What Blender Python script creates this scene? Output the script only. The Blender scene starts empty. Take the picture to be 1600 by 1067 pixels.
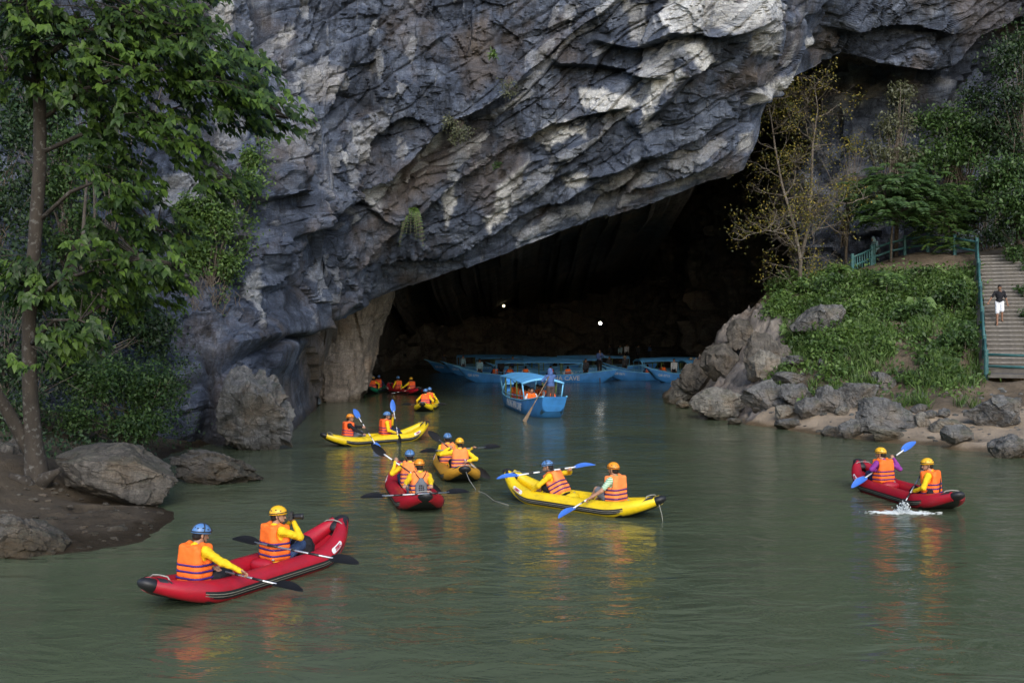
import bpy, bmesh, math, random, os
import numpy as np
from mathutils import Vector, Matrix, Quaternion, Euler

R = math.radians
random.seed(7)
rng = np.random.default_rng(11)
C = bpy.context.scene.collection
SC = bpy.context.scene

# ------------------------------------------------------------------ camera, world, sun, exposure
F, HC, HY = 1556.0, 3.6, 523.0          # focal length in photo pixels, eye height, horizon row
cam_d = bpy.data.cameras.new('camera')
cam_d.lens = 35.0
cam_d.sensor_width = 36.0
cam_d.shift_y = -(533.5 - HY) / 1600.0
cam_d.clip_start = 0.1
cam_d.clip_end = 2000
cam = bpy.data.objects.new('camera', cam_d)
C.objects.link(cam)
cam.location = (0, 0, HC)
cam.rotation_euler = (R(90), 0, 0)
SC.camera = cam

SUN_EL, SUN_AZ = 35.0, 172.0            # behind the viewer, to the right
W = bpy.data.worlds.new('World')
SC.world = W
W.use_nodes = True
wn = W.node_tree
bg = wn.nodes['Background']
sky = wn.nodes.new('ShaderNodeTexSky')
sky.sky_type = 'NISHITA'
sky.sun_disc = False
sky.sun_elevation = R(SUN_EL)
sky.sun_rotation = R(SUN_AZ)
sky.air_density = 1.0
sky.dust_density = 1.5
sky.ozone_density = 1.0
wn.links.new(sky.outputs[0], bg.inputs[0])
bg.inputs[1].default_value = 0.15
sun_d = bpy.data.lights.new('sun', 'SUN')
sun_d.energy = 1.0
sun_d.angle = R(40)
sun_d.color = (1.0, 0.985, 0.96)
sun = bpy.data.objects.new('sun', sun_d)
C.objects.link(sun)
_az = R(SUN_AZ)
sd = Vector((math.sin(_az) * math.cos(R(SUN_EL)), math.cos(_az) * math.cos(R(SUN_EL)), math.sin(R(SUN_EL))))
sun.rotation_euler = (-sd).to_track_quat('-Z', 'Y').to_euler()
SC.view_settings.view_transform = 'Standard'
SC.view_settings.look = 'None'
SC.view_settings.exposure = 0.97
SC.view_settings.gamma = 1.0
SC.view_settings.use_curve_mapping = False
SC.render.engine = 'CYCLES'
SC.cycles.use_denoising = True
SC.cycles.max_bounces = 6
SC.cycles.diffuse_bounces = 3
SC.cycles.glossy_bounces = 3
SC.cycles.transmission_bounces = 3
SC.cycles.transparent_max_bounces = 4
SC.cycles.caustics_reflective = False
SC.cycles.caustics_refractive = False

# ------------------------------------------------------------------ helpers
def at(px, py, d):
    """point seen at photo pixel (px,py), d metres away"""
    return Vector(((px - 800) / F * d, d, HC + (HY - py) / F * d))

def on_water(px, py):
    d = F * HC / (py - HY)
    return Vector(((px - 800) / F * d, d, 0.0))

def lerp(a, b, t): return a + (b - a) * t

def sstep(a, b, x):
    t = np.clip((x - a) / (b - a), 0, 1)
    return t * t * (3 - 2 * t)

def tag(o, label=None, cat=None, group=None, kind=None):
    if label: o['label'] = label
    if cat: o['category'] = cat
    if group: o['group'] = group
    if kind: o['kind'] = kind
    return o

def empty(name, loc=(0, 0, 0), rz=0.0, label=None, cat=None, group=None):
    o = bpy.data.objects.new(name, None)
    o.empty_display_size = 0.2
    C.objects.link(o)
    o.location = loc
    o.rotation_euler = (0, 0, rz)
    tag(o, label, cat, group)
    return o

def mesh_np(name, V, Fc, smooth=True, mat=None, parent=None, attrs=None, uniform=True):
    me = bpy.data.meshes.new(name)
    V = np.asarray(V, dtype=np.float32)
    if isinstance(Fc, np.ndarray) and Fc.ndim == 2:
        n, k = Fc.shape
        me.vertices.add(len(V))
        me.vertices.foreach_set('co', V.ravel())
        me.loops.add(n * k)
        me.loops.foreach_set('vertex_index', np.ascontiguousarray(Fc, dtype=np.int32).ravel())
        me.polygons.add(n)
        me.polygons.foreach_set('loop_start', np.arange(0, n * k, k, dtype=np.int32))
        me.update(calc_edges=True)
    else:
        me.from_pydata([tuple(map(float, v)) for v in V], [], [tuple(map(int, f)) for f in Fc])
        me.update()
    if smooth:
        me.polygons.foreach_set('use_smooth', np.ones(len(me.polygons), dtype=bool))
    if attrs:
        for nm, arr in attrs.items():
            arr = np.asarray(arr, dtype=np.float32)
            if arr.ndim == 1:
                a = me.attributes.new(nm, 'FLOAT', 'POINT')
                a.data.foreach_set('value', arr)
            else:
                a = me.attributes.new(nm, 'FLOAT_COLOR', 'POINT')
                a.data.foreach_set('color', arr.ravel())
    if mat: me.materials.append(mat)
    o = bpy.data.objects.new(name, me)
    C.objects.link(o)
    if parent: o.parent = parent
    return o

class MB:
    """collects verts/faces"""
    def __init__(s): s.V = []; s.F = []; s.n = 0
    def add(s, V, Fc):
        V = [tuple(v) for v in V]
        s.V += V
        s.F += [tuple(i + s.n for i in f) for f in Fc]
        s.n += len(V)
        return s
    def box(s, c, h, rot=None, bev=0.0):
        pts = []
        for x in (-1, 1):
            for y in (-1, 1):
                for z in (-1, 1):
                    v = Vector((x * h[0], y * h[1], z * h[2]))
                    if rot is not None: v = rot @ v
                    pts.append(v + Vector(c))
        return s.add(pts, [(0, 1, 3, 2), (4, 6, 7, 5), (0, 4, 5, 1), (2, 3, 7, 6), (0, 2, 6, 4), (1, 5, 7, 3)])
    def tube(s, pts, rad, n=8, cap=True, sq=1.0):
        pts = [Vector(p) for p in pts]
        if not hasattr(rad, '__len__'): rad = [rad] * len(pts)
        V = []; Fc = []
        t0 = (pts[1] - pts[0]).normalized()
        up = Vector((0, 0, 1)) if abs(t0.z) < 0.9 else Vector((1, 0, 0))
        u = t0.cross(up).normalized()
        for i, p in enumerate(pts):
            if i == 0: t = t0
            elif i == len(pts) - 1: t = (pts[i] - pts[i - 1]).normalized()
            else:
                t = (pts[i + 1] - pts[i - 1])
                t = t.normalized() if t.length > 1e-9 else t0
            u = (u - t * u.dot(t))
            u = u.normalized() if u.length > 1e-6 else t.orthogonal().normalized()
            w = t.cross(u)
            for k in range(n):
                a = 2 * math.pi * k / n
                V.append(p + (u * math.cos(a) + w * math.sin(a) * sq) * rad[i])
        m = len(pts)
        for i in range(m - 1):
            for k in range(n):
                k2 = (k + 1) % n
                Fc.append((i * n + k, i * n + k2, (i + 1) * n + k2, (i + 1) * n + k))
        if cap:
            Fc.append(tuple(range(n - 1, -1, -1)))
            Fc.append(tuple((m - 1) * n + k for k in range(n)))
        return s.add(V, Fc)
    def ellipsoid(s, c, r, rot=None, nu=12, nv=8):
        V = []; Fc = []
        for j in range(nv + 1):
            th = math.pi * j / nv
            for i in range(nu):
                ph = 2 * math.pi * i / nu
                v = Vector((r[0] * math.sin(th) * math.cos(ph), r[1] * math.sin(th) * math.sin(ph), r[2] * math.cos(th)))
                if rot is not None: v = rot @ v
                V.append(v + Vector(c))
        for j in range(nv):
            for i in range(nu):
                i2 = (i + 1) % nu
                Fc.append((j * nu + i, (j + 1) * nu + i, (j + 1) * nu + i2, j * nu + i2))
        return s.add(V, Fc)
    def build(s, name, mat, parent=None, smooth=True):
        me = bpy.data.meshes.new(name)
        me.from_pydata(s.V, [], s.F)
        me.validate()
        me.update()
        if smooth: me.polygons.foreach_set('use_smooth', np.ones(len(me.polygons), dtype=bool))
        if mat: me.materials.append(mat)
        o = bpy.data.objects.new(name, me)
        C.objects.link(o)
        if parent: o.parent = parent
        return o

def share(name, me, parent=None, mw=None):
    o = bpy.data.objects.new(name, me)
    C.objects.link(o)
    if parent: o.parent = parent
    if mw is not None: o.matrix_basis = mw
    return o

_kids = {}
def copy_tree(o, parent=None):
    c = o.copy()
    C.objects.link(c)
    c.parent = parent
    for ch in o.children: copy_tree(ch, c)
    return c

def sharp_by_angle(o, deg=35):
    try: o.data.set_sharp_from_angle(angle=R(deg))
    except Exception: pass
    return o

# ------------------------------------------------------------------ numpy noise
def _hash(ix, iy, iz, seed):
    h = (ix.astype(np.int64) * 374761393 + iy.astype(np.int64) * 668265263 + iz.astype(np.int64) * 2147483647 + seed * 1274126177) & 0xFFFFFFFF
    h = h.astype(np.uint32)
    h ^= h >> np.uint32(15); h = h * np.uint32(2246822519)
    h ^= h >> np.uint32(13); h = h * np.uint32(3266489917)
    h ^= h >> np.uint32(16)
    return h

def _h01(h): return (h & np.uint32(0xFFFFFF)).astype(np.float32) / np.float32(16777215.0)

def vnoise(p, seed=0):
    """smooth value noise in -1..1"""
    f = np.floor(p); t = (p - f).astype(np.float32); i = f.astype(np.int32)
    t = t * t * t * (t * (t * 6 - 15) + 10)
    out = np.zeros(len(p), np.float32)
    for dx in (0, 1):
        wx = t[:, 0] if dx else 1 - t[:, 0]
        for dy in (0, 1):
            wy = t[:, 1] if dy else 1 - t[:, 1]
            for dz in (0, 1):
                wz = t[:, 2] if dz else 1 - t[:, 2]
                out += wx * wy * wz * _h01(_hash(i[:, 0] + dx, i[:, 1] + dy, i[:, 2] + dz, seed))
    return out * 2 - 1

def fbm(p, octv=4, seed=0, gain=0.5):
    a = 1.0; s = np.zeros(len(p), np.float32); q = np.array(p, dtype=np.float64)
    tot = 0
    for o in range(octv):
        s += a * vnoise(q, seed + o * 17); tot += a
        q = q * 2.03 + 13.7; a *= gain
    return s / tot

def facet(p, seed=0, tilt=0.8, jit=0.85):
    """chiselled cell noise: every cell is a tilted plane; returns height, cell random, edge distance"""
    f = np.floor(p).astype(np.int32)
    n = len(p)
    b1 = np.full(n, 9.0, np.float32); b2 = np.full(n, 9.0, np.float32)
    bh = np.zeros(n, np.uint32)
    rel = np.zeros((n, 3), np.float32)
    pf = (p - f).astype(np.float32)
    for dx in (-1, 0, 1):
        for dy in (-1, 0, 1):
            for dz in (-1, 0, 1):
                h = _hash(f[:, 0] + dx, f[:, 1] + dy, f[:, 2] + dz, seed)
                r0 = (h & np.uint32(1023)).astype(np.float32) / 1023
                r1 = ((h >> np.uint32(10)) & np.uint32(1023)).astype(np.float32) / 1023
                r2 = ((h >> np.uint32(20)) & np.uint32(1023)).astype(np.float32) / 1023
                ex = pf[:, 0] - (dx + .5 + (r0 - .5) * jit)
                ey = pf[:, 1] - (dy + .5 + (r1 - .5) * jit)
                ez = pf[:, 2] - (dz + .5 + (r2 - .5) * jit)
                d = ex * ex + ey * ey + ez * ez
                m = d < b1
                b2 = np.where(m, b1, np.minimum(b2, d))
                b1 = np.where(m, d, b1)
                bh = np.where(m, h, bh)
                rel[m, 0] = ex[m]; rel[m, 1] = ey[m]; rel[m, 2] = ez[m]
    g = bh * np.uint32(2654435761); g ^= g >> np.uint32(13)
    g0 = (g & np.uint32(1023)).astype(np.float32) / 511.5 - 1
    g1 = ((g >> np.uint32(10)) & np.uint32(1023)).astype(np.float32) / 511.5 - 1
    g2 = ((g >> np.uint32(20)) & np.uint32(1023)).astype(np.float32) / 511.5 - 1
    k = g * np.uint32(3266489917); k ^= k >> np.uint32(15)
    cr = _h01(k)
    hgt = (cr - .5) + tilt * (g0 * rel[:, 0] + g1 * rel[:, 1] + g2 * rel[:, 2])
    return hgt, cr, np.sqrt(b2) - np.sqrt(b1)

def tps(P, v):
    """thin plate spline through points P (n,2) values v; returns evaluator"""
    P = np.asarray(P, float); v = np.asarray(v, float); n = len(P)
    def U(r2): return r2 * np.log(np.maximum(r2, 1e-9)) * .5
    d2 = ((P[:, None] - P[None]) ** 2).sum(-1)
    A = np.zeros((n + 3, n + 3)); A[:n, :n] = U(d2) + np.eye(n) * 1e-3
    A[:n, n] = 1; A[:n, n + 1:] = P; A[n, :n] = 1; A[n + 1:, :n] = P.T
    w = np.linalg.solve(A, np.concatenate([v, [0, 0, 0]]))
    def ev(Q):
        Q = np.asarray(Q, float)
        out = w[n] + Q @ w[n + 1:]
        for i in range(n): out = out + w[i] * U(((Q - P[i]) ** 2).sum(-1))
        return out
    return ev

def grid_faces(nr, nc):
    i = np.arange(nr - 1)[:, None] * nc + np.arange(nc - 1)[None]
    i = i.ravel()
    return np.stack([i, i + 1, i + nc + 1, i + nc], 1).astype(np.int32)

def grid_normals(G):
    du = np.gradient(G, axis=1); dv = np.gradient(G, axis=0)
    n = np.cross(du, dv)
    return n / np.maximum(np.linalg.norm(n, axis=2, keepdims=True), 1e-9)

# ------------------------------------------------------------------ materials
def lin(c):  # sRGB 0-255 to linear
    return tuple(((x / 255) / 12.92 if x / 255 <= .04045 else ((x / 255 + .055) / 1.055) ** 2.4) for x in c)

class NT:
    def __init__(s, name):
        s.m = bpy.data.materials.new(name); s.m.use_nodes = True
        s.t = s.m.node_tree; s.b = s.t.nodes['Principled BSDF']; s.out = s.t.nodes['Material Output']
    def n(s, typ, **kw):
        nd = s.t.nodes.new('ShaderNode' + typ)
        for k, v in kw.items():
            if k == 'ins':
                for kk, vv in v.items():
                    if isinstance(vv, bpy.types.NodeSocket): s.t.links.new(vv, nd.inputs[kk])
                    else: nd.inputs[kk].default_value = vv
            else: setattr(nd, k, v)
        return nd
    def coord(s, scale=(1, 1, 1), rot=(0, 0, 0), kind='Object'):
        tc = s.n('TexCoord')
        mp = s.n('Mapping', ins={'Vector': tc.outputs[kind], 'Scale': scale, 'Rotation': rot})
        return mp.outputs[0]
    def noise(s, vec, scale, detail=4, rough=.55, dist=0.0):
        return s.n('TexNoise', ins={'Vector': vec, 'Scale': scale, 'Detail': detail, 'Roughness': rough, 'Distortion': dist}).outputs['Fac']
    def ramp(s, fac, stops, interp='LINEAR'):
        r = s.n('ValToRGB'); s.t.links.new(fac, r.inputs[0]); r.color_ramp.interpolation = interp
        e = r.color_ramp.elements
        while len(e) < len(stops): e.new(.5)
        for el, (p, c) in zip(e, stops):
            el.position = p
            el.color = (*c, 1) if hasattr(c, '__len__') else (c, c, c, 1)
        return r.outputs[0]
    def mix(s, fac, a, b, blend='MIX'):
        m = s.n('Mix', data_type='RGBA', blend_type=blend)
        for sock, v in ((m.inputs[0], fac), (m.inputs[6], a), (m.inputs[7], b)):
            if isinstance(v, bpy.types.NodeSocket): s.t.links.new(v, sock)
            elif hasattr(v, '__len__'): sock.default_value = (*v[:3], 1)
            else: sock.default_value = v
        return m.outputs[2]
    def math(s, op, a, b=0.0, clamp=False):
        m = s.n('Math', operation=op, use_clamp=clamp)
        for sock, v in ((m.inputs[0], a), (m.inputs[1], b)):
            if isinstance(v, bpy.types.NodeSocket): s.t.links.new(v, sock)
            else: sock.default_value = v
        return m.outputs[0]
    def attr(s, name, out='Color'):
        return s.n('Attribute', attribute_name=name).outputs[out]
    def bump(s, h, strength=.5, dist=.05, normal=None):
        b = s.n('Bump', ins={'Height': h, 'Strength': strength, 'Distance': dist})
        if normal is not None: s.t.links.new(normal, b.inputs['Normal'])
        return b.outputs[0]
    def set(s, **kw):
        for k, v in kw.items():
            k = k.replace('_', ' ')
            for nm in s.b.inputs.keys():
                if nm.lower() == k.lower():
                    if isinstance(v, bpy.types.NodeSocket): s.t.links.new(v, s.b.inputs[nm])
                    elif hasattr(v, '__len__') and nm in ('Base Color', 'Emission Color'): s.b.inputs[nm].default_value = (*v, 1)
                    else: s.b.inputs[nm].default_value = v
        return s

def simple(name, col, rough=.5, var=.15, scale=8.0, metal=0.0, bump=0.0, bscale=60.0, spec=.5, dirt=0.0):
    """plain procedural material with soft colour variation"""
    t = NT(name)
    v = t.coord()
    n = t.noise(v, scale, 4)
    lo = tuple(c * (1 - var) for c in col); hi = tuple(min(1, c * (1 + var)) for c in col)
    c = t.ramp(n, [(.3, lo), (.7, hi)])
    if dirt > 0:
        d = t.ramp(t.noise(v, scale * .6, 6, .7), [(.5, 0.0), (.75, 1.0)])
        c = t.mix(t.math('MULTIPLY', d, dirt), c, (.10, .085, .06))
    t.set(base_color=c, roughness=rough, metallic=metal)
    t.b.inputs['Specular IOR Level'].default_value = spec
    if bump > 0:
        t.set(normal=t.bump(t.noise(v, bscale, 3), bump, .01))
    return t.m
# ================================================================== rock materials
def rock_material(name, dark, mid, light, pale, brown, scale=1.0, attr=True, moss=0.0, bump=.8, wet=True, rough=.75):
    t = NT(name)
    v = t.coord()
    vs = t.coord(scale=(1.6, .9, .28))                      # vertical streaks
    vd = t.coord(scale=(.35, .8, 1.5), rot=(0, R(-33), 0))   # along the strata
    n1 = t.noise(v, .55 * scale, 8, .62, .4)
    n2 = t.noise(vd, 1.6 * scale, 8, .65, .6)
    n3 = t.noise(v, 5.0 * scale, 6, .7)
    base = t.ramp(t.math('ADD', t.math('MULTIPLY', n1, .55), t.math('MULTIPLY', n2, .45)), [(.34, dark), (.5, mid), (.69, light)])
    base = t.mix(.55, base, t.ramp(n3, [(.28, .42), (.5, .9), (.72, 1.5)]), 'MULTIPLY')
    st = t.ramp(t.noise(vs, 1.5 * scale, 7, .66, .3), [(.50, 0.0), (.62, 1.0)])
    base = t.mix(t.math('MULTIPLY', st, .62), base, tuple(c * .38 for c in dark))
    st2 = t.ramp(t.noise(vs, 2.4 * scale, 6, .7, .2), [(.60, 0.0), (.74, 1.0)])
    base = t.mix(t.math('MULTIPLY', st2, .38), base, tuple(c * .8 for c in pale))
    bn = t.ramp(t.noise(v, .33 * scale, 6, .6), [(.52, 0.0), (.68, .7)])
    if attr:
        A = t.attr('rock')
        sep = t.n('SeparateColor', ins={'Color': A})
        pn = t.math('MULTIPLY', sep.outputs[0], t.ramp(t.noise(vd, 3.2, 10, .72, .5), [(.34, .35), (.52, 1.0)]))
        palec = t.mix(t.noise(v, 1.1, 5), pale, tuple(c * .72 for c in pale))
        palec = t.mix(.5, palec, t.ramp(n3, [(.3, .65), (.7, 1.25)]), 'MULTIPLY')
        base = t.mix(t.math('MULTIPLY', bn, .7), base, brown)
        base = t.mix(t.math('MULTIPLY', sep.outputs[1], t.ramp(n1, [(.3, .35), (.6, .95)])), base, brown)
        base = t.mix(t.math('MULTIPLY', pn, 1.25, True), base, palec)
        base = t.mix(.75, base, t.ramp(sep.outputs[2], [(0.0, .55), (1.0, 1.42)]), 'MULTIPLY')
    else:
        base = t.mix(bn, base, brown)
    if moss > 0:
        geo = t.n('NewGeometry')
        sz = t.n('SeparateXYZ', ins={'Vector': geo.outputs['Normal']})
        mf = t.math('MULTIPLY', t.ramp(sz.outputs[2], [(.3, 0.0), (.8, 1.0)]), t.ramp(t.noise(v, 1.8, 6, .7), [(.45, 0.0), (.62, moss)]))
        base = t.mix(mf, base, (.035, .05, .018))
    rg = t.ramp(n3, [(.3, rough - .12), (.7, rough + .12)])
    if wet:
        geo = t.n('NewGeometry')
        pz = t.n('SeparateXYZ', ins={'Vector': geo.outputs['Position']})
        wv = t.math('ADD', pz.outputs[2], t.math('MULTIPLY', t.math('SUBTRACT', n1, .5), -1.2))
        wl = t.n('MapRange', ins={'Value': wv, 'From Min': .1, 'From Max': .42, 'To Min': 1.0, 'To Max': 0.0}).outputs[0]
        base = t.mix(wl, base, t.mix(1.0, base, (.5, .46, .38), 'MULTIPLY'))
        rg = t.mix(wl, rg, (.35, .35, .35))
    n4 = t.noise(v, 13.0 * scale, 6, .75, .3)
    base = t.mix(.7, base, t.ramp(n4, [(.30, .35), (.5, .95), (.70, 1.65)]), 'MULTIPLY')
    vq = t.n('TexVoronoi', feature='DISTANCE_TO_EDGE', ins={'Vector': t.mix(.22, vd, t.n('TexNoise', ins={'Vector': v, 'Scale': 1.3, 'Detail': 5}).outputs['Color'], 'ADD'), 'Scale': .9 * scale})
    ck = t.ramp(vq.outputs['Distance'], [(0.0, .30), (.022, 1.0)])
    base = t.mix(t.ramp(t.noise(v, .8, 3), [(.42, 0.0), (.56, 1.0)]), base, t.mix(1.0, base, ck, 'MULTIPLY'))
    nb = t.noise(v, 3.6 * scale, 12, .78, .2)
    nb2 = t.noise(vd, 7.0 * scale, 8, .7)
    vor = t.n('TexVoronoi', feature='DISTANCE_TO_EDGE', ins={'Vector': vd, 'Scale': 2.4 * scale})
    crack = t.ramp(vor.outputs['Distance'], [(0.0, 0.0), (.05, 1.0)])
    h = t.math('ADD', t.math('ADD', t.math('MULTIPLY', nb, .8), t.math('ADD', t.math('MULTIPLY', nb2, .6), t.math('MULTIPLY', t.noise(v, 16 * scale, 6, .8), .35))), t.math('MULTIPLY', crack, .10))
    t.set(base_color=base, roughness=rg, normal=t.bump(h, bump, .22))
    t.b.inputs['Specular IOR Level'].default_value = .35
    return t.m

M_CLIFF = rock_material('cliff_rock', (.017, .023, .037), (.076, .095, .138), (.205, .235, .295), (.60, .60, .585), (.15, .112, .078))
M_CAVE = rock_material('cave_rock', (.07, .064, .06), (.15, .135, .12), (.23, .21, .185), (.3, .27, .235), (.19, .14, .10), attr=False)
M_BOULDER = rock_material('boulder_rock', (.095, .088, .076), (.21, .195, .165), (.34, .315, .27), (.46, .42, .36), (.24, .18, .12), scale=2.2, attr=False, bump=.6, moss=.5)
M_BOULDER_GREY = rock_material('grey_boulder_rock', (.06, .06, .06), (.14, .138, .134), (.25, .245, .23), (.37, .35, .315), (.18, .14, .10), scale=2.2, attr=False, bump=.6, moss=.5)
M_BOULDER_DARK = rock_material('dark_boulder_rock', (.05, .046, .04), (.115, .102, .086), (.19, .17, .145), (.27, .245, .21), (.13, .098, .065), scale=2.2, attr=False, bump=.6, moss=.3)
M_PILLAR = rock_material('pillar_rock', (.15, .125, .10), (.25, .205, .165), (.34, .29, .235), (.42, .375, .31), (.29, .195, .125), scale=1.2, attr=False, bump=.45)

# ================================================================== the cliff
CP = [(-500, 800, 23), (-500, 0, 27), (-500, -700, 38), (0, 700, 29), (0, 300, 33), (0, 0, 35), (0, -700, 44),
      (150, 700, 31), (150, 400, 33.5), (150, 0, 36.5), (250, 700, 31.5), (330, 690, 32.5), (330, 520, 34), (330, 300, 36.5),
      (300, 0, 38), (300, -700, 46), (430, 690, 34.5), (430, 560, 36.5), (430, 400, 38.5), (430, 200, 40), (430, 0, 41),
      (470, 660, 41), (470, 540, 42), (460, 450, 41.5), (500, 635, 49), (505, 530, 46.5), (510, 480, 45), (520, 300, 43),
      (550, 0, 42.5), (600, 465, 49.5), (600, 400, 47), (600, 300, 45), (650, 150, 43.5), (700, 430, 48.5), (700, 350, 46.6),
      (800, 390, 48), (800, 300, 46.3), (800, 150, 44), (800, 0, 42.8), (800, -700, 49), (900, 352, 47.3), (1000, 325, 46.6),
      (1000, 250, 45.2), (1000, 100, 43), (1000, 0, 42), (1100, 285, 46), (1160, 265, 45.5), (1150, 150, 44), (1200, 50, 43),
      (1200, 150, 47), (1290, 100, 53), (1300, 0, 49), (1400, 100, 56.5), (1500, 112, 57.5), (1500, 0, 55), (1600, 30, 57),
      (1300, -700, 56), (1500, -700, 66), (1700, 0, 58), (2050, 300, 54), (2050, 0, 55), (2050, -700, 62)]
CP = np.array(CP, float)
depth_of = tps(CP[:, :2] / 500, CP[:, 2])
BOT = np.array([(-520, 830), (-200, 775), (0, 735), (150, 722), (240, 715), (330, 706), (430, 694), (455, 678), (480, 655), (497, 645), (503, 512),
                (550, 490), (600, 465), (650, 447), (700, 430), (800, 391), (900, 352), (1000, 325), (1100, 285), (1160, 265), (1176, 225),
                (1190, 165), (1235, 130), (1290, 100), (1330, 88), (1400, 100), (1480, 112), (1530, 62), (1600, 25), (1700, 10), (1780, 250),
                (1850, 600), (2060, 640)], float)
NCOL, NR1, NR2 = 1080, 300, 96
cpx = np.linspace(-500, 2050, NCOL)
pyb = np.interp(cpx, BOT[:, 0], BOT[:, 1])
tt = np.concatenate([np.linspace(0, 1, NR1), 1 + np.linspace(0, 1, NR2 + 1)[1:] ** 1.3])
PX = np.repeat(cpx[None], len(tt), 0)
PY = np.where(tt[:, None] <= 1, pyb[None] * (1 - tt[:, None]), -(tt[:, None] - 1) * 720)
D = depth_of(np.stack([PX, PY], -1) / 500)
G = np.stack([(PX - 800) / F * D, D, HC + (HY - PY) / F * D], -1)
NRM = grid_normals(G)
s_flip = np.where(NRM[..., 1:2] > 0, -1.0, 1.0)
NRM = NRM * s_flip
P3 = G.reshape(-1, 3)
NRMf = NRM.reshape(-1, 3)
ca, sa = math.cos(R(33)), math.sin(R(33))
def strata(P):
    return np.stack([P[:, 0] * ca + P[:, 2] * sa, P[:, 1], -P[:, 0] * sa + P[:, 2] * ca], 1)
warp = np.stack([fbm(P3 / 5, 3, 3), fbm(P3 / 5, 3, 5), fbm(P3 / 5, 3, 9)], 1)
Q = strata(P3) + warp * .9
_l2 = np.array([(380, 400), (540, 322), (600, 275), (650, 228), (700, 185), (760, 150), (830, 112), (900, 40), (930, -60)], float)
vert = sstep(-25, 45, np.interp(PX.ravel(), _l2[:, 0], _l2[:, 1]) - PY.ravel()) * (1 - sstep(760, 900, PX.ravel()))
vert = np.maximum(vert, 1 - sstep(360, 470, PX.ravel()))
Qv = P3 @ np.array(Matrix.Rotation(R(9), 3, 'Y')) + warp * .7
f1, c1, e1 = facet(Q / np.array([15.0, 8.0, 3.4]), 1, .6)
f2, c2, e2 = facet(Q / np.array([6.5, 3.0, 1.1]) + 7, 2, .7)
f3, c3, e3 = facet((P3 + warp * .4) / np.array([1.1, 1.1, 1.0]) + 3, 3, 1.0)
f4, c4, e4 = facet((Q + warp * .3) / np.array([1.3, .6, .34]) + 5, 4, .9)
v1, cv1, _ = facet(Qv / np.array([3.4, 3.4, 7.5]), 101, .8)
v2, cv2, ev2 = facet(Qv / np.array([1.25, 1.5, 2.3]) + 4, 102, 1.0)
v4, cv4, _ = facet(Qv / np.array([.38, .5, .7]) + 2, 104, 1.0)
f1 = lerp(f1, v1 * .9, vert); f2 = lerp(f2, v2 * .62, vert); f4 = lerp(f4, v4 * .9, vert); c1 = lerp(c1, cv1, vert); c2 = lerp(c2, cv2, vert); c4 = lerp(c4, cv4, vert)
sm = fbm(P3 * np.array([.9, .9, .5]), 5, 31)
# fade the roughness towards the smooth left wall foot
f5, c5, e5 = facet((P3 + warp * .2) / np.array([.42, .42, .36]) + 9, 5, 1.1)
cell = np.maximum(np.linalg.norm(np.gradient(G, axis=1), axis=2), np.linalg.norm(np.gradient(G, axis=0), axis=2)).ravel()
fine = np.clip(.13 / np.maximum(cell, .05), 0, 1) ** 1.5
disp = .9 * f1 + .33 * f2 * np.sqrt(fine) + fine * (.13 * f3 + .12 * f4 + .08 * f5) + .12 * sm
disp -= .16 * np.clip(1 - e2 / .10, 0, 1)
# fluted vertical runnels on the left face
fl = np.abs(vnoise(np.stack([P3[:, 0] * 1.1 + warp[:, 0], P3[:, 1] * .5, P3[:, 2] * .12], 1), 77))
left = 1 - sstep(420, 640, PX.ravel())
disp += left * (.5 * fl - .25)

px_f, py_f, d_f = PX.ravel(), PY.ravel(), D.ravel()
def poly_sd(line, wob=0):
    """signed distance (photo px) to a polyline, positive above it; and along-parameter 0..1"""
    L = np.array(line, float)
    best = np.full(len(px_f), 1e9); sg = np.zeros(len(px_f)); al = np.zeros(len(px_f))
    x = px_f + warp[:, 0] * wob; y = py_f + warp[:, 1] * wob
    seg = np.hypot(*(L[1:] - L[:-1]).T); cum = np.concatenate([[0], np.cumsum(seg)])
    for i in range(len(L) - 1):
        a, b = L[i], L[i + 1]; ab = b - a
        t = np.clip(((x - a[0]) * ab[0] + (y - a[1]) * ab[1]) / (ab @ ab), 0, 1)
        dx = x - (a[0] + t * ab[0]); dy = y - (a[1] + t * ab[1])
        dd = np.hypot(dx, dy); m = dd < best
        best = np.where(m, dd, best)
        sg = np.where(m, np.sign(-(ab[0] * dy - ab[1] * dx)), sg)
        al = np.where(m, (cum[i] + t * seg[i]) / cum[-1], al)
    return best * sg, al
LEDGES = [([(250, 620), (320, 585), (380, 558), (440, 528), (505, 503), (600, 463)], 1.3, 60),
          ([(440, 372), (540, 322), (600, 275), (650, 228), (700, 185), (760, 150), (830, 112)], 1.9, 70),
          ([(530, 440), (600, 372), (660, 330), (720, 270), (790, 225), (860, 190)], 1.0, 50),
          ([(640, 440), (720, 395), (820, 330), (900, 300), (1000, 250), (1100, 200), (1150, 165)], 1.0, 60),
          ([(800, 215), (860, 190), (920, 172), (1000, 160)], 1.1, 34),
          ([(1000, 200), (1050, 150), (1085, 105), (1120, 80)], .9, 30),
          ([(920, 62), (1000, 70), (1060, 48), (1120, 46), (1200, 30)], 1.2, 40),
          ([(1150, 163), (1190, 148), (1235, 100), (1275, 48)], 1.3, 40),
          ([(850, 100), (930, 100), (1000, 110), (1060, 112)], 1.0, 36),
          ([(450, 300), (480, 220), (520, 160), (560, 60)], .6, 40),
          ([(880, 280), (960, 262), (1040, 222)], .7, 24), ([(820, 300), (890, 262), (940, 238)], .7, 22),
          ([(960, 310), (1040, 280), (1130, 235)], .6, 26),
          ([(1290, 45), (1400, 40), (1500, 55), (1560, 10)], 1.2, 50)]
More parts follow.
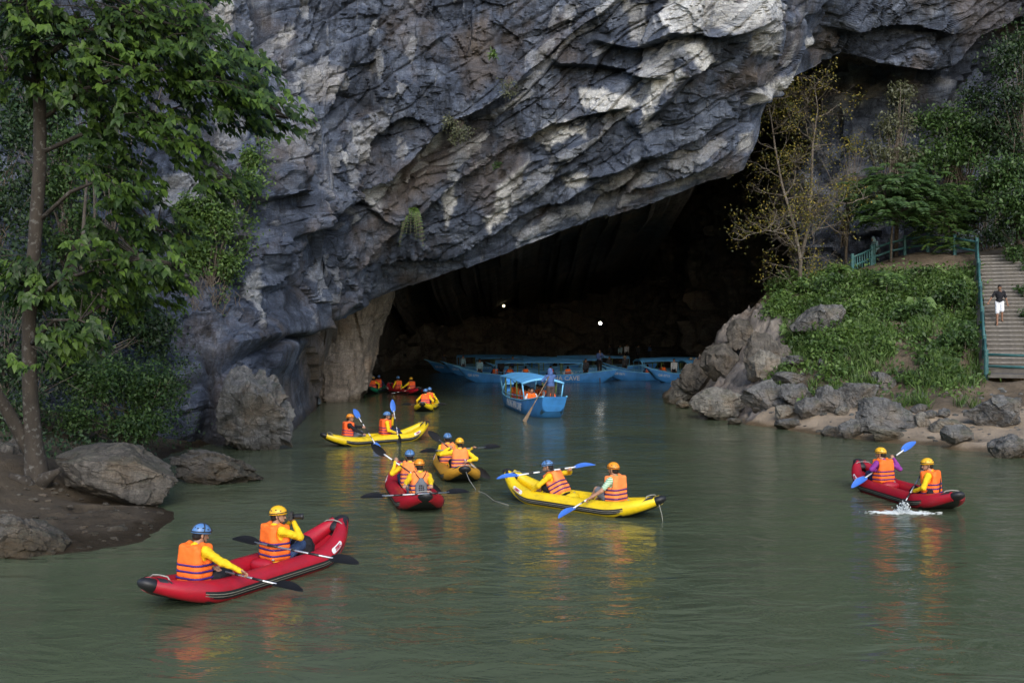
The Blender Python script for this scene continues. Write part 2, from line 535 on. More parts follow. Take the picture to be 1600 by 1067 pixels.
for line, A, w in LEDGES:
    sdv, al = poly_sd(line, 14)
    ends = sstep(0, .12, al) * sstep(0, .12, 1 - al)
    up = np.clip(sdv / 5, 0, 1) * np.exp(-np.maximum(sdv, 0) / w)
    dn = np.clip(-sdv / 4, 0, 1) * np.exp(-np.maximum(-sdv, 0) / (w * .45))
    disp += ends * A * (up * .55 - dn * .38)
# vertical cleft at the left (dark chimney)
sdv, al = poly_sd([(405, -40), (412, 60), (408, 160), (415, 300), (425, 420)], 10)
disp -= 1.3 * np.exp(-(sdv / 13) ** 2) * (1 - .6 * al)
sdv, al = poly_sd([(328, 560), (322, 640), (318, 720)], 6)
disp -= 1.2 * np.exp(-(sdv / 9) ** 2)
# calm down at the water line of the lower left block and near its far end
calm = 1 - .55 * left * sstep(480, 640, py_f)
disp *= calm
isarch = ((px_f > 500) & (px_f < 1170)).astype(float)
disp *= 1 - .72 * isarch * (1 - sstep(0, 38, np.repeat(pyb[None], len(tt), 0).ravel() - py_f))
Pd = P3 + NRMf * disp[:, None]
# pale fresh faces, brown stains
def poly_mask(poly, wob, soft):
    x = px_f + warp[:, 0] * wob + 7 * (c4 - .5) + 5 * (c5 - .5); y = py_f + warp[:, 2] * wob + 7 * (c3 - .5) + 5 * (c5 - .5)
    P = np.array(poly, float); ins = np.zeros(len(x), bool); dist = np.full(len(x), 1e9)
    for i in range(len(P)):
        a, b = P[i], P[(i + 1) % len(P)]
        cond = ((a[1] > y) != (b[1] > y)) & (x < (b[0] - a[0]) * (y - a[1]) / (b[1] - a[1] + 1e-9) + a[0])
        ins ^= cond
        ab = b - a; t = np.clip(((x - a[0]) * ab[0] + (y - a[1]) * ab[1]) / (ab @ ab + 1e-9), 0, 1)
        dist = np.minimum(dist, np.hypot(x - a[0] - t * ab[0], y - a[1] - t * ab[1]))
    return np.clip(np.where(ins, dist, -dist) / soft + .5, 0, 1)
PALE = [([(905, 137), (950, 134), (990, 145), (1005, 158), (985, 168), (955, 168), (908, 160)], 1.0),
        ([(1008, 190), (1030, 160), (1045, 130), (1080, 105), (1065, 95), (1050, 110), (1030, 120), (1010, 170)], .8),
        ([(1152, 158), (1160, 135), (1200, 110), (1230, 80), (1270, 48), (1266, 70), (1235, 100), (1195, 140)], .75),
        ([(1036, 0), (1110, 0), (1108, 34), (1075, 50), (1040, 34)], .8), ([(1114, 0), (1200, 0), (1165, 28), (1130, 42), (1110, 38)], .7),
        ([(1070, 60), (1100, 60), (1118, 92), (1098, 96), (1080, 72)], .8), ([(970, 0), (1006, 0), (1014, 66), (990, 58)], .45),
        ([(1165, 20), (1200, 0), (1196, 70), (1165, 76)], .45),
        ([(845, 215), (880, 196), (902, 190), (890, 208), (855, 230)], .7), ([(800, 225), (828, 206), (880, 176), (900, 178), (850, 212)], .45),
        ([(884, 272), (905, 260), (925, 262), (912, 276), (890, 283)], .8), ([(893, 190), (912, 190), (914, 206), (898, 206)], .7),
        ([(1003, 100), (1060, 60), (1055, 100), (1040, 112)], .4),
        ([(690, 290), (715, 270), (708, 330), (695, 350)], .6), ([(755, 335), (800, 300), (790, 330), (765, 355)], .7),
        ([(650, 240), (690, 200), (690, 220), (655, 255)], .6), ([(530, 325), (565, 318), (560, 332), (535, 338)], .6),
        ([(560, 300), (620, 258), (630, 270), (580, 325)], .45), ([(780, 285), (830, 240), (800, 300), (770, 330)], .5),
        ([(435, 50), (455, 38), (460, 60), (440, 70)], .4), ([(465, 110), (530, 110), (520, 160), (480, 160)], .25),
        ([(545, 190), (580, 192), (575, 250), (548, 260)], .3), ([(330, 0), (365, 0), (360, 60), (335, 110)], .5),
        ([(330, 170), (380, 180), (370, 230), (340, 260)], .25), ([(240, 280), (320, 260), (310, 330), (250, 330)], .3),
        ([(880, 325), (960, 300), (1010, 300), (900, 345)], .25), ([(920, 296), (990, 262), (1030, 260), (960, 300)], .3),
        ([(800, 372), (860, 335), (900, 330), (830, 375)], .25), ([(1035, 290), (1100, 262), (1130, 262), (1060, 290)], .25),
        ([(1145, 210), (1168, 205), (1166, 232), (1150, 240)], .5), ([(390, 440), (405, 420), (412, 500), (398, 520)], .45)]
BROWN = [([(700, 60), (760, 20), (770, 120), (720, 150)], .7), ([(620, 240), (720, 200), (700, 260), (580, 340)], .75), ([(720, 260), (800, 200), (830, 240), (780, 330), (720, 300)], .5),
         ([(480, 520), (515, 500), (512, 640), (480, 650)], .9), ([(480, 110), (530, 120), (520, 165), (480, 160)], .5), ([(545, 400), (620, 330), (600, 400), (560, 430)], .6),
         ([(1120, 100), (1180, 90), (1180, 120), (1130, 130)], .4), ([(330, 580), (470, 600), (450, 700), (320, 700)], .45), ([(1480, 0), (1600, 0), (1600, 40), (1520, 90)], .5)]
for _ in range(1):
    Dg = disp.reshape(len(tt), NCOL); B = Dg
    for k in range(14):
        B = (np.roll(B, 1, 1) + np.roll(B, -1, 1) + B + np.roll(B, 1, 0) + np.roll(B, -1, 0)) / 5
    fw = sstep(.25, .75, fine.reshape(len(tt), NCOL)); disp = (B * (1 - fw) + Dg * fw).ravel()
Pd = P3 + NRMf * disp[:, None]
pale = np.zeros(len(px_f)); brown = np.zeros(len(px_f))
for p, a in PALE: pale = np.maximum(pale, min(1, a * 1.15) * poly_mask(p, 5, 5))
for p, a in BROWN: brown = np.maximum(brown, a * poly_mask(p, 16, 18))
# small scattered pale chips follow facets
chip = ((c2 > .9) & (c4 > .4)).astype(float) * .2 + ((c4 > .96)).astype(float) * .25
pale = np.clip(np.maximum(pale, chip * sstep(300, 520, px_f) * (1 - sstep(1200, 1300, px_f))), 0, 1)
tone = np.clip(.22 * c1 + .2 * c2 + .22 * c4 + .14 * c3 + .22 * c5 + .25 * sm, 0, 1)
ATT = np.stack([pale, brown, np.clip((tone - .5) * 1.5 + .5, 0, 1), np.ones_like(pale)], 1)
Gd = Pd.reshape(len(tt), NCOL, 3)
edge_row = Gd[0].copy()
# the mountain goes on above and behind
cap = []
for (yy, zz) in ((75, 58), (120, 70), (210, 64), (230, -3)):
    r = Gd[-1].copy(); r[:, 1] = yy; r[:, 2] = zz; r[:, 0] = r[:, 0] * 1.25
    cap.append(r)
Gall = np.concatenate([Gd, np.stack(cap)], 0)
ATTall = np.concatenate([ATT, np.tile(np.array([[0, .3, .4, 1]]), (len(cap) * NCOL, 1))], 0)
fc = grid_faces(Gall.shape[0], NCOL)
cliff = mesh_np('cliff', Gall.reshape(-1, 3), fc, True, M_CLIFF, attrs={'rock': ATTall})
tag(cliff, kind='structure')
sharp_by_angle(cliff, 48)

# underside of the arch: from the rock lip back into the cave
mouth = (cpx >= 499) & (cpx <= 1790)
er = edge_row[mouth]; mpx = cpx[mouth]
rows = []
for k, (dy, dz) in enumerate([(0, 0), (.5, .25), (1.2, .4), (2.2, .7), (3.5, .9), (5, 1.2), (7, 1.5), (9, 1.7), (12, 2.0), (16, 2.2), (22, 2.0), (32, 1.6), (48, 0.5), (75, -1.5)]):
    r = er.copy(); r[:, 1] += dy; r[:, 2] += dz
    r[:, 0] *= 1 + dy * .006
    if k:
        pp = r / np.array([2.4, 2.4, 2.4]); h, _, _ = facet(pp, 21, .9)
        r[:, 2] += h * min(1.0, dy * .25) + fbm(r / 1.2, 3, 4) * .3 * min(1, dy)
    rows.append(r)
ceil = mesh_np('cave_ceiling', np.concatenate(rows), grid_faces(len(rows), len(er))[:, ::-1].copy(), True, M_CAVE)
tag(ceil, kind='structure')
sharp_by_angle(ceil, 50)

# cave walls: plan curve, seen from inside
PLAN = np.array([(-12, 50), (-10.6, 58), (-12.5, 68), (-14, 82), (-13, 100), (-7, 116), (4, 124), (14, 119), (18.5, 106), (18.3, 95), (21.5, 86), (24.5, 78),
                 (23, 71), (18.2, 65), (18.6, 61.5), (23, 60.2), (32, 60.5), (42, 59.5), (54, 55), (62, 46), (68, 30)], float)
cl = np.concatenate([[0], np.cumsum(np.hypot(*(PLAN[1:] - PLAN[:-1]).T))])
u = np.linspace(0, cl[-1], 560)
cx = np.interp(u, cl, PLAN[:, 0]); cy = np.interp(u, cl, PLAN[:, 1])
k = np.ones(17) / 17
cx = np.convolve(np.pad(cx, 8, 'edge'), k, 'valid'); cy = np.convolve(np.pad(cy, 8, 'edge'), k, 'valid')
zz = np.linspace(-1.2, 27, 130)
tx, ty = np.gradient(cx), np.gradient(cy); ln = np.hypot(tx, ty); nx, ny = -ty / ln, tx / ln
sg = np.where((nx * (5 - cx) + ny * (80 - cy)) > 0, 1, -1)
base = np.stack([np.repeat(cx[None], 130, 0), np.repeat(cy[None], 130, 0), np.repeat(zz[:, None], 560, 1)], -1)
nr = np.stack([nx, ny, np.zeros_like(nx)], -1) * np.where(u < cl[9], 1, 1)[:, None]
mid = np.array([8.0, 70.0]); inward = np.sign((mid[0] - cx) * nx + (mid[1] - cy) * ny)
inward = np.where(u > cl[14], np.sign(-ny), inward)
nr = nr * inward[:, None]
Pw = base.reshape(-1, 3); Nw = np.repeat(nr[None], 130, 0).reshape(-1, 3)
wv = np.stack([fbm(Pw / 6, 3, 40), fbm(Pw / 6, 3, 41), fbm(Pw / 6, 3, 42)], 1)
g1, _, _ = facet((Pw + wv * 1.5) / np.array([6, 6, 4.0]), 51, .9)
g2, _, _ = facet((Pw + wv) / np.array([2.2, 2.2, 1.6]), 52, 1.0)
dw = 1.7 * g1 + .7 * g2 + .5 * fbm(Pw / 1.3, 4, 8) + .05 * np.maximum(Pw[:, 2] - 4, 0) * np.repeat((u < cl[13])[None], 130, 0).ravel()
g3, cw3, _ = facet((Pw + wv * .5) / np.array([.8, .8, .6]), 53, 1.0)
dw += .16 * g3
wall = mesh_np('cave_wall', Pw + Nw * dw[:, None], grid_faces(130, 560), True, M_CAVE, attrs={'rock': np.stack([np.clip(cw3 - .75, 0, 1), 0 * cw3, .25 + .5 * cw3, 1 + 0 * cw3], 1)})
wall.data.materials.append(M_CLIFF)
ucol = np.tile((np.arange(559) > np.searchsorted(u, cl[13])).astype(np.int32), 129)
wall.data.polygons.foreach_set('material_index', ucol)
tag(wall, kind='structure')
sharp_by_angle(wall, 50)

# pale brown rock pillar at the left of the cave mouth
def pillar():
    n, m = 150, 130
    th = np.linspace(0, 2 * math.pi, n, endpoint=False); z = np.linspace(-1.0, 7.6, m)
    # silhouettes read off the photo at 54 m: left and right edges
    zl = np.array([-1, 0, 1, 2, 3, 4, 5, 6, 7.6]); xr = np.array([-8.6, -8.4, -8.1, -7.9, -7.75, -7.55, -7.0, -6.7, -6.4]); xl = np.array([-11.4, -11.2, -11, -11, -11, -11, -11, -11, -11.2])
    V = []
    Rr = np.interp(z, zl, xr); Ll = np.interp(z, zl, xl)
    cxx = (Rr + Ll) / 2; rx = (Rr - Ll) / 2
    X = cxx[:, None] + rx[:, None] * np.sign(np.cos(th))[None] * np.abs(np.cos(th))[None] ** .7
    Y = 56.0 + 2.6 * np.sign(np.sin(th))[None] * np.abs(np.sin(th))[None] ** .7 + 0 * X
    Z = np.repeat(z[:, None], n, 1)
    Pp = np.stack([X, Y, Z], -1).reshape(-1, 3)
    Np = np.stack([np.repeat(np.cos(th)[None], m, 0), np.repeat(np.sin(th)[None], m, 0), np.zeros((m, n))], -1).reshape(-1, 3)
    h, _, _ = facet(Pp / np.array([1.6, 1.6, 2.4]), 61, .8)
    hb, _, _ = facet(Pp / .5, 62, .8)
    dd = .28 * h + .07 * hb + .22 * fbm(Pp / 1.1, 4, 63)
    Fq = []
    i = (np.arange(m - 1)[:, None] * n + np.arange(n)[None]); j = (np.arange(m - 1)[:, None] * n + (np.arange(n) + 1) % n)
    Fq = np.stack([i.ravel(), j.ravel(), (j + n).ravel(), (i + n).ravel()], 1)
    o = mesh_np('rock_pillar', Pp + Np * dd[:, None], Fq, True, M_PILLAR)
    sharp_by_angle(o, 45)
    return tag(o, 'brown rock pillar standing in the water under the left end of the arch', 'rock')
pillar()

# ================================================================== water
def water_material():
    t = NT('river_water')
    geo = t.n('NewGeometry')
    mp = t.n('Mapping', ins={'Vector': geo.outputs['Position'], 'Scale': (.55, 1.0, 1.0), 'Rotation': (0, 0, R(6))})
    v = mp.outputs[0]
    a = t.noise(v, .55, 3, .5, .8)
    b = t.noise(v, 1.7, 4, .55, 1.2)
    c = t.noise(v, 6.0, 3, .5, .5)
    patch = t.ramp(t.noise(v, .12, 3, .5), [(.35, .35), (.65, 1.0)])
    h = t.math('ADD', t.math('MULTIPLY', a, .9), t.math('ADD', t.math('MULTIPLY', b, .5), t.math('MULTIPLY', c, .10)))
    h = t.math('MULTIPLY', h, patch)
    col = t.mix(t.noise(v, .25, 4), (.060, .076, .043), (.080, .098, .058))
    t.set(base_color=col, roughness=.11, normal=t.bump(h, .62, .22))
    t.b.inputs['IOR'].default_value = 1.33
    t.b.inputs['Specular IOR Level'].default_value = .5
    return t.m
M_WATER = water_material()
nx_, ny_ = 60, 60
wx = np.linspace(-160, 160, nx_); wy = np.linspace(-120, 240, ny_)
Wg = np.stack([np.repeat(wx[None], ny_, 0), np.repeat(wy[:, None], nx_, 1), np.zeros((ny_, nx_))], -1)
river = mesh_np('river_water', Wg.reshape(-1, 3), grid_faces(ny_, nx_), True, M_WATER)
tag(river, kind='structure')
bed = MB(); bed.add([(-160, -120, -2), (160, -120, -2), (160, 240, -2), (-160, 240, -2)], [(0, 1, 2, 3)])
# ================================================================== river banks
def bank_material(name, sand, soil, soil2):
    t = NT(name)
    v = t.coord()
    A = t.attr('mask'); sep = t.n('SeparateColor', ins={'Color': A})
    n1 = t.noise(v, 1.1, 8, .65, .3); n2 = t.noise(v, 7.0, 6, .7); n3 = t.noise(v, 30, 4, .7)
    so = t.mix(t.ramp(n1, [(.35, 0.0), (.65, 1.0)]), soil, soil2)
    so = t.mix(.6, so, t.ramp(n2, [(.3, .5), (.7, 1.35)]), 'MULTIPLY')
    sa = t.mix(t.ramp(n1, [(.4, 0.0), (.6, 1.0)]), sand, tuple(c * .8 for c in sand))
    sa = t.mix(.4, sa, t.ramp(n3, [(.3, .7), (.7, 1.2)]), 'MULTIPLY')
    vs = t.coord(scale=(1, .8, .6), rot=(0, R(25), R(20)))
    rk = t.ramp(t.noise(vs, 1.3, 10, .7, .5), [(.34, (.075, .072, .074)), (.48, (.18, .16, .145)), (.6, (.26, .225, .19)), (.72, (.40, .37, .33))])
    rk = t.mix(t.ramp(t.noise(v, .6, 5), [(.5, 0.0), (.66, .6)]), rk, (.17, .12, .085))
    rk = t.mix(.6, rk, t.ramp(t.noise(vs, 6, 8, .75), [(.3, .45), (.7, 1.4)]), 'MULTIPLY')
    m = t.math('ADD', sep.outputs[1], t.math('MULTIPLY', t.math('SUBTRACT', n1, .5), .9))
    c = t.mix(t.ramp(m, [(.4, 0.0), (.6, 1.0)]), so, sa)
    m2 = t.math('ADD', sep.outputs[0], t.math('MULTIPLY', t.math('SUBTRACT', n1, .5), .9))
    c = t.mix(t.ramp(m2, [(.42, 0.0), (.56, 1.0)]), c, rk)
    geo = t.n('NewGeometry'); pz = t.n('SeparateXYZ', ins={'Vector': geo.outputs['Position']})
    wl = t.n('MapRange', ins={'Value': t.math('ADD', pz.outputs[2], t.math('MULTIPLY', t.math('SUBTRACT', n1, .5), -.35)), 'From Min': .06, 'From Max': .22, 'To Min': 1.0, 'To Max': 0.0}).outputs[0]
    c = t.mix(wl, c, t.mix(1.0, c, (.42, .38, .31), 'MULTIPLY'))
    rg = t.mix(wl, (.9, .9, .9), (.3, .3, .3))
    t.set(base_color=c, roughness=rg, normal=t.bump(t.math('ADD', t.noise(v, 3.5, 10, .75), t.math('MULTIPLY', n3, .15)), .8, .12))
    t.b.inputs['Specular IOR Level'].default_value = .3
    return t.m
M_BANK = bank_material('bank_earth', (.33, .26, .185), (.075, .056, .036), (.15, .115, .078))
M_MUD = bank_material('bank_mud', (.085, .066, .044), (.052, .040, .026), (.085, .064, .042))

ST0 = Vector((20.35, 42.5, 2.05)); ST1 = Vector((24.3, 51.7, 7.5))     # left edge of the stairs
STD = (Vector((ST1.x - ST0.x, ST1.y - ST0.y, 0))).normalized(); STN = Vector((STD.y, -STD.x, 0)); STW = 2.15

shore = [(1030, 601), (1042, 612), (1062, 628), (1085, 642), (1120, 655), (1160, 664), (1200, 668), (1250, 676), (1320, 685), (1400, 692), (1500, 698), (1560, 708), (1640, 722), (1760, 745)]
TP = []
for p in shore:
    w = on_water(*p); TP.append((w.x, w.y, 0.0)); TP.append((w.x - 1.3, w.y - 1.3, -.9))
for (px, py, d) in [(1390, 665, 35), (1500, 684, 31.3), (1600, 694, 29.8), (1400, 603, 40), (1500, 622, 37), (1300, 595, 41), (1300, 520, 44.5), (1400, 520, 45), (1490, 520, 43.8),
                    (1490, 432, 50), (1400, 432, 51), (1300, 442, 51), (1220, 478, 49.5), (1180, 486, 49.5), (1133, 512, 52), (1092, 560, 56), (1064, 588, 60), (1240, 600, 42.5), (1180, 600, 44), (1450, 570, 40.5), (1240, 540, 46),
                    (1150, 560, 50), (1110, 610, 50), (1340, 425, 57), (1420, 398, 56.5), (1490, 396, 56), (1210, 442, 57), (1560, 640, 36)]:
    q = at(px, py, d); TP.append(tuple(q))
for k in np.linspace(-.1, 1.05, 6):
    for off in (-.5, 1.2, 3.0):
        q = ST0.lerp(ST1, k) + STN * off; TP.append((q.x, q.y, q.z - .35))
for kk_ in (-2.2, -3.2, -4.2):
    for off in (-.3, 1.2, 3.2):
        q = ST0 + STD * kk_ + STN * off; TP.append((q.x, q.y, 1.80 + (kk_ + 2.2) * .35))
for p_ in [(1150, 503, 56), (1128, 530, 60), (1185, 490, 55), (1160, 505, 53), (1165, 507, 59), (1200, 480, 56), (1140, 520, 56)]: TP.append(tuple(at(*p_)))
TP += [(9.6, 66, -1.5), (13.5, 63, 2.0), (14.5, 67, -.8), (30, 60, 9), (45, 60, 11), (46, 44, 8), (45, 30, 5), (31, 31, 2.8), (24, 31, 1.6), (30, 45, 6), (20, 28.5, .5), (26, 26, .6), (45, 20, 2), (6, 52, -2), (6, 40, -2), (9, 30, -2), (13, 25, -1.6)]
TP = np.array(TP)
bank_z0 = tps(TP[:, :2] / 10, TP[:, 2])
BX = np.arange(6, 48, .13); BY = np.arange(23, 69, .13)
gx, gy = np.meshgrid(BX, BY)
bz = bank_z0(np.stack([gx, gy], -1) / 10)
bp = np.stack([gx, gy, bz], -1).reshape(-1, 3)
# rock nose beside the cave: strength by distance to a line
def seg_d(x, y, a, b):
    ab = np.array(b) - np.array(a); t = np.clip(((x - a[0]) * ab[0] + (y - a[1]) * ab[1]) / (ab @ ab), 0, 1)
    return np.hypot(x - a[0] - t * ab[0], y - a[1] - t * ab[1])
nose = np.minimum(seg_d(bp[:, 0], bp[:, 1], (10.2, 60), (12.2, 49)), seg_d(bp[:, 0], bp[:, 1], (12.2, 49), (13.6, 46.5)))
nose = np.minimum(nose, seg_d(bp[:, 0], bp[:, 1], (9.3, 52), (9.8, 42)))
rockm = 1 - sstep(1.2, 2.6, nose + .5 * fbm(bp / 1.5, 3, 5))
wq = np.stack([fbm(bp / 2, 3, 70), fbm(bp / 2, 3, 71), fbm(bp / 2, 3, 72)], 1)
qq = bp @ np.array(Matrix.Rotation(R(32), 3, 'Y')) + wq * .5
h1, _, _ = facet(qq / np.array([1.5, 2.6, 1.5]), 81, 1.0); h2, _, _ = facet(qq / np.array([.6, .8, .5]), 82, 1.0); h2b, _, _ = facet(qq / np.array([.28, .3, .2]), 83, 1.1)
bz2 = bp[:, 2] + rockm * (.34 * h1 + .26 * h2 + .13 * h2b - .1) * sstep(-.6, .6, bp[:, 2]) + .16 * fbm(bp / 2.2, 4, 73) + .05 * fbm(bp / .5, 3, 74) * sstep(0, .6, bp[:, 2])
# ledge steps of eroded sand
sandm = (1 - sstep(.5, 1.2, bp[:, 2])) * (1 - rockm)
sl = sstep(.25, .7, fbm(bp / np.array([2.2, 2.2, 9]), 4, 90) + .25) * sstep(.8, 1.3, bp[:, 2]) * (1 - sstep(2.2, 3.2, bp[:, 2]))
sandm = np.maximum(sandm, sl * (1 - rockm) * .9)
msk = np.stack([rockm, sandm, np.zeros_like(rockm), np.ones_like(rockm)], 1)
bank = mesh_np('right_bank_ground', np.stack([bp[:, 0], bp[:, 1], bz2], 1), grid_faces(len(BY), len(BX)), True, M_BANK, attrs={'mask': msk})
tag(bank, kind='structure')
BZG = bz2.reshape(len(BY), len(BX))
def bank_z(x, y):
    i = min(max((x - BX[0]) / .13, 0), len(BX) - 1.001); j = min(max((y - BY[0]) / .13, 0), len(BY) - 1.001)
    i0, j0 = int(i), int(j); a, b = i - i0, j - j0
    return float((BZG[j0, i0] * (1 - a) + BZG[j0, i0 + 1] * a) * (1 - b) + (BZG[j0 + 1, i0] * (1 - a) + BZG[j0 + 1, i0 + 1] * a) * b)

# left bank of mud
LP = [(on_water(265, 800), 0), (on_water(262, 770), 0), (on_water(245, 830), 0), (on_water(205, 852), 0), (on_water(100, 872), 0), (on_water(0, 882), 0), (on_water(-120, 900), 0),
      (on_water(255, 735), 0), (on_water(250, 722), 0.05)]
LPt = [(w.x, w.y, z) for w, z in LP] + [(w.x + 1.2, w.y - 1.0, -.45) for w, z in LP]
for (px, py, d) in [(60, 757, 20.8), (150, 790, 20.6), (0, 722, 21), (0, 805, 18.0), (100, 800, 19.2), (-150, 700, 20), (-200, 700, 24), (-60, 650, 26), (100, 668, 27), (180, 690, 28.5), (80, 800, 19.0), (-100, 830, 17)]:
    q = at(px, py, d); LPt.append(tuple(q))
LPt += [(-20, 30, 2.2), (-14, 31, 1.2), (-28, 20, 2.2), (-26, 12, .6), (-5, 22, -1.2), (-5, 14, -1.5), (-4, 33, -1.5), (-7.5, 31, -.8)]
LPt = np.array(LPt)
lz0 = tps(LPt[:, :2] / 10, LPt[:, 2])
LX = np.arange(-32, -4, .1); LY = np.arange(9, 35, .1)
gx, gy = np.meshgrid(LX, LY)
lp = np.stack([gx, gy, lz0(np.stack([gx, gy], -1) / 10)], -1).reshape(-1, 3)
h3, _, _ = facet(lp / np.array([1.3, .9, .8]), 85, 1.0)
lz = lp[:, 2] + .16 * fbm(lp / 1.6, 4, 86) + .06 * h3 * sstep(-.2, .2, lp[:, 2]) + .03 * fbm(lp / .35, 3, 87)
mud = mesh_np('left_bank_ground', np.stack([lp[:, 0], lp[:, 1], lz], 1), grid_faces(len(LY), len(LX)), True, M_MUD,
              attrs={'mask': np.stack([np.zeros_like(lz), sstep(0, .3, lz) * .0 + .5, np.zeros_like(lz), np.ones_like(lz)], 1)})
tag(mud, kind='structure')
LZG = lz.reshape(len(LY), len(LX))
def mud_z(x, y):
    i = int(min(max((x - LX[0]) / .1, 0), len(LX) - 1)); j = int(min(max((y - LY[0]) / .1, 0), len(LY) - 1))
    return float(LZG[j, i])

def ground_hit(px, py, zf, d0=15, d1=64):
    """first point on the ground seen at a photo pixel"""
    d = d0
    while d < d1:
        q = at(px, py, d)
        if q.z <= max(zf(q.x, q.y), 0.0): return q
        d += .08
    return at(px, py, d1)

# inner beach in the cave
def cave_beach():
    X = np.arange(4, 24, .25); Y = np.arange(92, 122, .3); gx, gy = np.meshgrid(X, Y)
    z = 2.9 * np.exp(-(((gx - 15) / 7) ** 2 + ((gy - 108) / 8) ** 2)) - .5
    P = np.stack([gx, gy, z], -1).reshape(-1, 3); P[:, 2] += .25 * fbm(P / 1.6, 4, 95)
    o = mesh_np('cave_beach', P, grid_faces(len(Y), len(X)), True, M_CAVE); tag(o, kind='structure')
cave_beach()

# ================================================================== boulders
def ico(sub):
    bm = bmesh.new(); bmesh.ops.create_icosphere(bm, subdivisions=sub, radius=1)
    V = np.array([v.co[:] for v in bm.verts]); Fc = np.array([[v.index for v in f.verts] for f in bm.faces]); bm.free()
    return V, Fc
ICO4, ICO5 = ico(5), ico(6)
def rock_shape(seed, half, nplanes=16, rough=.05, big=False, cut=.62, layered=0.0):
    r = np.random.default_rng(seed)
    V, Fc = ICO5 if big else ICO4
    n = r.normal(size=(nplanes, 3)); n /= np.linalg.norm(n, axis=1, keepdims=True)
    hh = r.uniform(cut, 1.0, nplanes)
    dots = V @ n.T
    rad = np.min(np.where(dots > .05, hh[None] / np.maximum(dots, .05), 9), axis=1)
    rad = np.minimum(rad, 1.12)
    P = V * rad[:, None]
    h1, _, _ = facet(P * 2.1 + seed * 3.1, seed, 1.0); h2, _, _ = facet(P * 5.5 + seed, seed + 5, 1.0)
    P = P * (1 + (rough * 1.3 * h1 + rough * .5 * h2 + rough * .8 * fbm(P * 3 + seed, 5, seed))[:, None])
    if layered: 
        lay = vnoise(np.stack([P[:, 2] * 6 + P[:, 0] * 1.5, P[:, 0] * .6, P[:, 1] * .6], 1), seed)
        P = P * (1 + layered * lay[:, None])
    ex = np.percentile(np.abs(P), 99.5, axis=0)
    return P / ex * np.array(half), Fc
def boulder(px0, px1, py0, py1, label, seed, mat, zf=None, d=None, depth=1.0, tilt=0, roll=0, big=False, sink=.18, name='boulder', group=None, **kw):
    pc = (px0 + px1) / 2
    if d is None:
        q = ground_hit(pc, py1, zf); d = q.y
    else: q = at(pc, py1, d)
    w = (px1 - px0) / F * d / 2; h = (py1 - py0) / F * d / 2
    P, Fc = rock_shape(seed, (w, w * depth, h * (1 + sink)), big=big, **kw)
    Rm = np.array(Matrix.Rotation(R(tilt), 3, 'Y') @ Matrix.Rotation(R(roll), 3, 'X'))
    P = P @ Rm.T
    o = mesh_np(name, P, Fc, True, mat)
    sharp_by_angle(o, 40)
    o.location = (q.x, q.y + w * depth * .55, q.z + h * (1 - sink))
    return tag(o, label, 'rock', group)
BB, BG, BD = M_BOULDER, M_BOULDER_GREY, M_BOULDER_DARK
boulder(70, 277, 693, 792, 'large smooth brown boulder with flat grey top on the left mud bank', 3, BD, d=20.6, depth=.75, tilt=10, big=True, rough=.045, layered=.035, nplanes=13, sink=.1)
boulder(262, 407, 708, 762, 'low jagged dark rock in shallow water right of the big left boulder', 12, BD, d=24.2, depth=.7, tilt=7, big=True, rough=.10, nplanes=20)
boulder(314, 450, 578, 714, 'broad pitted grey-brown rock block at the foot of the left cliff', 27, BG, d=30.8, depth=.8, big=True, rough=.13, nplanes=9, cut=.5, roll=12)
boulder(-60, 92, 808, 892, 'dark wet rock at the water edge in the lower left corner', 31, BD, d=16.3, depth=.8, big=True, rough=.08)
boulder(-70, 30, 690, 775, 'mossy dark rock behind the left tree trunk', 36, BD, d=22.0, depth=.9, rough=.09)
boulder(95, 235, 826, 866, 'flat ridge of wet mud rock at the water edge below the big left boulder', 41, BD, d=17.6, depth=.6, rough=.09, sink=.35)
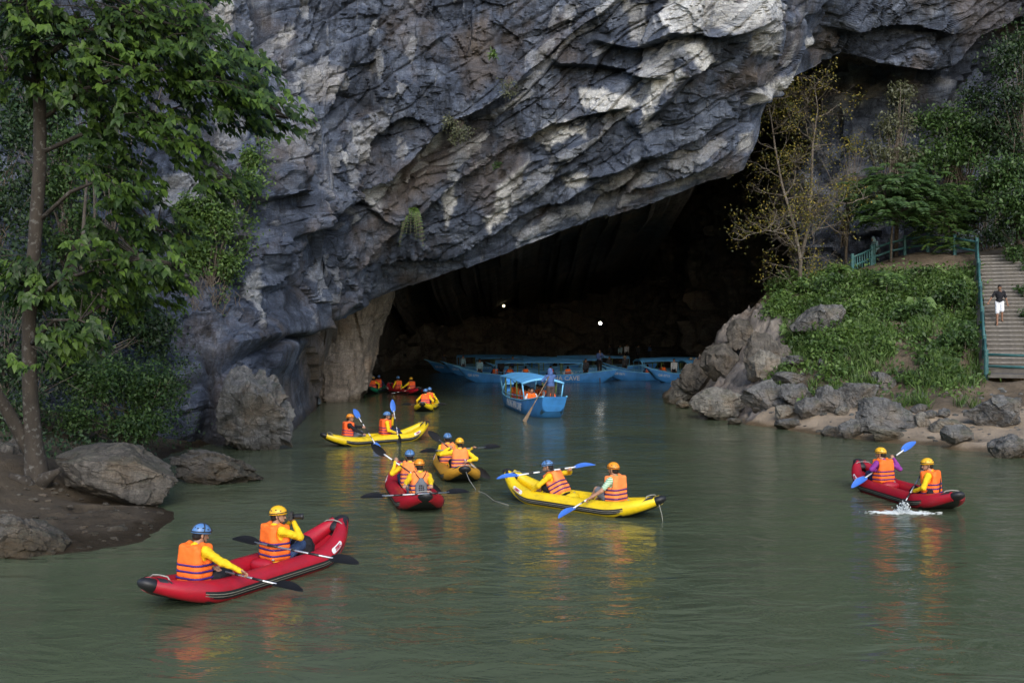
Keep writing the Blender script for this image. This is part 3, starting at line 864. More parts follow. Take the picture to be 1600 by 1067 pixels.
RB = [
    (1308, 1380, 596, 636, 'dark slanting slab leaning on the boulders of the right bank', 51, BG, .8, -12), (1333, 1440, 621, 671, 'largest long grey boulder lying on the right beach', 52, BG, .6, 7),
    (1083, 1172, 606, 656, 'pale brown rock at the left end of the right bank boulders', 53, BB, .9, -8), (1163, 1229, 587, 642, 'tall blue-grey boulder beside the pale brown rock', 54, BG, .9, 6),
    (1221, 1276, 596, 632, 'light grey flat-faced boulder behind the front rocks', 55, BG, .9, 4), (1246, 1296, 616, 653, 'rounded light grey boulder in front of the flat-faced one', 56, BG, .9, -4),
    (1273, 1327, 601, 646, 'cracked grey boulder left of the dark slanting slab', 57, BG, .8, 10), (1206, 1248, 633, 656, 'pale topped rock standing at the dark undercut by the water', 58, BB, .8, 3),
    (1213, 1253, 653, 671, 'small wet dark rock at the waterline below the pale topped rock', 59, BG, .8, 0), (1285, 1318, 665, 681, 'small low rock touching the paired dark rock on the sand', 60, BG, .9, -6),
    (1313, 1354, 653, 686, 'dark angular rock standing on the sand spit at the waterline', 61, BG, .9, 0), (1361, 1423, 665, 689, 'flat mossy rock half sunk in the sand at the waterline', 62, BB, .7, 6),
    (1454, 1508, 650, 676, 'pale flat topped rock on the beach behind the round dark one', 63, BB, .8, 0), (1474, 1526, 664, 692, 'round dark rock at the right end of the beach sand', 64, BG, .8, 0),
    (1425, 1452, 631, 646, 'small grey stone uphill of the largest long boulder', 65, BG, .9, 0), (1467, 1490, 638, 653, 'little blue-grey stone above the pale flat topped rock', 66, BG, .9, 0),
    (1446, 1468, 641, 654, 'tiny grey stone between two small stones above the beach', 67, BG, .9, 0), (1432, 1456, 644, 667, 'brown block wedged at the right end of the long boulder', 68, BB, .8, 0),
    (1527, 1618, 612, 668, 'big dark rock below the foot of the stairs', 69, BG, .9, 0), (1552, 1622, 679, 716, 'dark square rock in the water at the right picture edge', 70, BG, .8, 4),
    (1040, 1105, 604, 630, 'cream coloured rock at the tip of the rock nose by the boats', 71, BB, .9, -5), (1052, 1080, 625, 638, 'small wet stone in the water below the cream coloured rock', 72, BB, .9, 0),
    (1135, 1160, 653, 664, 'tiny dark stone in the water below the pale brown rock', 73, BG, .9, 0), (1307, 1333, 635, 649, 'small light stone at the left foot of the long boulder', 74, BB, .9, 0),
    (1206, 1272, 581, 603, 'grey slab above the tall blue-grey boulder', 75, BG, .8, 5), (1224, 1279, 556, 574, 'grey stone half buried in the slope under the creepers', 76, BG, .8, 5),
    (1280, 1299, 560, 573, 'small pale stone half buried in the slope beside the grey one', 77, BG, .9, 0), (1104, 1166, 524, 572, 'rounded grey knob on the rock nose beside the cave water', 78, BD, .8, -14),
    (1160, 1238, 512, 590, 'tall brown-grey rock slab leaning on the rock nose', 79, BD, .5, -22), (1240, 1330, 474, 520, 'grey rock dome emerging from the creepers above the nose', 80, BG, .8, -8),
    (1362, 1402, 582, 606, 'small rock ledge in the sandy slope under the creepers', 81, BG, .8, 6)]
RB += [(1060, 1125, 565, 612, 'broad grey rock at the waterside of the rock nose', 91, BD, .9, -20), (1100, 1160, 540, 592, 'angular brown-grey block half way up the rock nose', 92, BD, .9, -24),
       (1136, 1196, 496, 540, 'dark grey block near the top of the rock nose', 93, BD, .9, -18), (1165, 1225, 545, 600, 'pale ridge stone right of the rock nose', 94, BB, .8, -28), (1048, 1084, 588, 612, 'low stone at the very tip of the rock nose', 95, BG, .9, -8)]
for (a, b, c_, d_, lab, sd_, m_, dp, ti) in RB:
    boulder(a, b, c_, d_, lab, sd_, m_, bank_z, depth=dp, tilt=ti, big=(b - a) > 60, rough=.075)
# loose stones strewn on the sand and slope
M_STONE = BG
P0, F0 = rock_shape(200, (1, 1, .7)); stV = []; stF = []
lowV, lowF = ico(2)
r_ = np.random.default_rng(5)
mb = MB()
for k in range(170):
    px, py = r_.uniform(1190, 1600), r_.uniform(575, 690)
    q = ground_hit(px, py, bank_z)
    if q.z < .05: continue
    s_ = r_.uniform(.03, .12) * (1.6 if r_.random() < .12 else 1)
    V = lowV * (1 + .25 * r_.normal(size=(len(lowV), 1)) * .6) * s_ * np.array([1.2, 1, .7])
    mb.add(V + np.array(q), lowF)
st = mb.build('loose_stones', BG, None, False); tag(st, 'scattered small stones on the sandy slope', 'stones', kind='stuff')

mb = MB()
for k in range(260):
    px, py = r_.uniform(-60, 262), r_.uniform(745, 865)
    q = ground_hit(px, py, mud_z, 14, 26)
    if q.z < .02: continue
    s_ = r_.uniform(.015, .06)
    mb.add(lowV * (1 + .15 * r_.normal(size=(len(lowV), 1))) * s_ * np.array([1.3, 1, .6]) + np.array(q), lowF)
st2 = mb.build('pebbles', M_BOULDER_DARK, None, False); tag(st2, 'small pebbles scattered over the left mud bank', 'stones', kind='stuff')

# ================================================================== stairs and railing
M_CONC = simple('step_concrete', (.105, .095, .083), .85, .25, 3.0, bump=.5, bscale=25, dirt=.6)  # dark tone also paints in the shade of the risers
M_TEAL = simple('teal_painted_concrete', (.028, .105, .105), .6, .22, 5.0, bump=.4, bscale=30, dirt=.45)
M_LIT_EDGE = simple('step_lit_edge', (.185, .17, .15), .85, .3, 5.0, bump=.4, bscale=25, dirt=.5)  # paler concrete tone, painting in the light along the step edges
def stairs():
    root = empty('staircase', tuple(ST0), 0, 'worn concrete stairs climbing the right bank beside the teal railing', 'stairs')
    n = 28; L = (Vector((ST1.x - ST0.x, ST1.y - ST0.y, 0))).length; run = L / n; rise = (ST1.z - ST0.z) / n
    Rm = Matrix((STN, STD, Vector((0, 0, 1)))).transposed()
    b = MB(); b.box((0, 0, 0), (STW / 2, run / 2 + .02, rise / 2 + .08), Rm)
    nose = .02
    nb_ = MB(); nb_.box(Rm @ Vector((0, -run / 2 - .02, rise / 2 + .05)), (STW / 2 + .004, .035, .034), Rm)  # strip carrying the painted edge light of each step
    first = None
    for k in range(n + 1):
        c = STD * (run * (k + .5)) + STN * (STW / 2) + Vector((0, 0, rise * (k + .5) - .08))
        c += Vector((random.uniform(-.03, .03), random.uniform(-.01, .01), random.uniform(-.012, .012)))
        if first is None:
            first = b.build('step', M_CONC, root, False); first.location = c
            nos = nb_.build('lit_edge', M_LIT_EDGE, first, False)
        else:
            o = share('step', first.data, root); o.location = c; share('lit_edge', nos.data, o)
            o.rotation_euler = (random.uniform(-.008, .008), random.uniform(-.008, .008), random.uniform(-.01, .01))
    lb = MB(); lb.box(STD * (-.9) + STN * (STW / 2) + Vector((0, 0, -.14)), (STW / 2 + .1, .95, .07), Rm)
    lb.build('landing', M_CONC, root, False)
    kb = MB()
    sl = math.atan2(ST1.z - ST0.z, L)
    kb.tube([STN * -.14 + Vector((0, 0, -.05)), STN * -.14 + STD * L + Vector((0, 0, ST1.z - ST0.z - .05))], .2, 4, True)
    kb.build('kerb', M_CONC, root, False)
stairs()
def railing(name, pts, label, bars=()):
    root = empty(name, tuple(pts[0]), 0, label, 'railing')
    o0 = Vector(pts[0]); H = 1.08
    post = None
    for p in pts:
        if post is None:
            b = MB(); b.tube([(0, 0, -.5), (0, 0, H)], [.098, .09], 8); b.tube([(0, 0, H), (0, 0, H + .05)], [.108, .085], 8)
            post = b.build('post', M_TEAL, root); post.location = Vector(p) - o0; sharp_by_angle(post)
        else: share('post', post.data, root).location = Vector(p) - o0
    for a, b_ in zip(pts[:-1], pts[1:]):
        for h in (.93, .45):
            m = MB(); pa, pb = Vector(a) - o0 + Vector((0, 0, h)), Vector(b_) - o0 + Vector((0, 0, h))
            mid = (pa + pb) / 2 - Vector((0, 0, .015))
            m.tube([pa, mid, pb], .058, 8); m.build('rail', M_TEAL, root)
    for i in bars:
        pa, pb = Vector(pts[i]) - o0, Vector(pts[i + 1]) - o0
        for k in range(1, 8):
            m = MB(); q = pa.lerp(pb, k / 8); m.tube([q, q + Vector((0, 0, .93))], .035, 6); m.build('baluster', M_TEAL, root)
    return root
rp = []
q = ST0 + STN * 2.9 - STD * 1.5; rp.append((q.x, q.y, q.z - .25))
q = ST0 - STN * .14 - STD * 1.2; rp.append((q.x, q.y, q.z - .2))
for k in (.08, .31, .54, .77, 1.0):
    q = ST0.lerp(ST1, k) - STN * .14; rp.append((q.x, q.y, q.z))
def post_at(px, py, d, zf=bank_z):
    q = at(px, py, d); return (q.x, q.y, zf(q.x, q.y) - .02)
for (px, py, d) in [(1492, 412, 53.6), (1450, 400, 55.2), (1414, 402, 55.8), (1392, 410, 55.6), (1366, 418, 55.2)]:
    rp.append(post_at(px, py, d))
railing('stair_railing', rp, 'teal concrete post and rail railing winding along the stairs and the path')
rp2 = [post_at(1366 - 4, 424, 54.6)]
q = at(1332, 440, 53.4); rp2.append((q.x, q.y, rp2[0][2] - .55))
railing('short_railing', rp2, 'short teal barred railing going down behind the creepers', bars=(0,))
# ================================================================== vegetation
def leaf_material(name, dark, mid, light, trans=.28, rough=.5):
    t = NT(name)
    A = t.attr('tone', 'Fac')
    v = t.coord()
    a2 = t.math('ADD', A, t.math('MULTIPLY', t.math('SUBTRACT', t.noise(v, .9, 4), .5), .5))
    c = t.ramp(a2, [(.15, dark), (.5, mid), (.88, light)])
    t.set(base_color=c, roughness=rough)
    t.b.inputs['Specular IOR Level'].default_value = .35
    tr = t.n('BsdfTranslucent', ins={'Color': t.mix(1.0, c, (1.3, 1.5, .6), 'MULTIPLY')})
    ms = t.n('MixShader', ins={0: trans})
    t.t.links.new(t.b.outputs[0], ms.inputs[1]); t.t.links.new(tr.outputs[0], ms.inputs[2])
    t.t.links.new(ms.outputs[0], t.out.inputs[0])
    return t.m
M_LEAF_BIG = leaf_material('broad_leaf', (.014, .031, .006), (.030, .062, .010), (.080, .14, .020))
M_LEAF_DARK = leaf_material('dark_leaf', (.012, .026, .010), (.022, .045, .016), (.042, .08, .025), .2)
M_LEAF_MID = leaf_material('mid_leaf', (.02, .042, .012), (.038, .078, .02), (.075, .135, .035))
M_LEAF_LIGHT = leaf_material('fresh_leaf', (.035, .07, .016), (.07, .13, .028), (.13, .205, .05))
M_LEAF_SLOPE = leaf_material('slope_leaf', (.026, .052, .012), (.058, .108, .022), (.12, .19, .045))
M_LEAF_YELLOW = leaf_material('yellow_leaf', (.05, .06, .014), (.115, .115, .022), (.27, .21, .035))
M_LEAF_DRY = leaf_material('dry_leaf', (.05, .055, .035), (.085, .095, .055), (.14, .15, .085))
def bark(name, a, b, sc=6, pale=.2):
    t = NT(name); v = t.coord(scale=(1, 1, .35))
    n = t.noise(v, sc, 8, .7)
    sp = t.ramp(t.noise(t.coord(), 9, 4, .6), [(.56, 0.0), (.64, .8)])
    c = t.mix(sp, t.ramp(n, [(.3, a), (.7, b)]), (pale * 1.1, pale * 1.05, pale * .95))
    t.set(base_color=c, roughness=.9, normal=t.bump(n, .9, .04)); return t.m
M_BARK = bark('tree_bark', (.018, .014, .010), (.05, .04, .03), pale=.10)
M_BARK_PALE = bark('pale_bark', (.07, .055, .042), (.17, .145, .115))
M_TWIG = bark('twig_bark', (.07, .055, .04), (.16, .13, .10))

LEAFT = {
    'broad': (np.array([(0, 0, 0), (.20, .31, .07), (.20, 0, 0), (.20, -.31, .07), (.52, .25, .03), (.52, 0, -.03), (.52, -.25, .03), (1.1, 0, -.2)], float),
              [(0, 2, 1), (0, 3, 2), (1, 2, 5, 4), (2, 3, 6, 5), (4, 5, 7), (5, 6, 7)]),
    'small': (np.array([(0, 0, 0), (.45, .27, .06), (1, 0, -.05), (.45, -.27, .06)], float), [(0, 2, 1), (0, 3, 2)]),
    'narrow': (np.array([(0, 0, 0), (.4, .17, .03), (1, 0, -.08), (.4, -.17, .03)], float), [(0, 2, 1), (0, 3, 2)]),
}
LEAFT['blade'] = (np.array([(0, .025, 0), (0, -.025, 0), (.55, -.03, .02), (.55, .03, .02), (1, 0, -.18)], float), [(0, 1, 2, 3), (3, 2, 4)])
def frames(dirs, ups):
    d = dirs / np.maximum(np.linalg.norm(dirs, axis=1, keepdims=True), 1e-9)
    y = np.cross(ups, d); y /= np.maximum(np.linalg.norm(y, axis=1, keepdims=True), 1e-9)
    z = np.cross(d, y)
    return np.stack([d, y, z], 2)      # columns
def leaf_mesh(name, P, dirs, ups, size, kind, mat, parent=None, tone=None, kindtag=None):
    T, Fc = LEAFT[kind]
    M = frames(dirs, ups); n = len(P); k = len(T)
    V = P[:, None, :] + np.einsum('nij,kj->nki', M, T) * size[:, None, None]
    V = V.reshape(-1, 3)
    if tone is None: tone = rng.random(n)
    at_ = np.repeat(tone, k)
    off = (np.arange(n) * k)
    tris = [f for f in Fc if len(f) == 3]; quads = [f for f in Fc if len(f) == 4]
    tri = np.array(tris + [q[:3] for q in quads] + [(q[0], q[2], q[3]) for q in quads])
    FF = (off[:, None, None] + tri[None]).reshape(-1, 3)
    o = mesh_np(name, V, FF, False, mat, parent, attrs={'tone': at_})
    if kindtag: o['kind'] = kindtag
    return o
def clumps(c, r, n, nc, spread=.34, shell=.55, rs=None):
    rs = rs or rng
    d = rs.normal(size=(nc, 3)); d /= np.linalg.norm(d, axis=1, keepdims=True)
    cc = d * (shell + (1 - shell) * rs.random((nc, 1))) * rs.uniform(.45, 1.0, (nc, 1))
    w = rs.integers(0, nc, n)
    p = cc[w] + rs.normal(size=(n, 3)) * spread * .6
    return np.array(c) + p * np.array(r), p
def rdir(n, base=(0, 0, -.35), rs=None):
    rs = rs or rng
    d = rs.normal(size=(n, 3)); d /= np.linalg.norm(d, axis=1, keepdims=True)
    return d * .8 + np.array(base)
def rup(n, base=(0, -.5, .8)):
    return rng.normal(size=(n, 3)) * .45 + np.array(base)

def shrub(name, label, cat, base, blobs, size, mat, kind='small', group=None, twigm=None, sv=.3, leafname='foliage', stems=7, srad=.025, trunk=None, nc=14, spread=.34):
    """blobs: (px,py,d, rx,ry,rz metres, leaf count)"""
    base = Vector(base)
    root = empty(name, tuple(base), 0, label, cat, group)
    P = []; 
    mb = MB()
    for (px, py, d, rx, ry, rz, n) in blobs:
        c = np.array(at(px, py, d))
        pts, _ = clumps(c, (rx, ry, rz), n, nc, spread)
        P.append(pts)
        for k in range(stems):
            e = Vector(pts[rng.integers(0, n)])
            m = base.lerp(Vector(c), .55) + Vector(rng.normal(size=3) * .12 * rx)
            s0 = base if trunk is None else trunk[-1]
            mb.tube([s0, s0.lerp(m, .5) + Vector(rng.normal(size=3) * .06), m, m.lerp(e, .6), e], [srad, srad * .8, srad * .6, srad * .4, srad * .2], 5)
    if trunk is not None:
        mb.tube(trunk, [lerp(srad * 3.2, srad * 1.4, i / (len(trunk) - 1)) for i in range(len(trunk))], 8)
    P = np.concatenate(P); n = len(P)
    b0 = np.array(base)
    leaf_mesh(leafname, P - b0, rdir(n), rup(n), size * (1 + sv * rng.normal(size=n).clip(-1.5, 1.5)), kind, mat, root)
    mb.V = [tuple(Vector(v) - base) for v in mb.V]
    mb.build('stem' if trunk is None else 'trunk', twigm or M_TWIG, root)
    return root

# surface lookup on the cliff
def cliff_pt(px, py):
    i = int(np.clip(np.searchsorted(cpx, px), 0, NCOL - 1)); b = pyb[i]
    t = np.clip(1 - py / b, 0, 1); j = int(t * (NR1 - 1))
    return Vector(Gd[j, i])

# ------------------------------------------------------------------ the big leaved tree on the left
def big_tree():
    base = at(60, 762, 20.8)
    root = empty('tree', tuple(base), 0, 'tall broad leaved tree rising from the mud bank at the left edge', 'tree')
    tr = [at(60, 775, 20.8), at(58, 745, 20.8), at(52, 690, 20.7), at(46, 600, 20.6), at(45, 500, 20.5), at(54, 380, 20.4), at(62, 260, 20.3), at(62, 160, 20.2), at(52, 60, 20.1), at(44, -60, 20), at(44, -260, 20), at(50, -480, 19.5)]
    mb = MB()
    mb.tube([p - base for p in tr], [.36, .26, .18, .15, .14, .135, .13, .125, .115, .10, .08, .04], 14)
    mb.tube([p - base for p in (at(62, 770, 20.8), at(70, 748, 20.6), at(92, 735, 20.3))], [.22, .15, .05], 8)
    mb.tube([p - base for p in (at(54, 775, 20.7), at(38, 752, 20.4), at(15, 742, 20.2))], [.2, .13, .05], 8)
    mb.tube([p - base for p in (at(56, 722, 20.8), at(38, 690, 20.7), at(10, 640, 20.4), at(-15, 600, 20), at(-60, 545, 19.6))], [.16, .14, .13, .11, .08], 9)
    BR = [[(62, 190, 20.3), (130, 140, 20), (220, 110, 19.6), (320, 112, 19.2), (400, 145, 18.8), (450, 185, 18.6)],
          [(55, 100, 20.1), (130, 50, 19.8), (230, 30, 19.4), (320, 50, 19), (380, 100, 18.8)],
          [(62, 240, 20.3), (150, 200, 20), (240, 190, 19.6), (310, 230, 19.3), (360, 280, 19.1)],
          [(46, 480, 20.5), (90, 440, 20.1), (150, 420, 19.6), (220, 405, 19.2), (290, 415, 18.9)],
          [(56, 350, 20.4), (110, 300, 20.2), (160, 280, 20), (210, 310, 19.8), (245, 360, 19.6)],
          [(46, 540, 20.5), (85, 500, 20), (125, 500, 19.6), (160, 520, 19.4)],
          [(56, 130, 20.1), (20, 110, 19.6), (-60, 90, 19)], [(48, 450, 20.5), (10, 430, 20), (-70, 420, 19.4)],
          [(48, 0, 20), (120, -60, 19.5), (220, -90, 19), (330, -70, 18.6)], [(45, -100, 20), (-30, -160, 19.5), (-140, -180, 19)], [(45, -220, 20), (150, -260, 19), (280, -280, 18.5)]]
    for b in BR:
        pts = [at(*p) - base for p in b]; m = len(pts)
        mb.tube(pts, [lerp(.05, .010, i / (m - 1)) for i in range(m)], 7)
    SPR = [(40, 30, 80, 45, 200), (110, 60, 70, 50, 190), (160, 30, 80, 45, 240), (250, 30, 75, 42, 250), (320, 62, 55, 36, 170), (220, 95, 80, 35, 220), (335, 102, 60, 32, 240), (392, 128, 46, 32, 200), (428, 172, 36, 24, 150),
           (375, 168, 46, 24, 140), (290, 128, 60, 28, 180), (120, 125, 60, 40, 150), (20, 110, 50, 40, 120), (180, 160, 56, 26, 120), (255, 170, 50, 22, 100), (300, 230, 42, 22, 120), (345, 272, 34, 26, 120), (255, 205, 40, 18, 70),
           (170, 205, 44, 24, 90), (185, 250, 36, 26, 120), (215, 300, 38, 26, 140), (150, 150, 40, 26, 60), (242, 350, 42, 28, 150), (185, 362, 46, 26, 140), (105, 440, 56, 20, 140), (190, 405, 60, 26, 220), (262, 418, 42, 22, 150),
           (50, 455, 56, 18, 110), (10, 425, 34, 22, 70), (150, 470, 50, 22, 120), (108, 528, 40, 22, 110), (165, 515, 30, 18, 60), (225, 450, 34, 20, 80), (90, 560, 26, 14, 30), (200, 20, 160, 60, 300), (60, -60, 120, 50, 260), (200, -70, 120, 50, 260),
           (330, -50, 70, 40, 170), (-60, 60, 70, 60, 180), (-80, -60, 80, 60, 160), (-70, 420, 60, 30, 90), (150, -230, 160, 80, 300), (-60, -200, 100, 80, 200), (280, -260, 80, 60, 160)]
    P = []; Dr = []; Up = []; Sz = []; Tn = []
    allbr = [p for b in BR for p in b] 
    for (cx, cy, rx, ry, n) in SPR:
        d0 = np.interp(cx, [-60, 60, 450], [19.2, 20.2, 18.6])
        c = at(cx, cy, d0); sx, sz = rx / F * d0, ry / F * d0
        # nearest branch point
        bp_ = min(allbr, key=lambda q: (q[0] - cx) ** 2 + (q[1] - cy) ** 2 + (400 if q[0] > cx else 0))
        s0 = at(*bp_) - base
        n = int(n * (3.6 if cx < 270 and cy < 280 else 2.9))
        ntw = max(3, n // 16)
        yo = rng.uniform(-.5, .5)
        for k in range(ntw):
            e = c + Vector((rng.uniform(-1, 1) * sx, yo + rng.uniform(-.9, .9), rng.uniform(-1, 1) * sz))
            out = (e - at(60, cy - 30, 20.3)); out.z = 0
            out = out.normalized() if out.length > .01 else Vector((1, 0, 0))
            out = (out + Vector((rng.uniform(-.7, .7), rng.uniform(-.9, .5), rng.uniform(-.5, .1)))).normalized()
            L = rng.uniform(.35, .75)
            st_ = e - out * L * .5; en = e + out * L * .5 + Vector((0, 0, -.12))
            if k % 3 == 0: mb.tube([s0, s0.lerp(st_ - base, .6) + Vector((0, 0, .08)), st_ - base, en - base], [.016, .011, .008, .004], 4, False)
            nl = int(n / ntw + .5); side = np.array(out.cross(Vector((0, 0, 1))).normalized())
            tn = np.clip(.5 + rng.normal() * .2, 0, 1)
            for q in range(nl):
                t = (q + rng.random() * .6) / nl
                p = np.array(st_.lerp(en, t)); sgn = 1 if q % 2 else -1
                dr = np.array(out) * .75 + side * sgn * rng.uniform(.3, .9) + np.array((0, 0, -rng.uniform(.25, 1.0)))
                P.append(p + rng.normal(size=3) * .03); Dr.append(dr)
                Up.append(np.array((0, -.35, .9)) + np.array(out) * .4 + rng.normal(size=3) * .25)
                Sz.append(rng.uniform(.10, .20)); Tn.append(np.clip(tn + rng.normal() * .16, 0, 1))
    P = np.array(P) - np.array(base); Dr = np.array(Dr); Up = np.array(Up); Sz = np.array(Sz); Tn = np.array(Tn)
    # the 300 largest in view are leaves of their own
    wp = P + np.array(base); sx_ = 800 + wp[:, 0] / wp[:, 1] * F; sy_ = HY - (wp[:, 2] - HC) / wp[:, 1] * F
    fr = frames(Dr, Up); facing = np.abs(fr[:, 1, 2])
    sc = Sz / wp[:, 1] * (facing + .2) * ((sx_ > 5) & (sx_ < 1600) & (sy_ > 5)) * (1 + (wp[:, 1] < 19.3))
    top = np.argsort(-sc)[:300]; rest = np.ones(len(P), bool); rest[top] = False
    T, Fc = LEAFT['broad']
    mats = []
    for k in range(5):
        o = mesh_np('leaf', T, Fc, False, M_LEAF_BIG, attrs={'tone': np.full(len(T), .3 + .14 * k)}); mats.append(o.data); bpy.data.objects.remove(o)
    for i in top:
        M4 = Matrix([list(fr[i, r] * Sz[i]) + [P[i, r]] for r in range(3)] + [[0, 0, 0, 1]])
        share('leaf', mats[int(np.clip((Tn[i] - .2) / .14, 0, 4))], root, M4)
    leaf_mesh('foliage', P[rest], Dr[rest], Up[rest], Sz[rest], 'broad', M_LEAF_BIG, root, Tn[rest], 'stuff')
    mb.build('trunk', M_BARK, root)
big_tree()

# ------------------------------------------------------------------ other growth on the left
shrub('bush', 'dense small leaved green bush between the tree trunk and the pitted rock block', 'bush', at(215, 705, 27),
      [(190, 600, 26.4, 1.0, .9, .85, 2600), (240, 610, 26.6, .8, .7, .8, 2300), (130, 590, 26.6, .8, .8, .7, 1500), (220, 660, 26.2, .9, .6, .45, 1800), (130, 650, 26, .7, .6, .5, 900)], .105, M_LEAF_MID, nc=30, stems=8, spread=.42)
shrub('bush', 'light green leafy bush hanging on the cliff right of the broad leaved tree', 'bush', cliff_pt(330, 445),
      [(335, 335, 35.2, 1.0, .5, .8, 2400), (310, 390, 35, .75, .5, .9, 1800), (372, 290, 35.6, .7, .4, .55, 1500), (355, 415, 35.4, .55, .4, .6, 1000), (295, 330, 35.0, .6, .4, .7, 1200), (390, 250, 36.4, .4, .3, .6, 700)], .145, M_LEAF_LIGHT, 'small', nc=26, stems=4, spread=.4)
shrub('bush', 'green climbing bush covering the rock just right of the tree trunk', 'bush', at(105, 420, 29),
      [(105, 220, 28.6, .7, .5, .9, 900), (95, 290, 28.6, .7, .5, .9, 900), (130, 340, 28.6, .7, .5, .8, 700), (80, 370, 28.4, .6, .5, .6, 500)], .13, M_LEAF_MID, nc=20)
shrub('bush', 'dark tangled bush behind the trunk at the left picture edge', 'bush', at(0, 690, 25),
      [(0, 560, 25, 1.1, .8, 1.3, 1500), (90, 560, 26.5, .9, .7, 1.1, 1200), (20, 640, 24.5, 1.0, .6, .7, 900), (-60, 520, 25, 1.2, .8, 1.6, 1000), (10, 440, 26, 1.0, .7, 1.3, 1100)], .12, M_LEAF_DARK, nc=24, stems=12)
shrub('bush', 'dark leafy bush high behind the trunk at the left picture edge', 'bush', at(-10, 420, 27),
      [(5, 330, 27, 1.1, .7, 1.2, 1100), (-30, 230, 27, 1.2, .8, 1.2, 900), (20, 200, 27.5, .8, .6, 1.0, 600)], .13, M_LEAF_DARK, nc=20)
shrub('bush', 'wall of dark foliage hanging on the rock behind the broad leaved tree', 'bush', at(150, 560, 30),
      [(60, 180, 30, 1.4, .7, 1.3, 2600), (150, 120, 30.5, 1.6, .7, 1.2, 2600), (40, 60, 30, 1.4, .7, 1.2, 2200), (190, 470, 31, 1.3, .7, 1.1, 2400), (140, 400, 31, 1.3, .7, 1.2, 2200), (235, 520, 31.5, 1.0, .6, .9, 1500), (230, 30, 32, 1.6, .7, .9, 1800),
       (60, 300, 30, 1.3, .7, 1.2, 2200), (20, 450, 29, 1.2, .7, 1.2, 2000), (170, 280, 31, 1.1, .6, 1.0, 1500), (100, 520, 29.5, 1.2, .7, 1.0, 1800)], .15, M_LEAF_DARK, nc=30, stems=6, spread=.42)

def creeper(name, label, path, n, width, size, mat, cat='creeper', kind='small', lift=.25):
    pts = [cliff_pt(*p) for p in path]
    base = pts[0]
    root = empty(name, tuple(base), 0, label, cat)
    mb = MB(); toCam = [(Vector((0, 0, HC)) - p).normalized() * lift for p in pts]
    mb.tube([p + c * .5 - base for p, c in zip(pts, toCam)], .03, 5)
    P = []
    for k in range(n):
        t = rng.random() * (len(pts) - 1); i = int(t); p = pts[i].lerp(pts[i + 1], t - i) + toCam[i]
        w = width * (.5 + .5 * abs(math.sin(t * 2.7 + 1)))
        P.append(np.array(p) + rng.normal(size=3) * np.array((w, .2, w * .8)) - np.array(base))
    P = np.array(P)
    leaf_mesh('foliage', P, rdir(n, (0, -.3, -.6)), rup(n, (0, -.9, .6)), size * rng.uniform(.7, 1.3, n), kind, mat, root)
    mb.build('stem', M_TWIG, root)
    return root
creeper('creeper', 'bright green creeper hanging down the cliff below the tip of the tree branch', [(398, 190), (402, 240), (410, 285), (405, 330), (385, 370), (372, 400)], 950, .36, .15, M_LEAF_LIGHT)
creeper('creeper', 'thin creeper trailing down to the dry tangled vines on the cliff', [(362, 385), (356, 430), (345, 470)], 260, .3, .13, M_LEAF_MID)
shrub('plant', 'yellow green plant growing from the cliff ledge left of the pillar', 'plant', cliff_pt(505, 455), [(512, 428, 45.2, .45, .35, .5, 420), (500, 442, 45.2, .3, .3, .4, 200)], .13, M_LEAF_LIGHT, nc=10, stems=4)
shrub('plant', 'tiny green tuft on the cliff crack left of the pillar', 'plant', cliff_pt(425, 540), [(420, 536, 38.4, .22, .2, .14, 90)], .1, M_LEAF_LIGHT, nc=6, stems=2)
def hanging_fern():
    b = cliff_pt(645, 328) + Vector((0, -.4, 0)); root = empty('fern', tuple(b), 0, 'hanging green fern in the dark hollow above the cave arch', 'fern')
    P = []; Dd = []; U = []; S = []; mb = MB()
    for k in range(16):
        a = rng.uniform(-1.1, 1.1); L = rng.uniform(.8, 1.6)
        pts = [Vector((math.sin(a) * .55 * L * t, -.25 * math.sin(t * 3), .18 * math.sin(t * 3) - L * t * t)) for t in np.linspace(0, 1, 9)]
        mb.tube(pts, .008, 4, False)
        for i in range(1, 9):
            for s in (-1, 1):
                for q in (0, .5):
                    P.append(np.array(pts[i].lerp(pts[i - 1], q))); tdir = np.array((pts[i] - pts[i - 1]).normalized()); sd_ = np.cross(tdir, (0, -1, 0))
                    Dd.append(tdir * .5 + s * sd_); U.append((0, -1, .3)); S.append(.20 * (1 - i / 12))
    leaf_mesh('foliage', np.array(P), np.array(Dd), np.array(U, float), np.array(S), 'narrow', M_LEAF_LIGHT, root); mb.build('stem', M_TWIG, root)
hanging_fern()
shrub('plant', 'large dry grey-green shrub hanging on the middle of the cliff', 'plant', cliff_pt(720, 190), [(716, 205, 41.6, .75, .35, .55, 420), (700, 190, 41.4, .4, .3, .3, 160)], .11, M_LEAF_DRY, nc=16, stems=40, srad=.012)
shrub('plant', 'smaller dry shrub on the cliff above the large one', 'plant', cliff_pt(795, 115), [(795, 138, 41.0, .5, .3, .45, 200)], .10, M_LEAF_DRY, nc=12, stems=24, srad=.011)
shrub('plant', 'little green tuft on the cliff near the right of the dry shrubs', 'plant', cliff_pt(776, 262), [(776, 258, 44.3, .25, .25, .25, 110)], .11, M_LEAF_MID, nc=6, stems=6, srad=.01)
shrub('plant', 'small yellow grass tuft at the top of the brown cliff band', 'plant', cliff_pt(770, 88), [(770, 84, 40.2, .18, .2, .2, 90)], .16, M_LEAF_LIGHT, 'narrow', nc=5, stems=3, srad=.01)
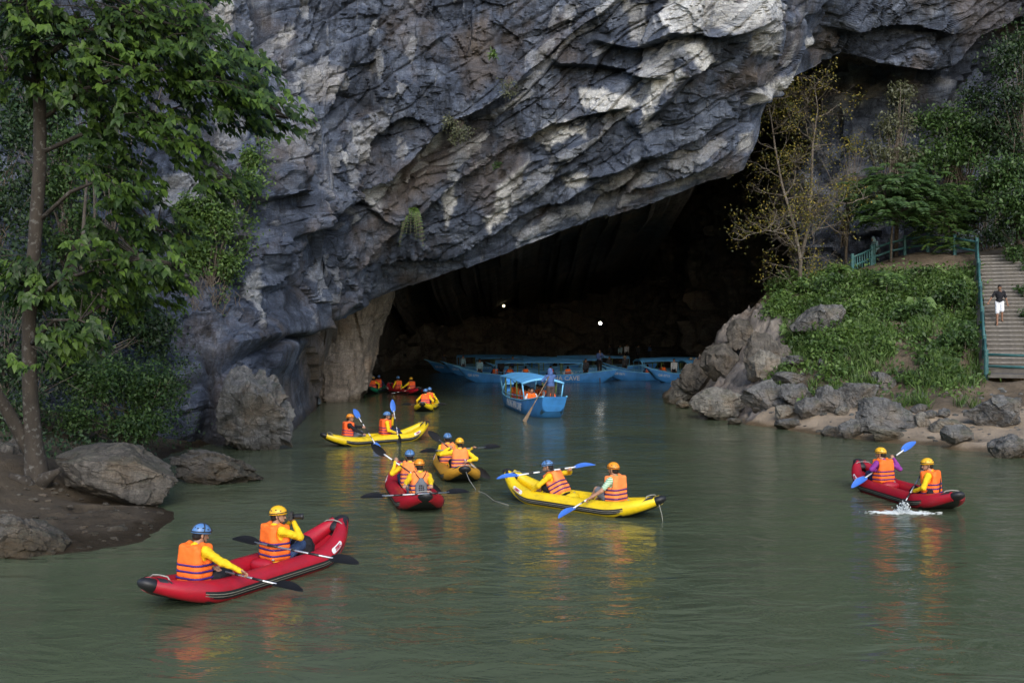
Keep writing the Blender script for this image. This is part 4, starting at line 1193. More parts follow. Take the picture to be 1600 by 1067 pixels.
def dry_vines():
    b = cliff_pt(340, 440) + Vector((0, -.3, 0)); root = empty('dry_vines', tuple(b), 0, 'tangle of dry brown vines on the cliff left of the rock pillar', 'vines')
    mb = MB()
    for k in range(46):
        p = cliff_pt(rng.uniform(300, 372), rng.uniform(425, 470)) + Vector((0, -.35, 0)) - b; pts = [p]
        for i in range(8):
            p = p + Vector((rng.uniform(-.22, .22), rng.uniform(-.08, .08), -rng.uniform(.1, .36))); pts.append(p)
        mb.tube(pts, [.014 * (1 - i / 11) for i in range(9)], 4, False)
    mb.build('stem', M_TWIG, root)
dry_vines()
def sapling(label, path, r0, leaves):
    b = Vector(path[0]); root = empty('sapling', tuple(b), 0, label, 'tree'); mb = MB()
    mb.tube([Vector(p) - b for p in path], [lerp(r0, r0 * .4, i / (len(path) - 1)) for i in range(len(path))], 7); mb.build('trunk', M_TWIG, root)
    pts, _ = clumps(path[-1], (.7, .6, .7), leaves, 10); n = leaves
    leaf_mesh('foliage', pts - np.array(b), rdir(n), rup(n), .12 * rng.uniform(.7, 1.3, n), 'small', M_LEAF_MID, root)
sapling('thin sapling with a bare stem standing right of the big tree trunk', [at(128, 420, 26), at(130, 360, 26), at(134, 300, 26), at(140, 240, 26)], .06, 350)
sapling('thinner pale stemmed sapling between the first sapling and the cliff', [at(146, 380, 27), at(148, 330, 27), at(146, 280, 27), at(152, 225, 27)], .045, 260)

# ------------------------------------------------------------------ right bank: bare twin tree with yellow leaves
def grow(mb, tips, p, d, L, r, depth, gn, up=.05):
    n = 4; pts = [p.copy()]
    for i in range(n):
        d = (d + Vector(gn.normal(size=3) * .22) + Vector((0, 0, up))).normalized()
        p = p + d * (L / n); pts.append(p.copy())
    mb.tube(pts, [lerp(r, r * .5, i / n) for i in range(n + 1)], 5 if r > .02 else 3, False)
    if depth == 0: tips.append((p, d)); return
    for k in range(gn.integers(2, 4)):
        t = gn.uniform(.35, 1.0); q = pts[min(n, max(1, int(t * n + .5)))]
        nd = (d + Vector(gn.normal(size=3) * .75)).normalized()
        grow(mb, tips, q, nd, L * gn.uniform(.55, .8), r * .55, depth - 1, gn, up)
def twin_tree():
    b = at(1250, 446, 51.6); b.z = bank_z(b.x, b.y)
    root = empty('tree', tuple(b), 0, 'bare twin trunked tree with sparse yellow leaves at the cave edge', 'tree')
    gn = np.random.default_rng(21); mb = MB(); tips = []
    S1 = [b - Vector((0, 0, .4)), at(1251, 405, 51.6), at(1240, 350, 51.4), at(1222, 290, 51.2), at(1211, 230, 51), at(1205, 185, 51), at(1198, 150, 51)]
    S2 = [at(1251, 405, 51.6), at(1264, 350, 51.7), at(1268, 290, 51.8), at(1270, 225, 51.8), at(1278, 170, 52), at(1272, 130, 52)]
    S3 = [at(1245, 392, 51.5), at(1228, 366, 51), at(1198, 360, 50.4), at(1168, 368, 50)]
    S4 = [at(1265, 345, 51.7), at(1290, 320, 51.4), at(1325, 318, 51.2)]
    S5 = [at(1262, 372, 51.7), at(1284, 350, 52), at(1300, 330, 52.3)]
    for S, r in ((S1, .115), (S2, .11), (S3, .06), (S4, .045), (S5, .05)):
        m = len(S); mb.tube([p - b for p in S], [lerp(r, r * .12, i / (m - 1)) for i in range(m)], 9)
        for i in range(1, m):
            for k in range(6 if r > .1 else 4):
                t = gn.random(); q = S[i - 1].lerp(S[i], t) - b
                dd = Vector((gn.normal(), gn.normal() * .6, gn.uniform(-.1, .9))).normalized()
                grow(mb, tips, q, dd, gn.uniform(.8, 1.7), .026, 3, gn)
    mb.build('trunk', M_BARK_PALE, root)
    P = []
    for p, d in tips:
        w = p + b; sx = 800 + w.x / w.y * F; sy = HY - (w.z - HC) / w.y * F
        prob = .95 if (sx < 1245 and sy < 270) else (.7 if sx < 1190 else .5)
        if gn.random() < prob:
            for k in range(gn.integers(4, 11)): P.append(np.array(p) + gn.normal(size=3) * .17)
    P = np.array(P); n = len(P)
    leaf_mesh('foliage', P, rdir(n), rup(n), .115 * rng.uniform(.7, 1.4, n), 'small', M_LEAF_YELLOW, root)
twin_tree()
def feather(c, L, n, P, Dd, U, S, droop=.4, az=None):
    a = rng.uniform(0, 6.28) if az is None else az
    o = Vector((math.cos(a), math.sin(a), 0)); sd_ = np.array((-math.sin(a), math.cos(a), 0.0))
    for i in range(n):
        t = (i + 1) / n; p = Vector(c) + o * L * t + Vector((0, 0, .22 * L * math.sin(t * 2.2) - droop * L * t * t))
        for s in (-1, 1):
            P.append(np.array(p)); Dd.append(np.array(o) * .45 + s * sd_ + np.array((0, 0, -.25))); U.append(np.array((0, -.75, .75)) + rng.normal(size=3) * .2); S.append(L * .42 * (1 - .6 * abs(t - .45)))
def feather_tree(label, base, trunk, layers, mat, L=.85, group=None):
    b = Vector(base); root = empty('tree', tuple(b), 0, label, 'tree', group); P, Dd, U, S = [], [], [], []; mb = MB()
    m = len(trunk); mb.tube([p - b for p in trunk], [lerp(.075, .03, i / (m - 1)) for i in range(m)], 7)
    for (px, py, d, rx, n) in layers:
        c = at(px, py, d) - b
        for k in range(n):
            r = rx * math.sqrt(rng.random()); a = rng.uniform(0, 6.28)
            q = c + Vector((math.cos(a) * r, math.sin(a) * r * .8, rng.normal() * .38 - .16 * r))
            feather(q, L * rng.uniform(.7, 1.2), 8, P, Dd, U, S, az=a + rng.normal() * .5)
            if k % 5 == 0: mb.tube([trunk[-1] - b, (trunk[-1] - b).lerp(q, .5) + Vector((0, 0, .12)), q], [.025, .016, .008], 4, False)
    n = len(P)
    leaf_mesh('foliage', np.array(P), np.array(Dd), np.array(U), np.array(S), 'narrow', mat, root, np.clip(.5 + .22 * rng.normal(size=n), 0, 1)); mb.build('trunk', M_TWIG, root)
    return root
b = at(1392, 402, 54.5); b.z = bank_z(b.x, b.y)
feather_tree('light green feathery leaved tree above the short teal railing', b, [b - Vector((0, 0, .3)), at(1393, 370, 54.2), at(1396, 335, 54.0)],
             [(1390, 285, 53.4, 1.9, 110), (1370, 300, 53.0, 1.5, 80), (1430, 292, 53.4, 1.6, 80), (1395, 325, 52.6, 1.6, 80), (1365, 330, 52.8, .9, 40), (1440, 318, 53.0, 1.2, 50), (1400, 270, 54.0, 1.2, 50)], M_LEAF_MID)
b = at(1490, 388, 56.2); b.z = bank_z(b.x, b.y)
feather_tree('drooping feathery tree leaning over the path beside the rail corner', b, [b - Vector((0, 0, .3)), at(1488, 350, 56.02), at(1480, 320, 55.85)],
             [(1470, 305, 55.67, 1.5, 70), (1490, 330, 55.4, 1.2, 60), (1475, 362, 54.6, 1.0, 50), (1505, 310, 55.85, 1.3, 50), (1490, 385, 54.2, .6, 20), (1460, 330, 55, 1.3, 60)], M_LEAF_LIGHT)
def gz(px, py, d):
    q = at(px, py, d); q.z = min(q.z, bank_z(q.x, q.y)); return q
q = gz(1322, 425, 55.67)
shrub('tree', 'slender tree with a thin pale trunk right of the twin tree', 'tree', q, [(1330, 290, 55.67, 1.0, .8, .9, 260), (1312, 350, 55.67, .9, .7, .7, 160), (1335, 230, 56.02, 1.1, .8, 1.0, 260)], .15, M_LEAF_YELLOW, trunk=[q, at(1322, 390, 55.67), at(1328, 330, 55.67), at(1330, 290, 55.67)], srad=.03, stems=14)
q = gz(1400, 380, 56.73)
shrub('tree', 'tall grey-green tree with a thin crown against the upper cliff', 'tree', q, [(1408, 150, 56.38, 1.1, .8, 1.1, 700), (1395, 200, 56.38, 1.3, .9, 1.2, 800), (1410, 245, 56.2, 1.3, .9, .9, 700), (1370, 240, 56.2, 1.0, .8, .9, 400)], .19, M_LEAF_DRY, trunk=[q, at(1402, 320, 56.73), at(1404, 250, 56.55), at(1405, 200, 56.38)], srad=.04, stems=12, nc=22)
q = gz(1490, 380, 60)
shrub('tree', 'large dark green tree under the overhang behind the feathery tree', 'tree', q, [(1480, 190, 56.73, 1.8, 1.2, 1.2, 2000), (1500, 240, 56.55, 2.0, 1.3, 1.1, 2000), (1450, 250, 56.55, 1.6, 1.2, 1.1, 1600), (1530, 210, 56.55, 1.4, 1.0, 1.2, 1300)], .21, M_LEAF_MID, trunk=[q, at(1492, 320, 60), at(1490, 250, 56.9)], srad=.05, stems=12, spread=.55, nc=26)
q = gz(1590, 400, 53.0)
shrub('tree', 'leafy mid green tree at the right picture edge above the stairs', 'tree', q, [(1575, 265, 51.0, 1.5, 1.0, .8, 1900), (1590, 310, 50.5, 1.5, 1.0, .9, 1900), (1550, 285, 52.0, 1.2, .9, .6, 1100), (1610, 350, 50.0, 1.2, .9, .9, 1300), (1640, 290, 50.0, 1.5, 1, 1.2, 1300)], .19, M_LEAF_MID, trunk=[q, at(1592, 360, 52.0), at(1590, 310, 51.0)], srad=.05, stems=10, spread=.55, nc=26)
q = gz(1620, 330, 56.02)
shrub('tree', 'dark tree filling the upper right picture corner', 'tree', q, [(1580, 90, 55.0, 1.4, 1.1, 1.3, 1700), (1590, 150, 55.0, 1.5, 1.1, 1.2, 1700), (1560, 200, 55.67, 1.4, 1.1, 1.1, 1500), (1620, 60, 55.0, 1.4, 1.1, 1.5, 1300)], .2, M_LEAF_DARK, trunk=[q, at(1610, 250, 55.67), at(1600, 150, 55.0)], srad=.06, stems=10, spread=.55, nc=24)
shrub('bush', 'bush with fresh leaves right of the stair top', 'bush', gz(1592, 425, 51.0), [(1592, 395, 50.5, .8, .7, .6, 500), (1575, 350, 52.0, .9, .7, .5, 400), (1610, 420, 49.5, .7, .6, .5, 300)], .16, M_LEAF_MID, nc=14)
shrub('bush', 'leafy bush at the foot of the twin trunked tree', 'bush', gz(1262, 462, 50.0), [(1255, 445, 49.8, .7, .6, .45, 420), (1285, 440, 50.0, .6, .5, .5, 300), (1225, 462, 49.6, .7, .5, .3, 300)], .17, M_LEAF_LIGHT, nc=12)
shrub('bush', 'large mid green bush below the short teal railing', 'bush', gz(1370, 470, 49.5), [(1370, 440, 49.8, 1.1, .7, .65, 800), (1340, 462, 49, 1.0, .7, .5, 600), (1405, 455, 49.5, 1.1, .7, .6, 700), (1440, 428, 50.5, 1.1, .7, .5, 600), (1480, 440, 50.0, .9, .6, .5, 450)], .17, M_LEAF_MID, nc=24, stems=10)
for (px, py, d, rx, rz, n_, m_, lab) in [(1290, 462, 49.4, .8, .4, 500, M_LEAF_MID, 'low bush right below the twin trunked tree'), (1345, 500, 47.2, .9, .42, 560, M_LEAF_LIGHT, 'light green low bush in the upper middle of the slope'), (1425, 505, 46.2, 1.0, .45, 620, M_LEAF_MID, 'wide low bush in the middle of the slope'),
        (1490, 478, 47.4, .9, .5, 560, M_LEAF_MID, 'low bush beside the railing half way up the stairs'), (1462, 560, 42.6, .9, .45, 560, M_LEAF_MID, 'low bush above the big dark rock on the right bank'), (1340, 548, 43.6, .8, .3, 420, M_LEAF_LIGHT, 'small bright bush above the slanting dark slab'),
        (1505, 545, 43, .7, .5, 420, M_LEAF_MID, 'bush at the foot of the railing'), (1265, 548, 45.2, .7, .3, 360, M_LEAF_MID, 'low bush on the rocks left of the slope')]:
    q = gz(px, py + 10, d); shrub('bush', lab, 'bush', q, [(px, py - 14, q.y - .1, rx, .6, rz * 1.35, int(n_ * 1.4)), (px + 14, py - 26, q.y, rx * .5, .4, rz, n_ // 2)], .15, m_, 'broad', nc=16, stems=5)
shrub('bush', 'dark green bushes along the right side of the stairs', 'bush', gz(1605, 520, 46), [(1606, 500, 45.5, .45, 1.2, .5, 600), (1604, 455, 47.5, .45, 1.0, .45, 500), (1610, 555, 43.5, .5, .9, .5, 500)], .15, M_LEAF_MID, nc=18)
shrub('bush', 'dense dark thicket on the slope behind the stair top and the path', 'bush', gz(1540, 400, 55), [(1530, 330, 55.5, 1.4, .8, 1.1, 1500), (1560, 370, 55, 1.2, .8, .8, 1100), (1500, 345, 56, 1.2, .8, .8, 1000), (1440, 340, 56.5, 1.2, .7, .8, 900), (1590, 230, 55.5, 1.2, .8, 1.2, 1300), (1530, 150, 57, 1.2, .6, 1.0, 900)], .19, M_LEAF_DARK, nc=28, stems=6, spread=.5)
def grasses():
    P = []; Dd = []; n_ = 0
    while n_ < 900:
        px, py = rng.uniform(1200, 1530), rng.uniform(430, 640)
        if float(fbm(np.array([[px / 30.0, py / 20.0, 8.1]]), 3, 22)[0]) < .02: continue
        q = ground_hit(px, py, bank_z, 30); n_ += 1
        if q.y > 60 or q.z < .8: continue
        for k in range(16):
            P.append(np.array(q) + rng.normal(size=3) * np.array((.09, .09, .01))); Dd.append(np.array((rng.normal() * .45, rng.normal() * .4 - .1, 1.0)))
    P = np.array(P); n = len(P)
    o = leaf_mesh('grass', P, np.array(Dd), rng.normal(size=(n, 3)) + np.array((0, -1, 0)), rng.uniform(.2, .6, n), 'blade', M_LEAF_SLOPE, None, np.clip(.55 + .25 * rng.normal(size=n), 0, 1), 'stuff')
    tag(o, 'tufts of grass among the creeping plants on the slope', 'grass')
grasses()
def frond_plant(label, px, py, d, n, L, mat, h):
    b = gz(px, py, d); root = empty('plant', tuple(b), 0, label, 'plant'); P, Dd, U, S = [], [], [], []; mb = MB()
    mb.tube([Vector((0, 0, -.2)), Vector((.05, 0, h * .6)), Vector((0, 0, h))], [.03, .025, .02], 6)
    for k in range(n): feather(Vector((0, 0, h + rng.uniform(-.25, .1))), L * rng.uniform(.8, 1.15), 10, P, Dd, U, S, droop=.55, az=6.28 * k / n + rng.normal() * .2)
    leaf_mesh('foliage', np.array(P), np.array(Dd), np.array(U), np.array(S) * .8, 'narrow', mat, root); mb.build('stem', M_TWIG, root)
frond_plant('palm like plant with spreading fronds left of the short teal railing', 1310, 437, 51, 12, 1.0, M_LEAF_LIGHT, .7)
frond_plant('feathery frond plant on a thin stem in front of the railing bushes', 1384, 470, 48.5, 11, 1.1, M_LEAF_LIGHT, 1.2)
frond_plant('small fern plant at the upper edge of the rock nose', 1212, 470, 49.4, 9, .6, M_LEAF_LIGHT, .35)
frond_plant('small frond plant among the creepers near the middle of the railing', 1500, 500, 45.5, 9, .7, M_LEAF_MID, .5)
frond_plant('low frond plant at the bottom of the slope above the long grey boulder', 1395, 590, 41.5, 9, .6, M_LEAF_SLOPE, .35)
frond_plant('frond plant on the slope right of the grey rock dome', 1352, 490, 47.5, 10, .8, M_LEAF_LIGHT, .5)
def taro(label, px, py, d, n, s):
    b = gz(px, py, d); root = empty('plant', tuple(b), 0, label, 'plant'); mb = MB()
    T, Fc = LEAFT['broad']
    lf = mesh_np('leaf', T, Fc, False, M_LEAF_LIGHT, root, attrs={'tone': np.full(len(T), .7)}); first = True
    for k in range(n):
        a = rng.uniform(0, 6.28); tip = Vector((math.cos(a) * .3 * s, math.sin(a) * .3 * s - .1, rng.uniform(.4, .9) * s))
        mb.tube([(0, 0, 0), tip * .5 + Vector((0, 0, .1)), tip], .012, 5, False)
        fr = frames(np.array([(math.cos(a), math.sin(a) - .4, -.7)]), np.array([(0, -.8, .7)]))[0] * s * .55
        M4 = Matrix([list(fr[r]) + [tip[r]] for r in range(3)] + [[0, 0, 0, 1]])
        if first: lf.matrix_basis = M4; first = False
        else: share('leaf', lf.data, root, M4)
    mb.build('stem', M_TWIG, root)
taro('big leaved plant among the creepers in the middle of the slope', 1436, 475, 47, 6, 1.0)
taro('single pale broad leaved plant on the rocks above the beach', 1236, 520, 47, 3, .8)
taro('small broad leaved plant between the shore boulders', 1254, 622, 39.5, 3, .5)

# creeping plants over the slope
def creepers():
    P = []; Ns = []
    poly = [((1200, 488), 0), ]
    n = 0
    def dens(px, py):
        # where the photo is green
        a = 0
        if py < 500: a = 1.0 if px > 1225 + (py - 440) * -.6 and py > 425 else 0
        elif py < 560: a = .85 if px > 1228 + (py - 500) * .1 else 0
        else: a = .6 if (px < 1340 and py < 602) or (px > 1400 and py < 600) else .12
        if 1195 < px < 1240 and py < 470: a = max(a, .3)
        return a
    tries = 0
    cl_ = []
    while len(cl_) < 2500 and tries < 16000:
        tries += 1
        px, py = rng.uniform(1195, 1532), rng.uniform(415, 622)
        if rng.random() > dens(px, py): continue
        if px > 1530 - (py - 420) * -.12: continue
        nz = float(fbm(np.array([[px / 26.0, py / 17.0, 3.3]]), 3, 12)[0])
        if py > 500 and nz < -.05 - (0 if py > 545 else .12): continue
        q = ground_hit(px, py, bank_z, 30)
        if q.y > 63: continue
        cl_.append(q)
    pts = []; big = []
    for q in cl_:
        k = int(rng.integers(8, 18)); h = rng.uniform(.10, .30) + (.45 if rng.random() < .25 else 0)
        p = np.array(q) + rng.normal(size=(k, 3)) * np.array((.22, .22, .03)) + np.stack([np.zeros(k), np.zeros(k), rng.random(k) * h + .03], 1)
        pts.append(p)
    P = np.concatenate(pts); n = len(P)
    t = .5 + .45 * fbm(P / 1.2, 3, 15) + .16 * rng.normal(size=n)
    o = leaf_mesh('creeping_plants', P, rdir(n, (0, -.25, -.2)), rup(n, (0, -.4, .9)), .15 * rng.uniform(.6, 1.5, n), 'broad', M_LEAF_SLOPE, None, np.clip(t, 0, 1), 'stuff')
    tag(o, 'creeping green plants covering the slope below the path', 'plants')
creepers()
def undergrowth():
    P = []
    for k in range(900):
        px, py = rng.uniform(-120, 300), rng.uniform(560, 725)
        q = ground_hit(px, py, mud_z, 18, 30)
        if q.y < 22.5 or q.z < .12: continue
        m = int(rng.integers(5, 12)); P.append(np.array(q) + rng.normal(size=(m, 3)) * np.array((.2, .2, .05)) + np.stack([np.zeros(m), np.zeros(m), rng.random(m) * .4], 1))
    P = np.concatenate(P); n = len(P)
    o = leaf_mesh('undergrowth', P, rdir(n), rup(n), .10 * rng.uniform(.6, 1.5, n), 'small', M_LEAF_DARK, None, None, 'stuff')
    tag(o, 'dark low undergrowth on the left bank behind the tree', 'plants')
undergrowth()
# ================================================================== implicit surfaces for bodies and clothes
class SDF:
    def __init__(s): s.p = []
    def cap(s, a, b, r0, r1=None, k=.03, op='u'):
        s.p.append(('c', np.array(a, float), np.array(b, float), r0, r0 if r1 is None else r1, k, op)); return s
    def ell(s, c, r, rot=None, k=.03, op='u'):
        s.p.append(('e', np.array(c, float), np.array(r, float), np.eye(3) if rot is None else np.array(rot), k, op)); return s
    def box(s, c, h, rad, rot=None, k=.03, op='u'):
        s.p.append(('b', np.array(c, float), np.array(h, float), rad, np.eye(3) if rot is None else np.array(rot), k, op)); return s
    def bounds(s):
        lo, hi = [], []
        for q in s.p:
            if q[-1] == 's': continue
            if q[0] == 'c':
                r = max(q[3], q[4]); lo.append(np.minimum(q[1], q[2]) - r); hi.append(np.maximum(q[1], q[2]) + r)
            else:
                e = q[2] if q[0] == 'e' else q[2]
                r = np.abs(q[3] if q[0] == 'e' else q[4]) @ e
                lo.append(q[1] - r); hi.append(q[1] + r)
        return np.min(lo, 0), np.max(hi, 0)
    def mesh(s, h):
        lo, hi = s.bounds(); lo = lo - 3 * h - .01; hi = hi + 3 * h + .01
        N = np.ceil((hi - lo) / h).astype(int) + 1
        fld = np.full(N, .2, np.float32)
        ax = [lo[i] + h * np.arange(N[i]) for i in range(3)]
        for q in s.p:
            k, op = q[-2], q[-1]
            m = k + 3 * h
            if q[0] == 'c':
                r = max(q[3], q[4]); bl, bh = np.minimum(q[1], q[2]) - r - m, np.maximum(q[1], q[2]) + r + m
            else:
                r = np.abs(q[3] if q[0] == 'e' else q[4]) @ q[2]; bl, bh = q[1] - r - m, q[1] + r + m
            i0 = np.clip(np.floor((bl - lo) / h).astype(int), 0, N); i1 = np.clip(np.ceil((bh - lo) / h).astype(int) + 1, 0, N)
            if np.any(i1 <= i0): continue
            X = ax[0][i0[0]:i1[0], None, None]; Y = ax[1][None, i0[1]:i1[1], None]; Z = ax[2][None, None, i0[2]:i1[2]]
            if q[0] == 'c':
                a, b = q[1], q[2]; ab = b - a; L2 = ab @ ab + 1e-12
                t = np.clip(((X - a[0]) * ab[0] + (Y - a[1]) * ab[1] + (Z - a[2]) * ab[2]) / L2, 0, 1)
                d = np.sqrt((X - a[0] - t * ab[0]) ** 2 + (Y - a[1] - t * ab[1]) ** 2 + (Z - a[2] - t * ab[2]) ** 2) - (q[3] + t * (q[4] - q[3]))
            else:
                c = q[1]; Rm = q[3] if q[0] == 'e' else q[4]
                x, y, z = X - c[0], Y - c[1], Z - c[2]
                u = x * Rm[0, 0] + y * Rm[1, 0] + z * Rm[2, 0]; v = x * Rm[0, 1] + y * Rm[1, 1] + z * Rm[2, 1]; w = x * Rm[0, 2] + y * Rm[1, 2] + z * Rm[2, 2]
                if q[0] == 'e':
                    r = q[2]
                    k0 = np.sqrt((u / r[0]) ** 2 + (v / r[1]) ** 2 + (w / r[2]) ** 2); k1 = np.sqrt((u / r[0] ** 2) ** 2 + (v / r[1] ** 2) ** 2 + (w / r[2] ** 2) ** 2)
                    d = k0 * (k0 - 1) / np.maximum(k1, 1e-6)
                else:
                    e = q[2] - q[3]
                    qx, qy, qz = np.abs(u) - e[0], np.abs(v) - e[1], np.abs(w) - e[2]
                    d = np.sqrt(np.maximum(qx, 0) ** 2 + np.maximum(qy, 0) ** 2 + np.maximum(qz, 0) ** 2) + np.minimum(np.maximum(np.maximum(qx, qy), qz), 0) - q[3]
            sl = (slice(i0[0], i1[0]), slice(i0[1], i1[1]), slice(i0[2], i1[2]))
            a_ = fld[sl]
            if op == 'u':
                hh = np.clip(.5 + .5 * (a_ - d) / k, 0, 1); fld[sl] = a_ * (1 - hh) + d * hh - k * hh * (1 - hh)
            else:
                fld[sl] = np.maximum(a_, -d)
        return surfnet(fld, lo, h)

_EDG = [((0, 0, 0), (1, 0, 0)), ((0, 1, 0), (1, 1, 0)), ((0, 0, 1), (1, 0, 1)), ((0, 1, 1), (1, 1, 1)), ((0, 0, 0), (0, 1, 0)), ((1, 0, 0), (1, 1, 0)), ((0, 0, 1), (0, 1, 1)), ((1, 0, 1), (1, 1, 1)),
        ((0, 0, 0), (0, 0, 1)), ((1, 0, 0), (1, 0, 1)), ((0, 1, 0), (0, 1, 1)), ((1, 1, 0), (1, 1, 1))]
def surfnet(f, lo, h):
    ins = f < 0
    nx, ny, nz = f.shape
    cnt = np.zeros((nx - 1, ny - 1, nz - 1), np.int8)
    for a in (0, 1):
        for b in (0, 1):
            for c in (0, 1): cnt += ins[a:nx - 1 + a, b:ny - 1 + b, c:nz - 1 + c]
    act = (cnt > 0) & (cnt < 8)
    I = np.argwhere(act); n = len(I)
    idx = np.full(act.shape, -1, np.int32); idx[act] = np.arange(n)
    acc = np.zeros((n, 3)); k = np.zeros(n)
    for p, q in _EDG:
        p, q = np.array(p), np.array(q)
        A, B = I + p, I + q
        fa, fb = f[A[:, 0], A[:, 1], A[:, 2]], f[B[:, 0], B[:, 1], B[:, 2]]
        m = (fa < 0) != (fb < 0)
        t = np.where(m, fa / np.where(m, fa - fb, 1), 0)
        acc += m[:, None] * (p + t[:, None] * (q - p)); k += m
    V = lo + h * (I + acc / k[:, None])
    FF = []
    for ax in range(3):
        sl0 = [slice(1, None)] * 3; sl0[ax] = slice(0, -1); sl1 = list(sl0); sl1[ax] = slice(1, None)
        sa_, sb_ = ins[tuple(sl0)], ins[tuple(sl1)]
        ed = np.argwhere(sa_ != sb_)
        off = np.ones(3, int); off[ax] = 0
        ed = ed + off
        o1, o2 = [(1, 2), (2, 0), (0, 1)][ax]
        u = np.zeros(3, int); u[o1] = 1; v = np.zeros(3, int); v[o2] = 1
        ok = np.all(ed < np.array(act.shape), 1); ed = ed[ok]
        c = [ed - u - v, ed - v, ed, ed - u]
        ids = np.stack([idx[q[:, 0], q[:, 1], q[:, 2]] for q in c], 1)
        s_in = ins[ed[:, 0], ed[:, 1], ed[:, 2]]
        ids = np.where(s_in[:, None], ids, ids[:, ::-1])
        FF.append(ids)
    FF = np.concatenate(FF)
    FF = FF[np.all(FF >= 0, 1)]
    return V, FF

# ================================================================== materials of people and gear
def cloth(name, col, rough=.8, var=.12, sc=10, b=.35, bs=28):
    t = NT(name); v = t.coord()
    n = t.noise(v, sc, 5, .6)
    c = t.ramp(n, [(.3, tuple(x * (1 - var) for x in col)), (.7, tuple(min(1, x * (1 + var)) for x in col))])
    wr = t.math('ADD', t.noise(v, bs, 4, .6, .6), t.math('MULTIPLY', t.noise(v, 260, 2), .08))
    t.set(base_color=c, roughness=rough, normal=t.bump(wr, b, .02))
    t.b.inputs['Specular IOR Level'].default_value = .25
    return t.m
M_SKIN = cloth('skin', (.36, .195, .125), .5, .1, 14, .1, 60)
M_SKIN_D = cloth('tanned_skin', (.22, .115, .07), .5, .1, 14, .1, 60)
M_HAIR = cloth('black_hair', (.012, .010, .009), .5, .3, 30, .6, 90)
M_VEST = cloth('orange_vest', (.92, .165, .022), .62, .07, 6, .35, 14)
M_VEST_F = cloth('faded_orange_vest', (.92, .245, .065), .7, .1, 6, .4, 14)
M_VEST_R = cloth('red_orange_vest', (.88, .125, .025), .65, .09, 6, .4, 14)
M_STRAP = cloth('purple_strap', (.055, .022, .16), .7, .15, 20)
M_PIPE = cloth('yellow_piping', (.75, .52, .02), .7)
M_YEL = cloth('yellow_shirt', (.72, .48, .012), .75, .1, 9, .5, 16)
M_BLKC = cloth('black_cloth', (.014, .014, .017), .8, .3, 12)
M_NAVY = cloth('navy_cloth', (.018, .028, .075), .8, .25, 12)
M_JEAN = cloth('denim', (.03, .055, .12), .85, .3, 14)
M_GREYC = cloth('grey_cloth', (.13, .14, .16), .85, .2, 12)
M_PURP = cloth('purple_shirt', (.20, .03, .22), .7, .35, 25)
M_WHITEC = cloth('white_cloth', (.62, .63, .65), .85, .08)
M_BLUEC = cloth('blue_cloth', (.06, .11, .26), .85, .2)
M_LBLUEC = cloth('pale_blue_cloth', (.30, .48, .56), .85, .15)
M_DGREY = cloth('dark_grey_cloth', (.05, .052, .06), .85, .25)
M_BROWNC = cloth('brown_cloth', (.07, .05, .045), .85, .25)
M_REDC = cloth('red_cloth', (.45, .03, .03), .85, .2)
def stripes():
    t = NT('green_striped_shirt'); v = t.coord(scale=(0, 0, 1)); 
    w = t.n('TexWave', wave_type='BANDS', bands_direction='Z', ins={'Vector': t.coord(), 'Scale': 9.0, 'Distortion': 1.2, 'Detail': 2})
    c = t.ramp(w.outputs['Fac'], [(.45, (.62, .66, .60)), (.55, (.10, .33, .10))])
    t.set(base_color=c, roughness=.85); return t.m
M_STRIPE = stripes()
def plastic(name, col, rough=.35, dirt=.25):
    return simple(name, col, rough, .08, 5.0, dirt=dirt, spec=.5)
M_HELM_Y = plastic('yellow_helmet', (.80, .42, .012)); M_HELM_B = plastic('blue_helmet', (.085, .20, .42)); M_HELM_O = plastic('orange_helmet', (.80, .27, .012))
M_BLACKP = simple('black_plastic', (.014, .014, .016), .45, .2, 12, bump=.1)
M_BLADE_K = simple('black_blade', (.006, .006, .007), .6, .25, 10, spec=.25)
M_BLADE_B = simple('blue_blade', (.05, .16, .55), .4, .1, 8, dirt=.15)
M_ALU = simple('aluminium_shaft', (.42, .43, .45), .35, .12, 14, metal=.85)
M_WHITEP = simple('white_tape', (.70, .70, .70), .5, .1, 10, dirt=.2)
M_ROPE = simple('grey_rope', (.28, .27, .24), .9, .25, 40)
M_GLASS = simple('lens_glass', (.01, .01, .015), .1, .1)

# ================================================================== people
def bone2(a, b, l1, l2, hint):
    a, b, hint = Vector(a), Vector(b), Vector(hint)
    d = b - a; L = d.length
    if L > (l1 + l2) * .995:
        b = a + d.normalized() * (l1 + l2) * .995; d = b - a; L = d.length
    x = (l1 * l1 - l2 * l2 + L * L) / (2 * L); h = math.sqrt(max(l1 * l1 - x * x, 0))
    dn = d.normalized(); hp = (hint - dn * hint.dot(dn))
    hp = hp.normalized() if hp.length > 1e-6 else dn.orthogonal().normalized()
    return a + dn * x + hp * h, b

